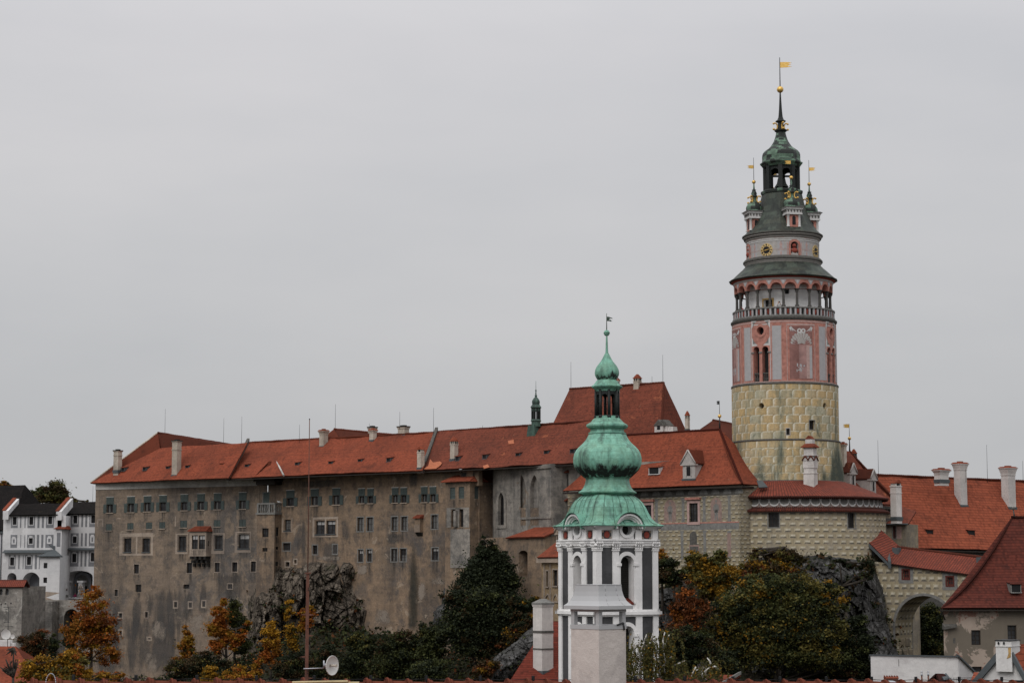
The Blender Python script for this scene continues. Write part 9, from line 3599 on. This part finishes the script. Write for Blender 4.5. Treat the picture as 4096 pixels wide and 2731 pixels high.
tree('green_bush', 'upright green bush below the rock foot, next to the dark evergreens', 'bush', L5, [(1850, 950, 90, 80), (1930, 1050, 130, 110), (1900, 1180, 140, 110)], 238, 4500, .38, ['leaf_green', 'leaf_deep', 'leaf_olive'], weights=[3, 2, 1.2], spread=.18, shell=.4)
tree('brown_bush', 'rust brown bush on the pale scree below the dark evergreens', 'bush', B5, [(120, 1380, 120, 100), (220, 1350, 90, 80), (90, 1480, 110, 70)], 224, 2600, .34, ['leaf_brown', 'leaf_rust', 'leaf_gold'], weights=[4, 2, .6], spread=.18)
tree('brown_bush', 'reddish brown bush above the nave roof, beside the white nave chimney', 'bush', B5, [(620, 850, 110, 80), (760, 750, 100, 80), (480, 980, 120, 80), (380, 1080, 90, 70)], 228, 3600, .36, ['leaf_brown', 'leaf_rust', 'leaf_deep', 'leaf_gold'], weights=[4, 1.2, 2, .4], spread=.18)
tree('green_bush', 'dark bush with yellow sprigs beside the yellow house foot', 'bush', B5, [(640, 560, 130, 90), (780, 500, 80, 70), (520, 700, 140, 100), (800, 640, 60, 90)], 231, 5000, .36, ['leaf_deep', 'leaf_green', 'leaf_gold'], weights=[4, 2, .35], spread=.18, shell=.4)
tree('green_bush', 'dark leafless looking shrub below the bright yellow slim tree', 'bush', L5, [(350, 1350, 110, 100), (450, 1400, 120, 90), (500, 1270, 90, 100), (680, 1350, 110, 130), (800, 1200, 110, 100), (900, 1420, 110, 80)], 243, 6000, .36, ['leaf_deep', 'leaf_brown', 'leaf_green', 'leaf_olive'], weights=[4, 2.4, 1.5, .4], spread=.18, shell=.4)
tree('brown_bush', 'dark brown thicket at the palace foot between the two orange maples', 'bush', L3, [(1150, 1400, 170, 110), (1280, 1320, 110, 90), (980, 1430, 130, 110), (1430, 1340, 110, 80), (1500, 1430, 90, 70)], 250, 7000, .36, ['leaf_deep', 'leaf_brown', 'leaf_olive'], weights=[3, 3, .7], spread=.18, shell=.4)
tree('linden_tree', 'biggest tree, broad olive green and yellow crown in front of the bastion rock', 'tree', L8, [(1050, 560, 260, 130), (1250, 560, 200, 130), (900, 700, 260, 140), (1180, 720, 280, 150), (1420, 720, 160, 160), (800, 880, 260, 130), (1080, 900, 320, 150), (1380, 920, 230, 150), (700, 1040, 220, 120), (980, 1080, 300, 130), (1300, 1100, 260, 120), (1520, 1130, 180, 110), (1560, 880, 110, 140), (1480, 560, 150, 100), (690, 700, 170, 120), (600, 880, 150, 120), (900, 520, 170, 100), (1600, 700, 80, 110)], 203, 40000, .40, ['leaf_olive', 'leaf_green', 'leaf_gold', 'leaf_deep'], weights=[4.2, 2.8, .35, 2.4], trunk=((1075, 1340), (1080, 540)), spread=.16, shell=.42, limbs=8)
tree('yellow_green_tree', 'thin yellowing tree reaching up in front of the bastion blocks, with bare twigs', 'tree', L8, [(950, 270, 110, 60), (880, 230, 70, 50), (1150, 260, 120, 70), (1250, 300, 90, 70), (1050, 380, 200, 80), (880, 400, 140, 80), (1200, 420, 160, 70)], 210.5, 5200, .36, ['leaf_brown', 'leaf_gold', 'leaf_olive', 'leaf_rust'], weights=[4, 1.1, 3, .8], spread=.17, shell=.4, limbs=14, trunk=((1060, 600), (1150, 190)))
tree('yellow_green_tree', 'yellow leaved tree against the lower wall of the painted house', 'tree', L8, [(400, 280, 100, 60), (500, 330, 120, 70), (600, 270, 70, 60), (330, 330, 70, 40), (480, 450, 140, 90), (640, 420, 140, 90), (560, 560, 130, 90)], 211, 8500, .38, ['leaf_gold', 'leaf_olive', 'leaf_brown'], weights=[2.6, 4, 1], spread=.17, shell=.4)
tree('red_maple', 'rusty red maple between the white church tower and the biggest tree', 'tree', L8, [(300, 510, 60, 50), (310, 600, 90, 70), (270, 700, 110, 70), (430, 680, 90, 60), (340, 770, 140, 70), (300, 860, 130, 70)], 200, 6500, .36, ['leaf_rust', 'leaf_orange', 'leaf_brown'], weights=[5, .8, 1.2], spread=.16, shell=.4)
tree('dark_bush', 'dark green bush between the church tower and the red maple, low down', 'bush', L8, [(260, 960, 160, 90), (380, 1010, 170, 110), (200, 1060, 130, 100), (430, 1140, 200, 110), (600, 1180, 160, 110)], 196, 9000, .38, ['leaf_deep', 'leaf_green', 'leaf_olive', 'leaf_brown'], weights=[4, 2, .8, 1], spread=.16, shell=.4)
tree('dark_bush', 'dark brownish bush at the top of the slope next to the church tower cornice', 'bush', L8, [(120, 340, 100, 50), (200, 320, 60, 40), (110, 430, 120, 60), (220, 450, 100, 60), (330, 410, 90, 60)], 219, 4200, .36, ['leaf_deep', 'leaf_green', 'leaf_brown', 'leaf_rust'], weights=[4, 2, 2, .4], spread=.18, shell=.4)
tree('yellow_bush', 'small amber bush against the painted house, beside the church tower cornice', 'bush', L8, [(110, 270, 40, 40), (95, 240, 30, 30)], 221, 700, .34, ['leaf_gold', 'leaf_orange'], spread=.2)
tree('dark_ivy', 'dark ivy hanging over the grey rock just below the round bastion', 'ivy', L8, [(1860, 350, 60, 50), (1700, 330, 60, 30), (1880, 420, 40, 50), (1620, 300, 50, 24)], 215.5, 1800, .34, ['leaf_deep', 'leaf_brown'], spread=.18)
tree('dark_bush', 'dark bush at the rock foot, beside the plain white wall', 'bush', L8, [(1700, 1000, 120, 120), (1820, 1050, 110, 120), (1750, 1180, 130, 110), (1780, 850, 80, 90)], 205, 7000, .38, ['leaf_deep', 'leaf_green', 'leaf_brown'], weights=[5, 1, .6], spread=.17, shell=.4)
tree('dark_bush', 'dark green tree seen through the castle arch', 'tree', R8, [(1050, 900, 110, 130), (1000, 1050, 150, 140), (1120, 1050, 120, 160), (1040, 1200, 190, 120)], 246, 9000, .40, ['leaf_deep', 'leaf_green', 'leaf_olive'], weights=[4, 2.5, .8], spread=.17, shell=.35)
tree('distant_tree', 'round autumn tree behind the white arcaded houses, the taller one', 'tree', B3, [(700, 160, 120, 90), (620, 230, 130, 80), (760, 250, 110, 90), (690, 290, 180, 70), (840, 250, 40, 60)], 352, 6000, .5, ['leaf_olive', 'leaf_brown', 'leaf_green'], weights=[3, 4, 2], group='hill trees behind the white houses', spread=.16, shell=.4)
tree('distant_tree', 'lower green tree squeezed between the black hipped roof and the taller autumn tree', 'tree', B3, [(450, 230, 70, 60), (510, 200, 60, 50), (480, 290, 100, 60)], 356, 2600, .5, ['leaf_green', 'leaf_olive'], group='hill trees behind the white houses', spread=.16, shell=.4)
tree('distant_tree', 'orange tree tip showing over the huge nearly black roof', 'tree', B3, [(60, 120, 60, 40), (120, 135, 50, 30), (-20, 130, 60, 50)], 360, 1300, .5, ['leaf_gold', 'leaf_rust', 'leaf_olive'], group='hill trees behind the white houses', spread=.18)
tree('distant_tree', 'low shrub line over the shingle roof next to the palace corner', 'tree', B3, [(940, 320, 40, 24), (1100, 330, 20, 14), (890, 300, 30, 24)], 352, 700, .45, ['leaf_brown', 'leaf_olive'], group='hill trees behind the white houses', spread=.2)
def birch_tree(label, zn, base, top, arms, D, n):
 b, t = P(*zn(*base), D), P(*zn(*top), D)
 o = thing('birch_tree', label, 'birch', (b.x, b.y, 0), 'birches before the church tower')
 mb = MB()
 mb.tube(V3((b.x, b.y, 0)), b, .16, .14, 8)
 prev = b
 for i in range(1, 7):
  k = i / 6
  p = b.lerp(t, k) + V3((.12 * sin(k * 6 + b.x), 0, 0)) * (1 - k)
  mb.tube(prev, p, .14 * (1.08 - k), .14 * (1.08 - k - .14), 7)
  prev = p
 Cs = []
 for pts in arms:
  q = [P(*zn(*p), D - .6 + .3 * random.random()) for p in pts]
  for i, (x, y) in enumerate(zip(q[:-1], q[1:])):
   r = .045 * (1 - i / len(q))
   mb.tube(x, y, r + .015, r + .0, 6)
  for _ in range(n):
   i = random.randrange(len(q) - 1)
   s = q[i].lerp(q[i + 1], random.random()) + V3((random.gauss(0, .35), random.gauss(0, .5), random.gauss(0, .2)))
   L_ = random.uniform(.5, 2.3)
   m = int(L_ * 11)
   for j in range(m):
    f = j / m
    Cs.append((s.x + .12 * sin(f * 3 + s.x * 5) + random.gauss(0, .03), s.y + random.gauss(0, .03), s.z - L_ * f))
 build(mb, 'trunk', M['birch_bark'], o)
 C = np.array(Cs)
 mi = (rng.random(len(C)) < .10).astype(int)
 leaf_mesh('crown', C, .15 * (.6 + .8 * rng.random(len(C))), [M['leaf_birch'], M['leaf_gold']], mi, o, ROOT[o], 0.0)
random.seed(11)
birch_tree('thickly draped birch with olive sprays, beside the metal capped chimney', B6, (190, 905), (330, 130), [[(180, 600), (150, 420), (140, 270)], [(240, 520), (200, 350), (230, 240)], [(260, 400), (300, 250), (340, 140)], [(300, 380), (400, 260), (440, 120)], [(100, 810), (40, 750), (10, 700)]], 118, 26)
birch_tree('thin birch with white forked stems, between the other two birches', B6, (550, 905), (610, 130), [[(560, 780), (500, 640), (480, 520)], [(620, 760), (625, 520), (600, 390)], [(600, 360), (595, 230), (625, 105)], [(630, 300), (665, 200), (700, 140)], [(560, 700), (650, 540), (730, 490)], [(700, 640), (800, 610), (880, 580), (960, 545)]], 119, 26)
birch_tree('low birch with one long white leaning limb before the low red roof', B6, (1100, 900), (1340, 640), [[(1130, 840), (1230, 740), (1320, 660), (1440, 640)], [(1350, 620), (1330, 560), (1290, 510)], [(1050, 800), (1075, 740), (1140, 690)], [(1060, 750), (1110, 650)], [(1400, 640), (1470, 690)]], 117, 20)
# -- undergrowth on the slope
Cs = []
for _ in range(5200):
 x = random.uniform(-75, 42)
 _, yf, zf, run = footat(x)
 y = yf - random.random() * run * 1.15
 z = hillz(x, y)
 if x > 22 and random.random() < .6:
  continue
 h = random.uniform(.3, 1.5)
 m = 9
 for k in range(m):
  Cs.append((x + random.gauss(0, .6), y + random.gauss(0, .5), z + h * random.random() + .1))
for _ in range(330):
 v = random.choice(ROCKV)
 if v[0] < 20 and random.random() < .8:
  continue
 h = random.uniform(.2, .55)
 for k in range(22):
  Cs.append((v[0] + random.gauss(0, h), v[1] - .25 + random.gauss(0, .25), v[2] + random.gauss(0, h * .7)))
C = np.array(Cs)
mi = rng.choice(4, size=len(C), p=[.45, .28, .22, .05])
ug = leaf_mesh('undergrowth', C, .42 * (.6 + .8 * rng.random(len(C))), [M['leaf_deep'], M['leaf_green'], M['leaf_brown'], M['leaf_rust']], mi, None, (0, 0, 0))
ug['kind'] = 'stuff'
mb = MB()
n_ = 24
for k in range(n_):
 t0, t1 = k / n_, (k + 1) / n_
 def e_of(t):
  w = 34 + 48 * min(1, t * 2.2)
  x = 1722 - 22 * t
  return x - w, x + w, -130 + 1130 * t
 a0, b0, y0 = e_of(t0)
 a1, b1, y1 = e_of(t1)
 q = [S2.hit(*L5(x, y)) + S2.n * .012 for x, y in ((a1, y1), (b1, y1), (b0, y0), (a0, y0))]
 mb.poly(q, 0, [(0, 1 - t1), (1, 1 - t1), (1, 1 - t0), (0, 1 - t0)])
build(mb, 'moss_streak', M['moss_streak'], pal)
# -- people
def person(label, foot, h, face, pose, top, legs, hair, group=None):
 """One continuous skinned body; skin, top, trousers and hair by height. face = heading the person looks towards."""
 f = V3((sin(face), -cos(face), 0))
 r = V3((f.y, -f.x, 0)) * -1
 o3 = lambda x, y, z: tuple(r * x * h + f * y * h + V3((0, 0, z * h)))
 J = {'pel': (0, 0, .53), 'che': (0, .0, .72), 'nec': (0, .005, .84), 'hea': (0, .02, .925), 'top': (0, .015, .985)}
 for s, n in ((-1, 'l'), (1, 'r')):
  J['hip' + n] = (s * .05, 0, .50)
  J['kne' + n] = (s * .055, .015, .28)
  J['ank' + n] = (s * .055, 0, .035)
  J['toe' + n] = (s * .065, .075, .012)
  J['sho' + n] = (s * .105, 0, .80)
  if pose == 'camera':
   J['elb' + n] = (s * .16, .08, .68)
   J['wri' + n] = (s * .06, .15, .86)
   J['han' + n] = (s * .035, .155, .905)
  elif pose == 'rail':
   J['elb' + n] = (s * .15, .06, .63)
   J['wri' + n] = (s * .12, .17, .60)
   J['han' + n] = (s * .10, .21, .60)
  else:
   J['elb' + n] = (s * .135, -.01, .63)
   J['wri' + n] = (s * .14, .03, .49)
   J['han' + n] = (s * .135, .04, .44)
 names = list(J)
 E = [('pel', 'che'), ('che', 'nec'), ('nec', 'hea'), ('hea', 'top')]
 for n in 'lr':
  E += [('pel', 'hip' + n), ('hip' + n, 'kne' + n), ('kne' + n, 'ank' + n), ('ank' + n, 'toe' + n), ('che', 'sho' + n), ('sho' + n, 'elb' + n), ('elb' + n, 'wri' + n), ('wri' + n, 'han' + n)]
 rad = dict(pel=.085, che=.095, nec=.035, hea=.062, top=.045)
 for n in 'lr':
  rad.update({'hip' + n: .065, 'kne' + n: .042, 'ank' + n: .028, 'toe' + n: .022, 'sho' + n: .045, 'elb' + n: .032, 'wri' + n: .022, 'han' + n: .024})
 me = bpy.data.meshes.new('body')
 me.from_pydata([o3(*J[k]) for k in names], [(names.index(a), names.index(b)) for a, b in E], [])
 ob = bpy.data.objects.new('person', me)
 COL.objects.link(ob)
 ob.location = foot
 sk = ob.modifiers.new('skin', 'SKIN')
 if not me.skin_vertices:
  me.attributes.new('skin', 'FLOAT', 'POINT')
 for i, k in enumerate(names):
  v = me.skin_vertices[0].data[i]
  v.radius = (rad[k] * h, rad[k] * h * .8)
  v.use_root = k == 'pel'
 sub = ob.modifiers.new('sub', 'SUBSURF')
 sub.levels = sub.render_levels = 1
 dg = bpy.context.evaluated_depsgraph_get()
 ev = ob.evaluated_get(dg)
 m2 = bpy.data.meshes.new_from_object(ev)
 ob.modifiers.clear()
 ob.data = m2
 for m in (M['skin'], M[top], M[legs], M[hair]):
  m2.materials.append(m)
 for p in m2.polygons:
  c = p.center
  z = c.z / h
  fy = Vector((c.x, c.y, 0)).dot(f) / h
  lx = abs(Vector((c.x, c.y, 0)).dot(r)) / h
  if z > .865 and lx < .075 and fy < .10:
   p.material_index = 3 if (z > .955 or fy < .005) else 0
  elif z > .50 and not (fy > .13):
   p.material_index = 1
  elif fy > .13 or (z < .49 and lx > .12):
   p.material_index = 0
  else:
   p.material_index = 2 if z > .04 else 3
  p.use_smooth = True
 ROOT[ob] = V3(foot)
 tag(ob, label, 'person', group)
 mb = MB()
 hc = V3(foot) + V3(o3(0, .02, .925))
 mb.ball(hc + f * .062 * h + V3((0, 0, -.004 * h)), .011 * h, 0, 6, 4)
 for s in (-1, 1):
  mb.ball(hc + f * .050 * h + r * s * .021 * h + V3((0, 0, .010 * h)), .007 * h, 1, 6, 4)
  mb.ball(hc + r * s * .055 * h - f * .01 * h, .014 * h, 0, 6, 4, (.5, 1, 1.3))
 mb.ball(hc + f * .048 * h + V3((0, 0, -.026 * h)), .011 * h, 2, 6, 4, (1.4, .6, .5))
 build(mb, 'face', [M['skin'], M['black'], M['medallion']], ob)
 return ob
GF = tz(1287)
VIS = 'visitors on the tower gallery'
def on_gallery(u):
 c = Cyl(TC, hr(181, 1250))
 p = c.hit(u, 1240)
 return (p.x, p.y, GF)
p_ = on_gallery(R2(691, 0)[0])
ph_ = person('person in a white top holding a camera to the eyes on the tower gallery', p_, 1.72, 0.25, 'camera', 'cloth_white', 'cloth_dark', 'hair', VIS)
mb = MB()
hd = V3(p_) + V3((sin(.25), -cos(.25), 0)) * .30 + V3((0, 0, 1.60))
mb.obox(hd, V3((1, .1, 0)).normalized(), .14, .07, hd.z - .05, hd.z + .05)
mb.tube(hd, hd + V3((.02, -.10, 0)), .035, .035, 8)
tag(build(mb, 'camera', M['black'], None, tuple(hd)), 'small black camera held up by the person in the white top', 'camera')
person('person in a red jacket leaning on the tower gallery rail', on_gallery(R2(306, 0)[0]), 1.66, -0.7, 'rail', 'cloth_red', 'cloth_dark', 'hair', VIS)
person('person with dark clothes and a reddish cap on the tower gallery', on_gallery(R2(366, 0)[0]), 1.74, -0.5, 'rail', 'cloth_dark', 'cloth_dark', 'cloth_red', VIS)
fz_ = q[2] if False else HB_.loc(*B3(880, 1540))[1] - .5
for u_, top_, lab in ((882, 'cloth_pink', 'person in a pink jacket under the big arch of the white bridge house'), (932, 'cloth_dark', 'person in dark clothes under the big arch of the white bridge house')):
 s_ = HB_.loc(*B3(u_, 1500))[0]
 pt_ = HB_.pt(s_, 0, -1.6)
 person(lab, (pt_.x, pt_.y, fz_ - .35), 1.7, .2, 'stand', top_, 'cloth_dark', 'hair', 'walkers under the arcade')
def statue(label, zn, x, y0, y1, D):
 b, t = P(*zn(x, y1), D), P(*zn(x, y0), D)
 h = (t.z - b.z) * .75
 o = thing('stone_statue', label, 'statue', tuple(b), 'bridge statues')
 mb = MB()
 mb.obox(b, V3((1, 0, 0)), .9, .8, b.z, b.z + h * .33)
 build(mb, 'plinth', M['stone_grey'], o)
 z = b.z + h * .33
 mb = MB()
 mb.lathe((b.x, b.y), [(.40 * h / 2.4, z), (.36 * h / 2.4, z + .2 * h), (.25 * h / 2.4, z + .45 * h), (.36 * h / 2.4, z + .62 * h), (.40 * h / 2.4, z + .78 * h), (.13 * h / 2.4, z + .85 * h), (.19 * h / 2.4, z + .93 * h), (.001, z + 1.02 * h)], 14, 0, 0, True)
 mb.tube(V3((b.x - .3, b.y - .1, z + .76 * h)), V3((b.x - .2, b.y - .45, z + .5 * h)), .11, .09, 7)
 mb.tube(V3((b.x + .3, b.y - .1, z + .76 * h)), V3((b.x + .35, b.y - .4, z + .55 * h)), .11, .09, 7)
 build(mb, 'figure', M['statue'], o)
statue('weathered brown statue on a pier of the big white arch', B3, 815, 1400, 1530, 312.5)
statue('pale grey statue on a pier of the big white arch, nearer the palace', B3, 1008, 1365, 1530, 311.8)
p = SBr.pt(1.0, zb, -.05)
mb = MB()
mb.ball(p + V3((0, 0, .14)), .13, 0, 10, 6, (1.6, .9, .9))
mb.ball(p + V3((-.2, 0, .26)), .075, 0, 8, 5)
mb.prism([p + V3((.15, -.06, .14)), p + V3((.4, -.07, .05)), p + V3((.4, .07, .05)), p + V3((.15, .06, .14))], (0, 0, .03))
tag(build(mb, 'pigeon', M['bird'], None, tuple(p)), 'white dove perched on the palace balcony rail', 'bird')
